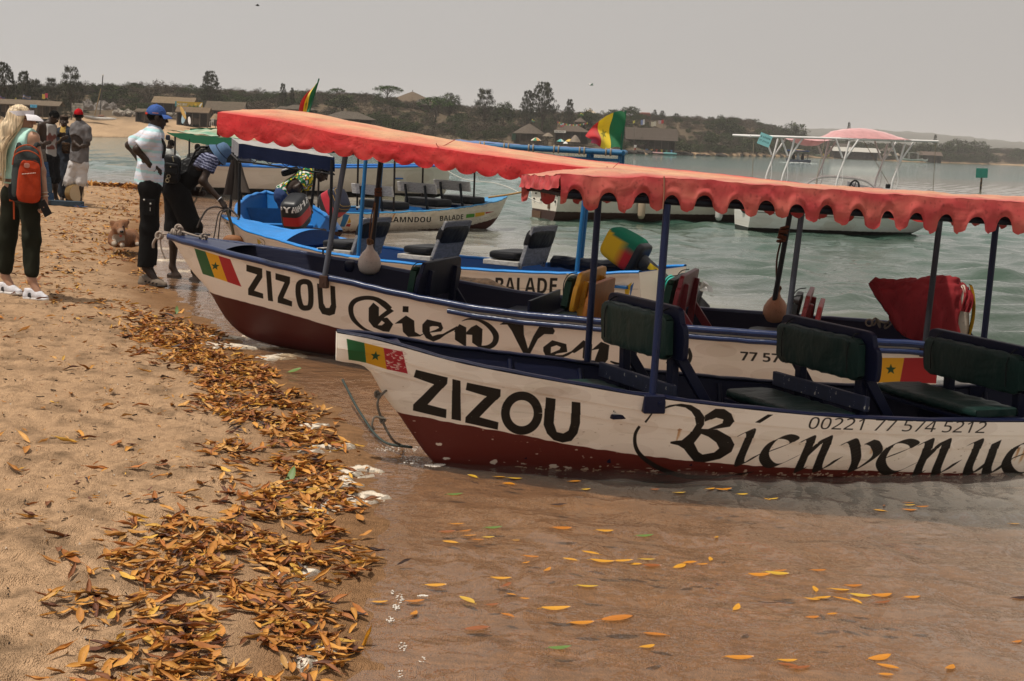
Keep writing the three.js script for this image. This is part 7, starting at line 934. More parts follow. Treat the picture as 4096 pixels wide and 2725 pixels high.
// ───────────── the man bending in the blue boat ─────────────
{
const D=21.3,q=(x,y,d=D)=>at(x,y,d);
const J={head:q(1288,692),neck:q(1250,694),chest:q(1205,706),pelvis:q(1132,770),shR:q(1228,718,D-.16),elR:q(1184,752,D-.22),wrR:q(1208,797,D-.2),haR:q(1232,812,D-.2),shL:q(1240,712,D+.16),elL:q(1215,760,D+.2),wrL:q(1222,800,D+.1),haL:q(1240,815,D+.08),hipR:q(1130,785,D-.09),knR:q(1150,875,D-.1),anR:q(1140,970,D-.1),toeR:q(1175,985,D-.12),hipL:q(1140,783,D+.09),knL:q(1165,872,D+.1),anL:q(1155,965,D+.1),toeL:q(1190,980,D+.1)};
const P=person('person','man in green, yellow and red patterned shirt bending over inside the blue boat',J,{face:V(.75,-.65,-.1),headUp:V(.65,.75,0),skin:'dark',cell:.014,headCell:.007,handCell:.007,handR:{n:V(.3,.6,.6),curl:.6}});
P.garment('patterned_shirt',[...P.torso(.026),bone(P.J.shR,P.J.shR.clone().lerp(P.J.elR,.6),.078,.09),bone(P.J.shL,P.J.shL.clone().lerp(P.J.elL,.6),.078,.088)],{clip:(p)=>Math.max(plane(P.J.pelvis.clone().add(V(-.02,-.02,0)),V(-.8,-.7,0))(p),p.distanceTo(P.J.elR)<.16?plane(P.J.shR.clone().lerp(P.J.elR,.55),P.J.elR.clone().sub(P.J.shR))(p):-1),color:(x,y,z)=>{const a=N3(x*13,y*13,z*13),b=N3(x*17+9,y*17,z*17);return a>.42?[.60,.45,.03]:a<-.48?[.62,.60,.55]:b>.5?[.40,.02,.02]:b<-.55?[.010,.03,.02]:[.012,.13,.055];},c:.010});
P.garment('trousers',legs(P,.1,[.115,.09,.08,.125],.9),{color:()=>[.03,.05,.12]});hairCap(P,[.006,.006,.006],{low:-.03,thick:.006});
const b=thing('backpack','small black and white bag on the back of the man in the patterned shirt','backpack',q(1160,686,D-.05));b.rotation.z=.35;put('pack_body',new Bag().add(blob(.26,.10,.20,.5,14)).geo(4),cloth([.012,.012,.013]),b);new Bag().add(blob(.11,.03,.14,.5,10),M4([-.05,.045,.04])).mesh('pale_patch',cloth([.5,.5,.5]),b);
}
// ───────────── people seated in the long white boat ─────────────
{
const seated=(label,x,y,D,{shirt,face,skin='dark',hair=true,hat,lean=0,arm=0})=>{ // head at the pixel
const h=at(x,y,D),J={head:h,neck:h.clone().add(V(-.02-lean*.5,-.17,0)),chest:h.clone().add(V(-.03-lean,-.32,0)),pelvis:h.clone().add(V(-.06-lean*2,-.72,0))};
for(const[s,k]of[['L',1],['R',-1]]){J['sh'+s]=J.neck.clone().add(V(-k*.18,-.05,k*.05));J['el'+s]=J['sh'+s].clone().add(V(-k*.06+arm,-.27,.05));J['wr'+s]=J['el'+s].clone().add(V(k*.05+arm,-.20,.12));J['hip'+s]=J.pelvis.clone().add(V(-k*.09,-.04,.03));J['kn'+s]=J['hip'+s].clone().add(V(0,.02,-.4));J['an'+s]=J['kn'+s].clone().add(V(0,-.36,-.05));J['toe'+s]=J['an'+s].clone().add(V(0,-.05,-.18));J['ha'+s]=J['wr'+s].clone().add(V(arm*.5,-.12,.03));}
const P=person('person',label,J,{face,skin,cell:.022,headCell:.014,handCell:.012,base:V(h.x,h.y-.8,h.z)});
P.garment('shirt',[...P.torso(.03),bone(P.J.shL,P.J.shL.clone().lerp(P.J.elL,.6),.08,.085),bone(P.J.shR,P.J.shR.clone().lerp(P.J.elR,.6),.08,.085)],{color:()=>shirt,c:.02});P.garment('trousers',legs(P,.1,[.11,.085,.07,.12],.9),{color:()=>[.02,.022,.028],c:.022});
if(hair)hairCap(P,[.008,.007,.006],{low:-.04,thick:.010});if(hat)peakedCap(P,hat,{});return P;};
seated('man in white shirt stooping under the green awning of the long boat',683,578,40.5,{shirt:[.52,.54,.52],face:V(.7,-.6,.2),lean:.16,arm:.14});
seated('brown-haired person seated lowest in the long white boat',790,594,41,{shirt:[.05,.05,.05],face:V(0,0,-1),skin:'brown'});
seated('person in grey cap seated just behind the bucket-hatted man',836,590,41.2,{shirt:[.06,.06,.07],face:V(.3,0,-1),skin:'brown',hat:[.16,.18,.21]});
seated('dark-haired person in dark clothes seated by the navy awning corner',917,590,41.6,{shirt:[.010,.010,.011],face:V(.9,0,.3)});
seated('man in grey-blue t-shirt seated with his back to us in the long boat',984,595,42.0,{shirt:[.075,.08,.11],face:V(0,-.2,-1),skin:'fair'});
}
// ───────────── dogs ─────────────
function dogMesh(t,prims,cell,color){const g=field(prims,cell,.03,(p,d)=>d+.0035*N3(p.x*45,p.y*45,p.z*45));put('body',colored(new Bag().add(g).geo(6),color),new THREE.MeshStandardMaterial({vertexColors:true,roughness:.9,bumpMap:withRep(rough,4),bumpScale:.012}),t);}
{
const D=19.3,q=px2(420,860,6.03),base=q(420,700,D);base.y=ground(base.x,base.z);const t=thing('dog','brown dog with white chest lying on the sand facing us, tongue out','dog',base),L=(X,Y,d=0)=>q(X,Y,D+d).sub(base),b=(...a)=>bone(...a);
const H=L(345,290,-.22),nose=L(392,412,-.36);
const pr=[b(L(330,300,-.20),L(350,250,-.16),.075,.068),b(L(355,330,-.24),L(385,415,-.36),.058,.034),b(L(375,420,-.34),L(372,470,-.31),.030,.022),b(L(330,360,-.12),L(300,560,-.02),.085,.115),b(L(300,560,-.02),L(460,560,.20),.125,.12),b(L(460,560,.20),L(620,580,.48),.118,.115),b(L(620,500,.45),L(660,600,.42),.10,.10),b(L(160,640,-.05),L(215,690,-.22),.042,.036),b(L(215,560,-.02),L(160,645,-.02),.06,.045),b(L(215,690,-.22),L(235,705,-.28),.032,.026),b(L(380,600,-.02),L(400,690,-.16),.058,.042),b(L(400,700,-.18),L(415,740,-.32),.036,.030),b(L(700,640,.40),L(760,690,.25),.06,.035),b(L(760,695,.25),L(790,712,.14),.032,.028),b(L(700,600,.62),L(760,690,.72),.025,.015)];
for(const[x0,y0,x1,y1,x2,y2]of[[225,195,165,190,170,320],[455,160,530,165,520,290]])pr.push(b(L(x0,y0,-.12),L(x1,y1,-.12),.028,.024),b(L(x1,y1,-.12),L(x2,y2,-.15),.026,.010));
const ch=L(320,560,-.12),pw=[L(225,700,-.27),L(415,740,-.32),L(785,708,.15)],eye=[L(312,282,-.27),L(440,285,-.27)],ms=L(400,440,-.34),v=V();
dogMesh(t,pr,.009,(x,y,z)=>{v.set(x,y,z);for(const e of eye)if(v.distanceTo(e)<.018)return[.015,.010,.008];if(pw.some((p)=>v.distanceTo(p)<.055)||v.distanceTo(ch)<.085)return[.42,.34,.27];if(v.distanceTo(ms)<.07)return[.26,.165,.11];const k=1+.22*N3(x*12,y*12,z*12);return x>ch.x+.16?[.27*k,.150*k,.072*k]:[.23*k,.098*k,.040*k];});
new Bag().add(blob(.048,.035,.03,.8,10),M4(L(397,404,-.405).toArray())).mesh('nose',mat([.008,.007,.007],.3),t);new Bag().add(blob(.036,.055,.02,.7,10),M4(L(372,488,-.345).toArray(),[.3,0,0])).mesh('tongue',mat([.34,.09,.08],.4),t);new Bag().add(blob(.05,.02,.05,.8,10),M4(L(355,462,-.33).toArray())).mesh('mouth',mat([.02,.008,.008],.5),t);
new Bag().add(new THREE.SphereGeometry(.011,8,6),M4(L(312,284,-.285).toArray())).add(new THREE.SphereGeometry(.011,8,6),M4(L(440,287,-.285).toArray())).mesh('eye',mat([.008,.006,.005],.1),t);
}
{
const B=(x,y,z)=>V(x,y,z).applyMatrix4(boatB.matrixWorld),base=B(2.25,0,-1.15);base.y=ground(base.x,base.z);const t=thing('dog','brindled brown dog standing between the boats, only its back showing over the rail','dog',base),L=(x,y,z)=>B(x,y,z).sub(base);
const pr=[bone(L(2.06,.48,-1.15),L(2.28,.47,-1.15),.10,.105),bone(L(2.28,.47,-1.15),L(2.50,.40,-1.15),.105,.10),bone(L(2.04,.50,-1.15),L(1.88,.56,-1.15),.07,.055),bone(L(1.88,.56,-1.15),L(1.76,.52,-1.15),.058,.035)];
for(const[x,z]of[[2.06,.06],[2.06,-.06],[2.47,.06],[2.47,-.06]]){const f=x<2.2?0:.07;pr.push(bone(L(x,.40,-1.15+z),L(x+f-.03,.20,-1.15+z),.055,.03),bone(L(x+f-.03,.20,-1.15+z),L(x,-.10,-1.15+z),.028,.022),bone(L(x,-.10,-1.15+z),L(x-.05,-.12,-1.15+z),.024,.02));}
pr.push(bone(L(2.57,.42,-1.15),L(2.66,.25,-1.15),.022,.012),bone(L(1.90,.60,-1.11),L(1.93,.66,-1.10),.02,.01),bone(L(1.90,.60,-1.19),L(1.93,.66,-1.20),.02,.01));
dogMesh(t,pr,.010,(x,y,z)=>{const k=.75+.6*Math.abs(N3(x*9,y*5,z*9))-.5*Math.max(0,N3(x*22,y*9,z*22));return[.105*k,.062*k,.034*k];});
}
const thatchTex=dataTex(256,(x,y)=>{const v=.62+.34*tfbm(x,(y*6)%1,22,3,121)+.18*tfbm(x,y,5,3,7)-(Math.abs((y*7)%1)<.08?.16:0);return v;});
const thatch=(c=[.17,.135,.105])=>mat(c,.98,{map:withRep(thatchTex,.5),bumpMap:withRep(thatchTex,.5),bumpScale:.12});
const post=wood([.13,.10,.075]),darkWall=paint([.085,.066,.048],.9);
// hut: px centre, wide px, pixel rows of ridge, eave and foot; e metres behind the waterline
function hut(name,label,px,w,yr,ye,yf,e,{kind='hip',roof=thatch(),walls=[darkWall],depth=.7,posts=5,gable,fill=.6}={}){
const D=bankDepth(px)+e,k=D/FPX,foot=at(px,yf,D),eave=at(px,ye,D).y-foot.y,ridge=at(px,yr,D).y-foot.y,W=w*k,Z=W*depth,t=thing(name,label,'hut',foot),o=W*.06;
const R=new Bag();
const quad=(a,b,c,d)=>R.add(sheet(10,5,(u,v)=>{const p=[0,1,2].map((i)=>lerp(lerp(a[i],b[i],u),lerp(d[i],c[i],u),v));p[1]+=.05*N2(p[0]*1.7,p[2]*1.7+p[1])-.05*Math.sin(v*PI)*(kind==='cone'?1:.4);return p;}));
if(kind==='cone'){R.add(sheet(32,8,(u,v)=>{const a=u*2*PI,r=(W/2+o)*Math.pow(1-v,.92);return[r*Math.cos(a),lerp(eave-.1,ridge,v)+.04*N2(u*30,v*3)*(1-v),r*Math.sin(a)*depth];}));R.bar([0,ridge-.1,0],[0,ridge+.35,0],.07);}
else{const rx=kind==='gable'?W/2+o:W/2*.35,X=W/2+o,ZZ=Z/2+o;quad([-X,eave-.12,ZZ],[X,eave-.12,ZZ],[rx,ridge,0],[-rx,ridge,0]);quad([-X,eave-.12,-ZZ],[X,eave-.12,-ZZ],[rx,ridge,0],[-rx,ridge,0]);if(kind==='hip')for(const s of[-1,1])quad([s*X,eave-.12,-ZZ],[s*X,eave-.12,ZZ],[s*rx,ridge,0],[s*rx,ridge,0]);}
R.mesh('roof',roof,t);
const edge=new Bag().box(W+o*1.6,.14,.10,[0,eave-.16,Z/2+o*.8]);edge.mesh('eave',post,t);
for(let i=0;i<posts;i++)put('post',barGeo([lerp(-W/2,W/2,i/(posts-1)),-.5,Z/2],[lerp(-W/2,W/2,i/(posts-1)),eave,Z/2],.09,.08,6),post,t);
new Bag().box(W*.98,eave+.4,.12,[0,eave/2-.2,-Z/2]).box(.12,eave+.4,Z,[-W/2,eave/2-.2,0]).box(.12,eave+.4,Z,[W/2,eave/2-.2,0]).mesh('wall',walls[0],t);
if(fill)new Bag().box(W*fill,.95,.25,[-W*.1,.45,Z*.25]).box(W*fill*1.03,.06,.4,[-W*.1,.95,Z*.25]).mesh('counter',wood([.10,.07,.05]),t);
if(gable){const s=new THREE.Shape();s.moveTo(-Z*.42,eave);s.lineTo(Z*.42,eave);s.lineTo(0,ridge-.25);s.closePath();put('gable',new THREE.ExtrudeGeometry(s,{depth:.1,bevelEnabled:false}).rotateY(PI/2).translate(W/2+.02,0,0),gable,t);new Bag().box(.12,ridge-eave,.1,[W/2+.1,(ridge+eave)/2-.1,0]).mesh('gable_post',post,t);}
return{t,W,Z,eave,ridge,k,D};
}
function signAt(label,x0,y0,x1,y1,D,draw,legs,w=256,h=128){const a=at(x0,y0,D),b=at(x1,y1,D),W=b.x-a.x,H=a.y-b.y,t=thing('signboard',label,'sign',[(a.x+b.x)/2,(a.y+b.y)/2,a.z]),g=new THREE.BoxGeometry(W,H,.06);put('board',g,mat([1,1,1],.7,{map:canvasOf2(w,h,draw)}),t);if(legs)for(const s of[-.45,.45])put('post',barGeo([s*W,-H/2-legs,-.05],[s*W,H/2,-.05],.05,.05,6),post,t);return t;}
function canvasOf2(w,h,f){const c=document.createElement('canvas');c.width=w;c.height=h;f(c.getContext('2d'),w,h);const t=new THREE.CanvasTexture(c);t.colorSpace=THREE.SRGBColorSpace;t.magFilter=THREE.LinearFilter;return t;}
function flagAt(label,px,py,e,wpx,hpx,cols,dir=-1,vertical=true){const D=bankDepth(px)+e,k=D/FPX,p=at(px,py,D),gy=farY(px,D),t=thing('small_flag',label,'flag',[p.x,p.y,p.z]);put('flagpole',barGeo([0,gy-p.y,0],[0,.2,0],.04,.03,5),post,t);const n=cols.length;put('flag_cloth',colored(sheet(n*6,6,(u,v)=>[dir*u*wpx*k,-v*hpx*k-.12*u+.06*Math.sin(u*7),.25*Math.sin(u*5+v)]),(x,y,z,i)=>{const u=(i%(n*6+1))/(n*6),v=Math.floor(i/(n*6+1))/6;return cols[Math.min(n-1,Math.floor((vertical?u:v)*n))];}),vcloth,t);return t;}
function parasol(label,px,ye,w,h,e,cols,th){const D=bankDepth(px)+e,k=D/FPX,p=at(px,ye,D),gy=farY(px,D),W=w*k/2,t=thing(th?'thatch_parasol':'beach_umbrella',label,'umbrella',[p.x,p.y,p.z]);const n=8;put('canopy',colored(sheet(n*3,4,(u,v)=>{const a=u*2*PI,r=W*(1-v);return[r*Math.cos(a),h*k*(1-Math.pow(1-v,1.6))-.05*Math.abs(Math.sin(a*4))*(1-v),r*Math.sin(a)];}),(x,y,z)=>cols[Math.floor((Math.atan2(z,x)/6.283+.5)*n+.01)%cols.length]),th?mat([1,1,1],.95,{vertexColors:true,bumpMap:thatchTex,bumpScale:.1}):vcloth,t);put('pole',barGeo([0,gy-p.y-.2,0],[0,h*k,0],.05,.05,6),post,t);return t;}
// left bank
hut('beach_bar','long low thatched bar behind the blond woman on the far left shore',120,230,400,416,452,24,{kind:'gable',posts:9,depth:.22,roof:thatch([.24,.185,.135]),fill:.75});
signAt('square light blue signboard with faint dark writing on the far left beach',195,409,240,448,bankDepth(218)+17,(g,w,h)=>{g.fillStyle='#4f95b4';g.fillRect(0,0,w,h);g.fillStyle='#243a52';g.font='bold 36px sans-serif';g.fillText('TERANGA',30,42);g.font='24px sans-serif';g.fillText('beach',90,76);g.fillStyle='#c8862a';g.beginPath();g.arc(128,110,16,0,7);g.fill();},1.6,256,220);
signAt('small light blue notice under the thatched bar roof on the left',120,418,147,431,bankDepth(133)+19,(g,w,h)=>{g.fillStyle='#4a93b8';g.fillRect(0,0,w,h);g.fillStyle='#223a55';g.font='bold 60px sans-serif';g.fillText('BAR',70,86);},1.0);
{const p=farP(262,12),D=-p.z,a=at(0,440,D),b=at(190,488,D),t=thing('pirogue','long dark pirogue drawn up on the far left beach below the bar','boat',[(a.x+b.x)/2,(a.y+b.y)/2-.2,a.z],0);t.rotation.z=-Math.atan2(a.y-b.y,b.x-a.x);const L=b.x-a.x+4;put('hull',sheet(24,10,(u,v)=>{const s=2*u-1,w=.8*Math.sqrt(Math.max(0,1-s*s)),q=(v-.5)*PI;return[L/2*s-1.5,.7*s*s-.55*Math.cos(q),w*Math.sin(q)];}),paint([.03,.03,.035]),t);for(const x of[-2,0,2])new Bag().box(.3,.08,1.4,[x,-.02,0]).mesh('thwart',wood([.06,.05,.04]),t);}
{const D=bankDepth(310)+30,a=at(288,431,D),b=at(330,431,D),t=thing('picket_fence','short white picket fence on the far left beach','fence',a.toArray());const W=b.x-a.x,h=at(310,412,D).y-a.y;for(let i=0;i<9;i++)new Bag().box(.10,h+.6,.04,[W*i/8,h/2-.3,0]).mesh('picket',paint([.42,.39,.34]),t);new Bag().box(W,.09,.04,[W/2,h*.3,-.05]).box(W,.09,.04,[W/2,h*.8,-.05]).mesh('rail',paint([.42,.39,.34]),t);}
for(const[x,y,w,h,e,l]of[[350,432,44,36,36,'grey covered mound left of the catamaran mast'],[405,432,62,32,38,'wide grey covered mound behind the catamaran mast'],[450,430,36,24,38,'small grey covered mound right of the catamaran mast']]){const D=bankDepth(x)+e,k=D/FPX,p=at(x,y,D),o=tag(put('covered_mound',sheet(30,14,(u,v)=>{const a=u*2*PI,b=v*PI/2,n=1+.3*N3(2*Math.cos(a),2*Math.sin(a),v*2+x);return[w/2*k*Math.cos(a)*Math.cos(b)*n,h*k*Math.sin(b)*n-.3,.8*w/2*k*Math.sin(a)*Math.cos(b)*n];}),mat([.17,.15,.135],.9,{bumpMap:withRep(folds,1),bumpScale:.2})),l,'mound');o.position.copy(p);}
{ // rubble line above the sand
const r=RNG(61),geos=[0,1,2].map((s)=>{const g=new THREE.IcosahedronGeometry(1,1),P=g.attributes.position;for(let i=0;i<P.count;i++){const v=V(P.getX(i),P.getY(i),P.getZ(i)),k=.75+.35*N3(v.x*1.3+s*9,v.y*1.3,v.z*1.3);P.setXYZ(i,v.x*k,v.y*k*.7,v.z*k);}g.computeVertexNormals();return g;});
for(let i=0;i<70;i++){const px=455+260*r(),D=bankDepth(px)+44+5*r(),p=farP(px,D-bankDepth(px)),s=.25+.45*r(),o=put('rubble_stone',geos[i%3],mat([[.22,.19,.16],[.28,.25,.21],[.15,.13,.11]][Math.floor(r()*3)],.95));tag(o,'broken grey stone in the rubble line above the far left beach','stone','rubble stones above the far beach');o.position.set(p.x,p.y+s*.35+.5*r(),p.z);o.rotation.set(r()*3,r()*3,0);o.scale.setScalar(s*1.3);}
for(let i=0;i<46;i++){const px=i<34?2500+395*Math.pow(r(),.9):2960+200*r(),f=(px-2500)/395,out=i<34&&f>.45?-8-40*(f-.45):0,e=out+3*r(),D=bankDepth(px)+(i<34?lerp(0,-70*Math.max(0,f-.4),1):0)+2*r(),d=colDir(px).multiplyScalar(D),s=.35+.75*r()*(i<34?1:.6);const o=put('shore_rock',geos[i%3],mat([.045,.038,.034],.9,{bumpMap:rough,bumpScale:.2}));tag(o,'dark rock at the waterline before the long thatched bar','rock','dark rocks along the far waterline');o.position.set(d.x,s*.25,d.z);o.rotation.y=r()*6;o.scale.set(s*2.0,s*1.1,s*1.4);}
}
{ // catamaran on the sand
const D=bankDepth(392)+26,k=D/FPX,p=at(395,482,D),t=thing('catamaran','small white beached catamaran with tall bare mast on the far left sand','boat',p.toArray(),.5),hullG=sheet(20,12,(u,v)=>{const s=2*u-1,w=.20*Math.pow(Math.max(0,1-s*s),.6),a=v*2*PI;return[s*2.2,.25+.25*s*s*(s<0?1.2:.3)+.22*Math.sin(a)*Math.pow(Math.max(.02,1-s*s),.4),w*Math.cos(a)];});put('float',hullG,paint([.55,.53,.5]),t).position.z=-.9;put('float',hullG,paint([.55,.53,.5]),t).position.z=.9;new Bag().box(1.6,.05,1.9,[0,.52,0]).mesh('deck',cloth([.24,.12,.08]),t);new Bag().bar([.7,.55,-1],[.7,.55,1],.05).bar([-.9,.55,-1],[-.9,.55,1],.05).mesh('crossbeam',metal([.3,.3,.3]),t);for(const z of[-.5,.4])new Bag().add(blob(.6,.25,.4,.6),M4([.3,.65,z])).mesh('bundled_gear',cloth([.35,.20,.14]),t);
const top=at(411,300,D),ft=at(398,476,D),mast=new Bag().bar(ft.clone().sub(p).applyAxisAngle(V(0,1,0),-.5).toArray(),top.clone().sub(p).applyAxisAngle(V(0,1,0),-.5).toArray(),.07);mast.mesh('mast',paint([.06,.055,.05]),t);const b2=at(403,355,D),b3=at(378,462,D);new Bag().bar(b2.clone().sub(p).applyAxisAngle(V(0,1,0),-.5).toArray(),b3.clone().sub(p).applyAxisAngle(V(0,1,0),-.5).toArray(),.06).mesh('boom',wood([.36,.25,.13]),t);put('mast_head',new THREE.SphereGeometry(.12,10,8).translate(...top.clone().sub(p).applyAxisAngle(V(0,1,0),-.5).toArray()),paint([.7,.65,.6]),t);}
hut('surf_shack','open thatched surf shack with surfboards against it on the far beach',775,120,428,447,497,22,{kind:'gable',posts:5,depth:.5,roof:thatch([.24,.17,.11])});
hut('lean_to_shelter','bare pole shelter left of the surf shack on the far beach',600,100,436,445,482,26,{kind:'gable',posts:4,depth:.5,roof:thatch([.19,.15,.11]),fill:.4});
hut('thatched_shed','low tan thatched roof behind the painted sign',700,150,388,412,440,40,{kind:'gable',depth:.5,roof:thatch([.30,.22,.14]),fill:0});
signAt('long painted yellow and white sign on the roof of the surf shack',700,405,810,430,bankDepth(755)+24,(g,w,h)=>{g.fillStyle='#a8882a';g.fillRect(0,0,w,h);g.fillStyle='#3f7f86';g.fillRect(0,0,30,h);g.font='bold 74px serif';g.lineWidth=8;g.strokeStyle='#22201c';g.strokeText('SURF',36,92);g.fillStyle='#d8cfb8';g.fillText('SURF',36,92);g.fillStyle='#2b5a38';for(let i=0;i<9;i++){g.beginPath();g.moveTo(250+i*26,h);g.lineTo(262+i*26,50+(i%3)*18);g.lineTo(276+i*26,h);g.fill();}g.fillStyle='#c8a838';g.beginPath();g.arc(380,50,22,0,7);g.fill();g.fillStyle='#d8d4c8';g.beginPath();g.moveTo(440,100);g.quadraticCurveTo(470,20,505,8);g.quadraticCurveTo(500,70,470,105);g.fill();},1,512,116);
for(const[x0,y0,x1,y1,w,c,l]of[[722,425,742,478,15,[.46,.26,.05],'tall orange surfboard leaning on the far surf shack'],[738,445,730,496,16,[.30,.42,.48],'pale blue surfboard leaning on the far surf shack'],[756,466,758,500,11,[.58,.52,.48],'white and pink surfboard standing beside the far surf shack']]){const D=bankDepth(x0)+19,a=at(x0,y0,D),b=at(x1,y1,D-.8),k=D/FPX,o=tag(put('surfboard',sheet(20,12,(u,v)=>{const s=2*u-1,W=w*k/2*Math.pow(Math.max(0,1-Math.pow(Math.abs(s),2.6)),.6),q=v*2*PI,c=a.clone().lerp(b,u);return[c.x+W*Math.cos(q),c.y,c.z+.07*Math.sin(q)];}),paint(c)),l,'surfboard');}
hut('thatched_hut','broad dark thatched hut with white triangular gable above the beached boat awning',905,140,406,440,498,26,{kind:'gable',depth:.75,posts:6,roof:thatch([.17,.135,.10]),gable:paint([.42,.38,.34])});
parasol('small ragged thatched parasol before the gabled hut',862,500-22,46,24,16,[[.26,.19,.12],[.22,.16,.10]],true);
for(const[x,l]of[[846,'white plastic chair left of the thatched parasol'],[902,'white plastic chair right of the thatched parasol']]){const D=bankDepth(x)+15,p=at(x,500,D),t=thing('plastic_chair',l,'chair',p.toArray(),x);new Bag().box(.5,.05,.5,[0,.45,0]).mesh('seat',paint([.6,.58,.56]),t);new Bag().box(.5,.5,.05,[0,.72,-.22]).mesh('backrest',paint([.6,.58,.56]),t);for(const a of[-.2,.2])for(const b of[-.2,.2])put('leg',barGeo([a,-.1,b],[a,.45,b],.03,.03,5),paint([.6,.58,.56]),t);}
flagAt('red and yellow flag high over the far left bar',192,374,30,26,18,[[.40,.05,.08],[.5,.36,.08]],-1);flagAt('dark blue and white striped flag over the far left bar',92,380,32,27,16,[[.10,.12,.2],[.3,.24,.22],[.07,.09,.16]],1,false);flagAt('blue flag with red cross at the left edge',0,384,34,16,16,[[.09,.08,.18],[.3,.1,.1]],1,false);flagAt('little yellow flag over the far left bar',66,392,34,10,10,[[.40,.34,.08]],-1);
// hill
hut('great_thatched_roof','great conical thatched roof with a finial on the hill crest',1648,190,366,412,432,92,{kind:'cone',depth:1,roof:thatch([.20,.15,.105]),posts:6,fill:0});
hut('thatched_annex','low grey thatched roof under the great conical roof',1690,90,398,418,440,84,{kind:'hip',roof:thatch([.14,.12,.105]),fill:0});
for(const[x,w,yr,ye,yf,e,l]of[[1195,130,420,436,456,26,'grey thatched roof peeping over the awning left of the drooping flag'],[1395,190,446,474,500,22,'sagging brown thatched roof just above the awning crest'],[1130,60,424,440,460,34,'tarpaulin-covered roof left of the drooping flag']])hut('thatched_hut',l,x,w,yr,ye,yf,e,{kind:'hip',roof:thatch([.15,.125,.10]),fill:0});
// middle shore
hut('round_hut','round-roofed thatched hut on posts left of the yellow sign bar',2115,118,494,532,562,14,{kind:'cone',depth:1,roof:thatch([.155,.125,.10]),posts:6});
hut('reggae_bar','dark bar with white name board and layered thatch under the tallest tree',2285,130,500,524,566,15,{kind:'hip',depth:.6,posts:5,roof:thatch([.16,.125,.10])});
hut('roof_lantern','small pointed upper roof above the dark bar by the star flag',2320,44,470,486,506,20,{kind:'cone',depth:1,roof:thatch([.17,.135,.11]),posts:4,fill:0});
signAt('white name board on the dark bar under the tallest tree',2217,521,2263,532,bankDepth(2240)+12,(g,w,h)=>{g.fillStyle='#cfcac2';g.fillRect(0,0,w,h);g.fillStyle='#26221f';g.font='bold 50px sans-serif';g.fillText('CHEZ-RASTA',8,48);},0,340,64);
for(const a of[['green, white and orange beach umbrella beside the round hut',2144,562,42,12,5,[[.05,.20,.10],[.55,.5,.42],[.5,.22,.06]]],['blue and green beach umbrella left of the yellow umbrella',2243,566,32,10,4,[[.08,.30,.34],[.06,.25,.18],[.4,.45,.42]]],['yellow beach umbrella before the dark bar',2278,566,34,10,4,[[.55,.38,.10],[.5,.32,.08]]],['white beach umbrella right of the yellow umbrella',2262,574,20,8,3,[[.6,.58,.55]]]])parasol(...a);
parasol('small thatched parasol beside the yellow umbrella',2300,568,44,28,3,[[.22,.18,.14],[.19,.15,.12]],true);parasol('thatched parasol right of the round hut',2192,545,44,14,6,[[.2,.16,.12],[.17,.14,.11]],true);
{const o=hut('beach_bar','long thatched bar open to the water right of the star flag',2600,185,512,558,602,9,{kind:'gable',depth:.5,posts:8,roof:thatch([.12,.095,.078])}),r=RNG(8);for(let i=0;i<9;i++){const c=[[.4,.08,.05],[.5,.35,.05],[.05,.2,.1],[.08,.2,.4],[.5,.3,.1]][i%5],x=-o.W*.42+o.W*.84*i/8,t=thing('bar_stool','brightly painted low stool before the long thatched bar','stool',o.t.position.clone().add(V(x,-.35,o.Z/2+1.2+r())),0,'painted stools before the long bar');put('seat',new THREE.CylinderGeometry(.3,.3,.12,10).translate(0,.6,0),paint(c),t);put('leg',new THREE.CylinderGeometry(.12,.2,.6,8).translate(0,.3,0),paint(c),t);}for(const[i,c]of[[-.35,[.10,.28,.3]],[.1,[.35,.2,.2]],[.36,[.12,.32,.32]]])tag(put('beached_dinghy',new Bag().add(blob(3.4,.5,1.2,.7,10)).geo(),paint(c)),['teal dinghy','pinkish dinghy','pale blue dinghy'][i<0?0:i<.2?1:2]+' drawn up below the long thatched bar','boat').position.copy(o.t.position).add(V(i*o.W,-.5,o.Z/2+3.5));}
signAt('small dark green kiosk left of the round hut',2048,534,2062,560,bankDepth(2055)+8,(g,w,h)=>{g.fillStyle='#1c3a2c';g.fillRect(0,0,w,h);},.4,32,64);
{const D=bankDepth(2360)+105,k=D/FPX,p=at(2360,462,D),t=thing('gazebo','pale-roofed gazebo on the skyline left of the star flag','pavilion',p.toArray());put('roof',new THREE.ConeGeometry(26*k,14*k,8).translate(0,18*k,0),paint([.50,.40,.28]),t);for(let i=0;i<6;i++)put('post',barGeo([20*k*Math.cos(i),-1,20*k*Math.sin(i)],[20*k*Math.cos(i),12*k,20*k*Math.sin(i)],.12,.12,6),paint([.45,.38,.3]),t);put('finial',new THREE.SphereGeometry(3*k,8,6).translate(0,26*k,0),paint([.5,.42,.3]),t);}
{const D=bankDepth(2572)+108,k=D/FPX,p=at(2572,480,D),t=thing('house','pinkish flat-roofed house among trees on the skyline','house',p.toArray());new Bag().box(52*k,26*k,8,[0,10*k,0]).box(34*k,8*k,6,[6*k,25*k,0]).mesh('wall',paint([.30,.13,.095],.9),t);for(const x of[-14,4,18])new Bag().box(7*k,7*k,.2,[x*k,12*k,4]).mesh('window',paint([.03,.03,.035]),t);new Bag().box(54*k,1.2*k,8.4,[0,23.4*k,0]).mesh('roof',paint([.26,.12,.09]),t);}
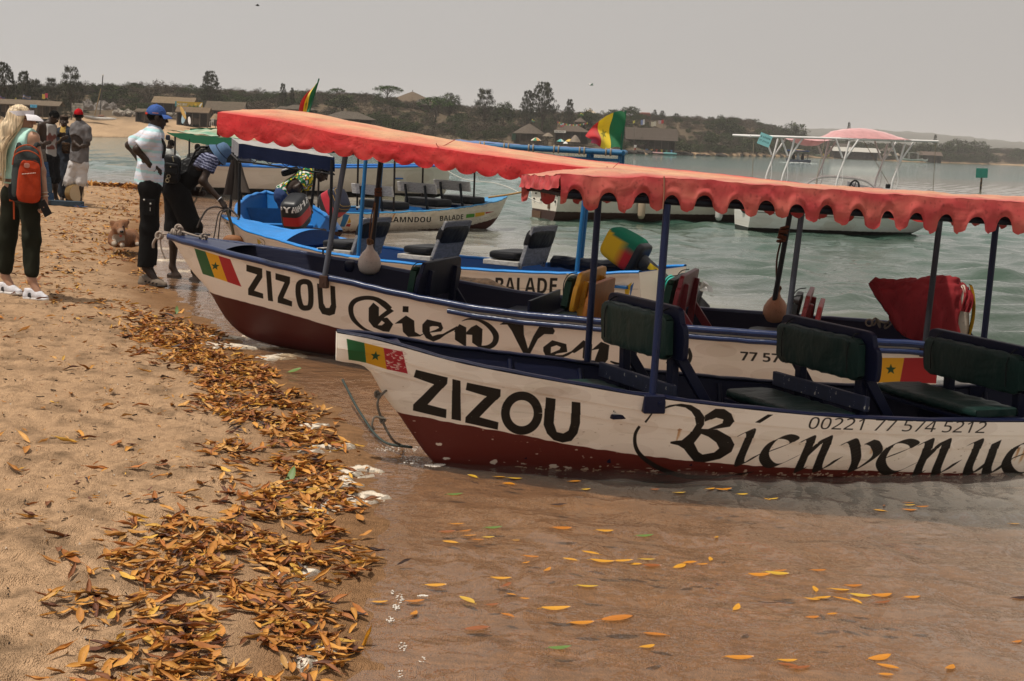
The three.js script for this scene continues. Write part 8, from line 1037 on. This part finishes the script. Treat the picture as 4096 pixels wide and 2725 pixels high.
{const D=bankDepth(2408)+100,k=D/FPX,p=at(2408,464,D),t=thing('water_tank','grey metal framework tower on the skyline by the gazebo','tower',p.toArray());put('tank',new THREE.CylinderGeometry(6*k,6*k,4*k,12).translate(0,19*k,0),paint([.3,.3,.3]),t);for(const x of[-5,5])for(const z of[-5,5])put('leg',barGeo([x*k,-1,z*k],[x*k,18*k,z*k],.07,.07,5),paint([.25,.25,.25]),t);}
{const r=RNG(15),D=bankDepth(2290)+12,t=thing('bunting','string of tiny coloured flags before the tallest tree','bunting',[0,0,0]),P=(u)=>at(lerp(2228,2352,u),486+10*Math.sin(u*PI)+4*u,D);put('line',tubeGeo(Array.from({length:10},(_,i)=>P(i/9)),.03,4),post,t);for(let i=0;i<18;i++){const p=P((i+.5)/18),c=[[.42,.05,.05],[.55,.42,.06],[.05,.25,.10],[.55,.52,.48]][i%4];put('pennant',sheet(2,2,(u,v)=>[p.x+(u-.5)*.34*(1-v),p.y-.4*v,p.z+.05*u]),cloth(c),t);}}
flagAt('red flag with white mark right of the long thatched bar',2655,480,14,20,14,[[.42,.06,.06],[.4,.3,.3]],-1);flagAt('pale flag over the end of the long thatched bar',2625,486,14,20,18,[[.5,.45,.36],[.45,.40,.3]],-1);flagAt('blue and white flag over the long thatched bar',2580,478,14,16,20,[[.5,.48,.46],[.16,.2,.34]],-1);flagAt('small yellow flag right of the star flag',2540,482,14,8,10,[[.45,.40,.08]],-1);flagAt('small light blue and red flag above the dark bar',2256,494,14,14,12,[[.3,.45,.5],[.45,.1,.1]],-1,false);flagAt('small yellow-green flag on the right flank of the tallest tree',2322,452,30,12,9,[[.5,.42,.1],[.1,.25,.1]],1,false);flagAt('tiny green and orange flag left of the tallest tree',2128,478,26,10,8,[[.5,.4,.1],[.1,.3,.2]],1,false);
{const D=bankDepth(2540)+4,p=at(2540,607,D),t=thing('person','distant person in white top and red trousers walking before the long thatched bar','person',p.toArray()),pr=[bone(V(0,.85,0),V(0,1.4,0),.16,.17),bone(V(0,1.55,0),V(0,1.68,0),.08,.11),bone(V(-.08,.85,0),V(-.15,.08,.1),.09,.06),bone(V(.08,.85,0),V(.12,.08,-.1),.09,.06),bone(V(-.2,1.4,0),V(-.25,.95,0),.06,.045),bone(V(.2,1.4,0),V(.28,1.0,.05),.06,.045)];put('body',colored(field(pr,.04,.06),(x,y)=>(y<.85?[.35,.06,.05]:y<1.45?[.55,.53,.5]:[.03,.02,.015])),vcloth,t);}
// right shore
hut('veranda_restaurant','far restaurant on stilts with white-posted veranda and thatched roof',3415,170,590,606,634,3,{kind:'gable',depth:.4,posts:11,roof:paint([.42,.40,.36],.8)});
hut('thatched_house','thatched hall roof rising behind the far veranda',3372,105,574,600,628,12,{kind:'hip',depth:.8,roof:thatch([.13,.11,.095]),posts:4});
hut('thatched_hut','grey thatched hut behind the far thatched parasols',3545,50,590,604,630,14,{kind:'hip',roof:thatch([.17,.14,.115]),posts:3});
hut('waterside_house','low brown-roofed wooden house by the far right water',3710,92,606,620,646,4,{kind:'gable',depth:.6,posts:6,roof:thatch([.17,.125,.10])});
for(const[x,l]of[[3540,'far thatched parasol left of its pair'],[3556,'far thatched parasol right of its pair'],[3590,'far thatched parasol nearest the white boat']])parasol(l,x,622,24,10,3,[[.26,.21,.16],[.22,.18,.14]],true);
for(const[x,y,L,c,tb,l]of[[3268,626,46,[.38,.33,.24],0,'pale cream boat drawn up on the far shore'],[3305,628,26,[.5,.34,.06],0,'yellow boat drawn up beside the pale cream boat'],[3650,648,82,[.55,.55,.5],1,'far white boat with a canopy frame moored by the brown-roofed house'],[3700,647,24,[.55,.53,.5],0,'small white dinghy right of the far canopied boat']]){const D=bankDepth(x)-3,k=D/FPX,p=at(x,y,D),t=thing('far_boat',l,'boat',[p.x,Math.max(.2,p.y),p.z],.1),W=L*k;put('hull',sheet(24,10,(u,v)=>{const s=2*u-1,w=W*.12*Math.sqrt(Math.max(0,1-s*s*s*s)),q=(v-.5)*PI;return[W/2*s,.9+.5*s*s-.9*Math.cos(q),w*Math.sin(q)];}),paint(c),t);new Bag().box(W*.8,.08,W*.2,[0,.8,0]).mesh('deck',paint(c.map((q)=>q*.7)),t);if(tb){for(const q of[-.2,.25])for(const z of[-.08,.08])put('post',barGeo([q*W,.5,z*W],[q*W,3.6,z*W],.08,.08,5),paint([.6,.58,.55]),t);new Bag().box(W*.5,.15,W*.2,[.02*W,3.6,0]).mesh('roof',paint([.55,.53,.48]),t);}}
// birds
for(const[x,y,D,s,c,l]of[[1030,22,60,.30,[.05,.045,.04],'small dark bird flying high near the top of the sky'],[2366,340,90,.55,[.55,.53,.5],'white seagull gliding above the star flag']]){const p=at(x,y,D),t=thing(s>.4?'seagull':'bird',l,'bird',p.toArray(),.4);put('body',new Bag().add(blob(s*.55,s*.16,s*.16,.9,10)).geo(),mat(c,.8),t);for(const z of[-1,1])put('wing',sheet(10,4,(u,v)=>[s*(.12*(1-u)*(v-.5)*3-.12*u),s*(.35*u-.18*u*u),z*s*.62*u]),mat(c,.8),t);put('tail',sheet(3,3,(u,v)=>[s*(-.25-.2*u),.01,s*(v-.5)*.2*(1+u)]),mat(c,.8),t);}
// ───────────── fallen leaves, twigs, foam ─────────────
{
const r=RNG(2024),leafGeo=(seed)=>{const q=RNG(seed),curl=1.2+2.4*q(),bend=(q()-.35)*2.2,tw=(q()-.5)*2.4,W=.15+.07*q(),wav=q()*6;const b=new Bag();b.add(sheet(8,4,(u,v)=>{const w=W*Math.pow(Math.sin(PI*Math.min(1,.04+u*.96)),.75)*(1-.25*u),k=(v-.5)*2,a=k*curl*.5,y0=w*(1-Math.cos(a))/Math.max(.3,curl*.5),x0=w*Math.sin(a)/Math.max(.5,curl*.5),t=(u-.5)*tw,z=(u-.5),yb=bend*(z*z)*.35+.02*Math.sin(wav+u*11+k);return[z,yb+y0*Math.cos(t)+x0*Math.sin(t),x0*Math.cos(t)-y0*Math.sin(t)];},(u,v)=>[u,v]));const e=.35*.25*bend;b.bar([-.49,e+.01,0],[-.68,e+.05,.03],.011,null,4);return b.geo(0);};
const geos=Array.from({length:10},(_,i)=>leafGeo(300+i));const flat=Array.from({length:5},(_,i)=>{const q=RNG(500+i),W=.16+.05*q(),bd=(q()-.3)*.25,lf=q()*.12;const b=new Bag();b.add(sheet(8,4,(u,v)=>{const w=W*Math.pow(Math.sin(PI*Math.min(1,.04+u*.96)),.8),k=(v-.5)*2;return[u-.5,.10*k*k*w+bd*(u-.5)*(u-.5)+lf*u*Math.abs(k)*.3,w*k+.05*Math.sin(u*4)];},(u,v)=>[u,v]));b.bar([-.48,.01,0],[-.64,.0,.02],.011,null,4);return b.geo(0);});
const vein=dataTex(64,(x,y)=>{const m=Math.abs(y-.5)<.03?.72:1,s=Math.sin((x*16+Math.abs(y-.5)*10)*2*PI)>.8?.86:1;return m*s*(.9+.25*tfbm(x,y,6,3,15));});
const cols=[[.42,.175,.034],[.48,.225,.044],[.34,.120,.028],[.52,.28,.085],[.22,.078,.026],[.12,.045,.024],[.55,.31,.05],[.045,.026,.022]],lm=cols.map((c)=>mat(c,.62,{map:vein})),wet=[[.50,.19,.012],[.56,.26,.018],[.42,.14,.012],[.52,.31,.03],[.24,.07,.015],[.10,.16,.02]].map((c)=>mat(c,.32,{map:vein})),green=mat([.10,.17,.035],.5,{map:vein});
const pick=()=>{const q=r();return q<.24?0:q<.44?1:q<.6?2:q<.72?3:q<.83?4:q<.91?5:q<.97?6:7;};
// where leaves gather: a drift along the high-water mark, thinning up the sand
const band=(d,x,z)=>{const c=.52+.16*N2(z*.55,3)+.08*N2(z*1.9,8),w=.36+.12*N2(z*.5+9,5),k=Math.exp(-Math.pow((d-c)/w,4));return k*clamp(.56+.70*N2(x*1.5,z*1.5)+.55*N2(x*4.2,z*4.2));};
const spots=[],tryAt=(x,z,need)=>{const d=inland(x,z);return d>.03&&band(d,x,z)>need?d:0;};
const put1=(x,z,lift,s)=>{const y=ground(x,z)+lift;return[x,y,z,s];};
const near=[],far=[];
for(let i=0;i<60000&&near.length<4300;i++){const z=-2.9-9.6*Math.pow(r(),1.15),d0=1.15*r(),x=shoreX(z)-d0/.9;if(tryAt(x,z,r()*.9))near.push(put1(x,z,.003+.014*r(),.062+.050*r()));}
for(let i=0;i<2600;i++){const z=-12.5-26*Math.pow(r(),1.2),x=shoreX(z)-.15-1.3*Math.abs(r()+r()-.6);if(inland(x,z)>.05&&N2(x*.8,z*.8)>-.05)far.push(put1(x,z,.004+.012*r(),.06+.06*r()));}
for(let i=0;i<1200;i++){const x=-16+7.5*r(),z=spitEnd(x)+.25+.8*Math.abs(r()+r()-1);if(inland(x,z)>.02)far.push(put1(x,z,.01+.10*r(),.16+.12*r()));}
const scat=[];for(let i=0;i<3600;i++){const z=-2.9-24*Math.pow(r(),1.7),d=.9+5.5*Math.pow(r(),1.5),x=shoreX(z)-d/.9;if(x<-.62*-z-1.5||N2(x*.5,z*.5+30)<-.25+.5*r()-.3)continue;scat.push(put1(x,z,.004+.010*r(),(r()<.25?.09:.035)*(.6+.8*r())));}
const turn=(o,steep)=>{o.rotation.set((r()-.5)*steep,r()*6.283,(r()-.5)*steep);};
// the nearest ones each on their own
near.sort((a,b)=>b[2]-a[2]);const own=near.filter((_,i)=>i%3===0&&i<480).slice(0,160),restN=near.filter((p)=>!own.includes(p)),ownS=scat.sort((a,b)=>b[2]-a[2]).slice(0,40),restS=scat.slice(40);
for(const[x,y,z,s]of own){const o=put('fallen_leaf',geos[Math.floor(r()*10)],lm[pick()]);tag(o,'dry curled orange-brown leaf in the drift along the wet sand','leaf','dry leaves lying on the beach');o.position.set(x,y+.012,z);turn(o,.6);o.scale.setScalar(s);}
for(const[x,y,z,s]of ownS){const o=put('fallen_leaf',geos[Math.floor(r()*10)],lm[pick()]);tag(o,'dry curled leaf lying alone on the open sand','leaf','single dry leaves on the open sand');o.position.set(x,y+.004,z);turn(o,.6);o.scale.setScalar(Math.max(.05,s));}
const mass=tag(new THREE.Group(),'drift of dry orange-brown leaves along the waterline','leaves',null,'stuff');mass.name='leaf_litter';scene.add(mass);
const all=[...restN,...far,...restS],white=mat([1,1,1],.62,{map:vein}),M=new THREE.Matrix4(),Q=new THREE.Quaternion(),E=new THREE.Euler();
geos.forEach((g,k)=>{const L=all.filter((_,i)=>i%10===k),m=new THREE.InstancedMesh(g,white,L.length);m.name='leaf_drift';L.forEach(([x,y,z,s],i)=>{const st=z<-17?.9:.65;M.compose(V(x,y+.004,z),Q.setFromEuler(E.set((r()-.5)*st,r()*6.283,(r()-.5)*st)),V(s,s,s));m.setMatrixAt(i,M);const c=cols[pick()],v=.8+.4*r();m.setColorAt(i,new THREE.Color().setRGB(c[0]*v,c[1]*v,c[2]*v));});m.castShadow=m.receiveShadow=true;mass.add(m);});
// twigs and bits in the sand
{const b=new Bag(),q=RNG(88);for(let i=0;i<6500;i++){const z=-2.9-22*Math.pow(q(),1.4),d=.5+7*Math.pow(q(),1.1),x=shoreX(z)-d/.9;if(x<.62*z-1.5)continue;const y=ground(x,z)+.003,a=q()*6.283,L=.012+.05*q()*q(),c=q()<.55?[.045,.032,.024]:q()<.6?[.25,.12,.04]:[.5,.42,.34];if(c[0]>.4)b.add(new THREE.TetrahedronGeometry(.004+.004*q()),M4([x,y+.002,z],[q()*3,q()*3,0]),c);else b.bar([x,y,z],[x+L*Math.cos(a),y+.005*q(),z+L*Math.sin(a)],.0018+.003*q()*q(),c,4);}tag(b.mesh('sand_debris',vcloth),'tiny twigs, leaf crumbs and shell bits scattered over the sand','debris',null,'stuff');}
// a few leaves with a look of their own
const one=(label,px,py,s,m,g,rot)=>{const p=level(px,py,.05);p.y=ground(p.x,p.z)+.03;const o=tag(put('fallen_leaf',g,m),label,'leaf');o.position.copy(p);o.rotation.set(...rot);o.scale.setScalar(s);};
one('green leaf lying on the brown drift, largest green one on the beach',1160,1925,.12,green,flat[0],[.5,1.2,.3]);one('green leaf in the drift before the nearest bow',1180,1465,.11,green,flat[1],[.3,.3,.2]);one('small green leaf among brown ones below the lettering of the beached boat',705,1248,.10,green,flat[2],[.9,1.5,.1]);one('yellow-tipped leaf standing upright at the water edge',1475,2530,.10,wet[1],geos[3],[0,.4,1.2]);one('dark purple leaf on the wet sand at the water edge',1500,2192,.10,lm[7],geos[2],[.1,2.7,0]);one('black curled leaf in the thin water beside the dark purple leaf',1620,2222,.07,lm[7],geos[5],[.2,.6,.2]);
// floating leaves
const fl=[[1830,2095,0,.09],[1790,2130,0,.10],[1860,2128,.3,.09],[1880,2145,.1,.08],[1955,2148,.2,.07],[1800,2170,2.9,.09],[1910,2157,.1,.08],[2065,2160,.1,.05],[2125,2220,.1,.09],[2105,2243,.5,.05],[2190,2278,.8,.07],[2005,2322,.05,.11],[2025,2340,.6,.08],[2045,2374,2.6,.05],[1745,2342,.05,.11],[1868,2398,2.2,.11],[1970,2422,.1,.07],[2225,2448,.1,.14],[2030,2472,2.8,.07],[1910,2510,0,.12],[2100,2405,.1,.05],[2280,2243,2.8,.09],[2360,2235,2.6,.10],[2410,2260,.1,.13],[2490,2253,.1,.12],[2540,2255,.1,.08],[2610,2270,.1,.1],[2590,2245,.2,.09],[2350,2358,.1,.11],[2470,2480,.15,.16],[2330,2500,.1,.12],[2620,2535,2.7,.11],[2590,2590,.4,.09],[2720,2270,.5,.10],[2760,2260,.2,.08],[2840,2245,1.4,.07],[2810,2265,.1,.07],[3040,2300,.1,.12],[3110,2295,.1,.13],[3120,2285,.2,.08],[3275,2278,.1,.1],[3260,2350,1.3,.08],[3415,2340,.1,.1],[3360,2357,.15,.11],[3290,2403,.1,.10],[3370,2400,2.8,.10],[3425,2397,2.5,.07],[3445,2377,.1,.11],[3530,2372,.1,.12],[3530,2402,.2,.1],[3650,2385,.1,.1],[3250,2410,.1,.08],[2945,2440,1,.09],[3250,2487,.1,.07],[3330,2455,.1,.06],[2960,2640,.1,.13],[3150,2645,.2,.1],[3150,2670,2.6,.09],[3200,2682,.1,.1],[3520,2645,.1,.12],[3550,2680,2.6,.10],[3545,2708,.1,.07],[3800,2672,1,.10],[2840,1972,.5,.09],[2880,1980,2.8,.07],[2905,1962,.1,.08],[2970,1987,.1,.08],[3070,1993,2.4,.05],[3095,1998,.1,.07],[3520,2038,2.6,.08],[3535,2027,1.3,.05],[3635,2012,.1,.08],[3640,2028,.1,.07],[3690,2028,.1,.09],[3640,2042,.1,.09],[4060,2090,.1,.07],[2000,1908,.1,.08],[1890,1905,2.7,.08],[2060,1915,.1,.1],[2035,1930,2.8,.09],[2300,1930,.1,.08],[2345,1955,.1,.06],[2620,1972,.1,.06],[2720,1975,.1,.08],[2420,2125,.2,.11],[2250,2120,.1,.12],[1520,2410,.1,.08],[1660,2405,.1,.1],[1655,2453,1.2,.08],[2865,2155,1.2,.06],[4070,2560,.2,.06]];
for(const[px,py,a,s]of fl){const p=level(px,py,.004),o=put('floating_leaf',flat[Math.floor(r()*5)],wet[Math.floor(Math.pow(r(),1.3)*5)]);tag(o,'yellow-orange leaf floating on the shallow brown water','leaf','yellow-orange leaves afloat in the shallows');o.position.set(p.x,wave(p.x,p.z)+.006,p.z);o.rotation.set((r()-.5)*.25,a+(r()-.5)*.5,(r()-.5)*.15);o.scale.setScalar(s*.82);}
for(const[px,py,l]of[[1820,1980,'bright green leaf afloat close to the nearest hull'],[1975,2110,'green leaf afloat at the end of a row of yellow ones'],[2580,2145,'green leaf afloat between the two low wave crests'],[2240,2590,'dark green leaf afloat near the bottom of the shallows'],[2235,2015,'dark slender leaf afloat below the nearest hull'],[4085,2392,'dark purple leaf afloat at the right edge']]){const p=level(px,py,.004),o=tag(put('floating_leaf',flat[2],/purple|slender/.test(l)?lm[7]:green),l,'leaf');o.position.set(p.x,wave(p.x,p.z)+.005,p.z);o.rotation.set(.05,.1,.05);o.scale.setScalar(.085);}
// foam: froth left at the tide mark and bubbles in the shallows
{const b=new Bag(),q=RNG(19),dot=(x,z,R,y)=>b.add(new THREE.SphereGeometry(R,6,4),M4([x,y,z],[0,0,0],[1,.45,1]));const patch=(px,py,w,h,n,R)=>{for(let i=0;i<n;i++){const a=q()*6.28,d=Math.sqrt(q()),p=level(px+w*d*Math.cos(a),py+h*d*Math.sin(a),.0);dot(p.x,p.z,R*(.4+q()),Math.max(ground(p.x,p.z),wave(p.x,p.z))+.002);}};
patch(1600,2395,16,20,40,.003);patch(1585,2430,14,12,26,.0035);patch(1560,2480,18,12,26,.0035);patch(1610,2590,18,18,22,.003);patch(1690,2640,16,12,14,.003);patch(1600,2700,14,20,16,.003);patch(1570,2370,8,8,10,.003);patch(1690,2385,26,4,30,.004);patch(1590,1795,90,14,120,.004);patch(1740,1862,40,6,120,.006);patch(1650,1840,50,20,60,.005);
tag(b.mesh('sea_foam',mat([.55,.50,.44],.35)),'white froth and bubbles along the edge of the shallows','foam',null,'stuff');
const f=new Bag(),froth=(cx,cz,w,l,a,seed)=>f.add(sheet(26,14,(u,v)=>{const x0=(u-.5)*l,z0=(v-.5)*w,x=cx+x0*Math.cos(a)-z0*Math.sin(a),z=cz+x0*Math.sin(a)+z0*Math.cos(a),e=1-Math.max(Math.abs(2*u-1),Math.abs(2*v-1)),n=N2(x*7,z*7+seed)+.5*N2(x*19,z*19);return[x,ground(x,z)+(e<.001?-.03:(n>-.25?.010+.008*n:-.02)),z];},(u,v)=>[u,v]));
for(const[px,py,w,l]of[[1230,1700,.10,.35],[1300,1780,.16,.5],[1370,1880,.2,.6],[1420,1980,.16,.5],[1330,1930,.15,.4],[1290,2030,.12,.3],[1270,2600,.10,.3],[1000,1365,.25,.9],[950,1330,.2,.6],[1130,1400,.2,.6],[740,1020,.35,1.0],[690,975,.3,.8],[790,1060,.3,.8],[1180,2290,.1,.25]]){const p=level(px,py,.05);froth(p.x,p.z,w,l,-1.05+(px<1100?.2:0),px);}
tag(f.mesh('tide_froth',mat([.58,.50,.40],.6,{bumpMap:sandBump,bumpScale:.006})),'pale dried froth on the sand along the tide mark','foam',null,'stuff');}
// round mooring float on the sand by the blue bow
{const p=at(936,968,16.4);p.y=Math.max(p.y,ground(p.x,p.z)+.10);const t=thing('mooring_float','worn orange-brown round float under the bow of the blue-decked boat','buoy',p.toArray());put('float_body',new THREE.TorusGeometry(.075,.06,12,22).rotateX(1.2),mat([.26,.115,.05],.7,{map:grime,bumpMap:rough,bumpScale:.01}),t);new Bag().add(tubeGeo([[0,.04,0],[-.03,.20,.02],[-.08,.36,.04]],.018,6)).mesh('float_rope',mat([.10,.09,.06],.95),t);}
}
renderer.render(scene,camera);
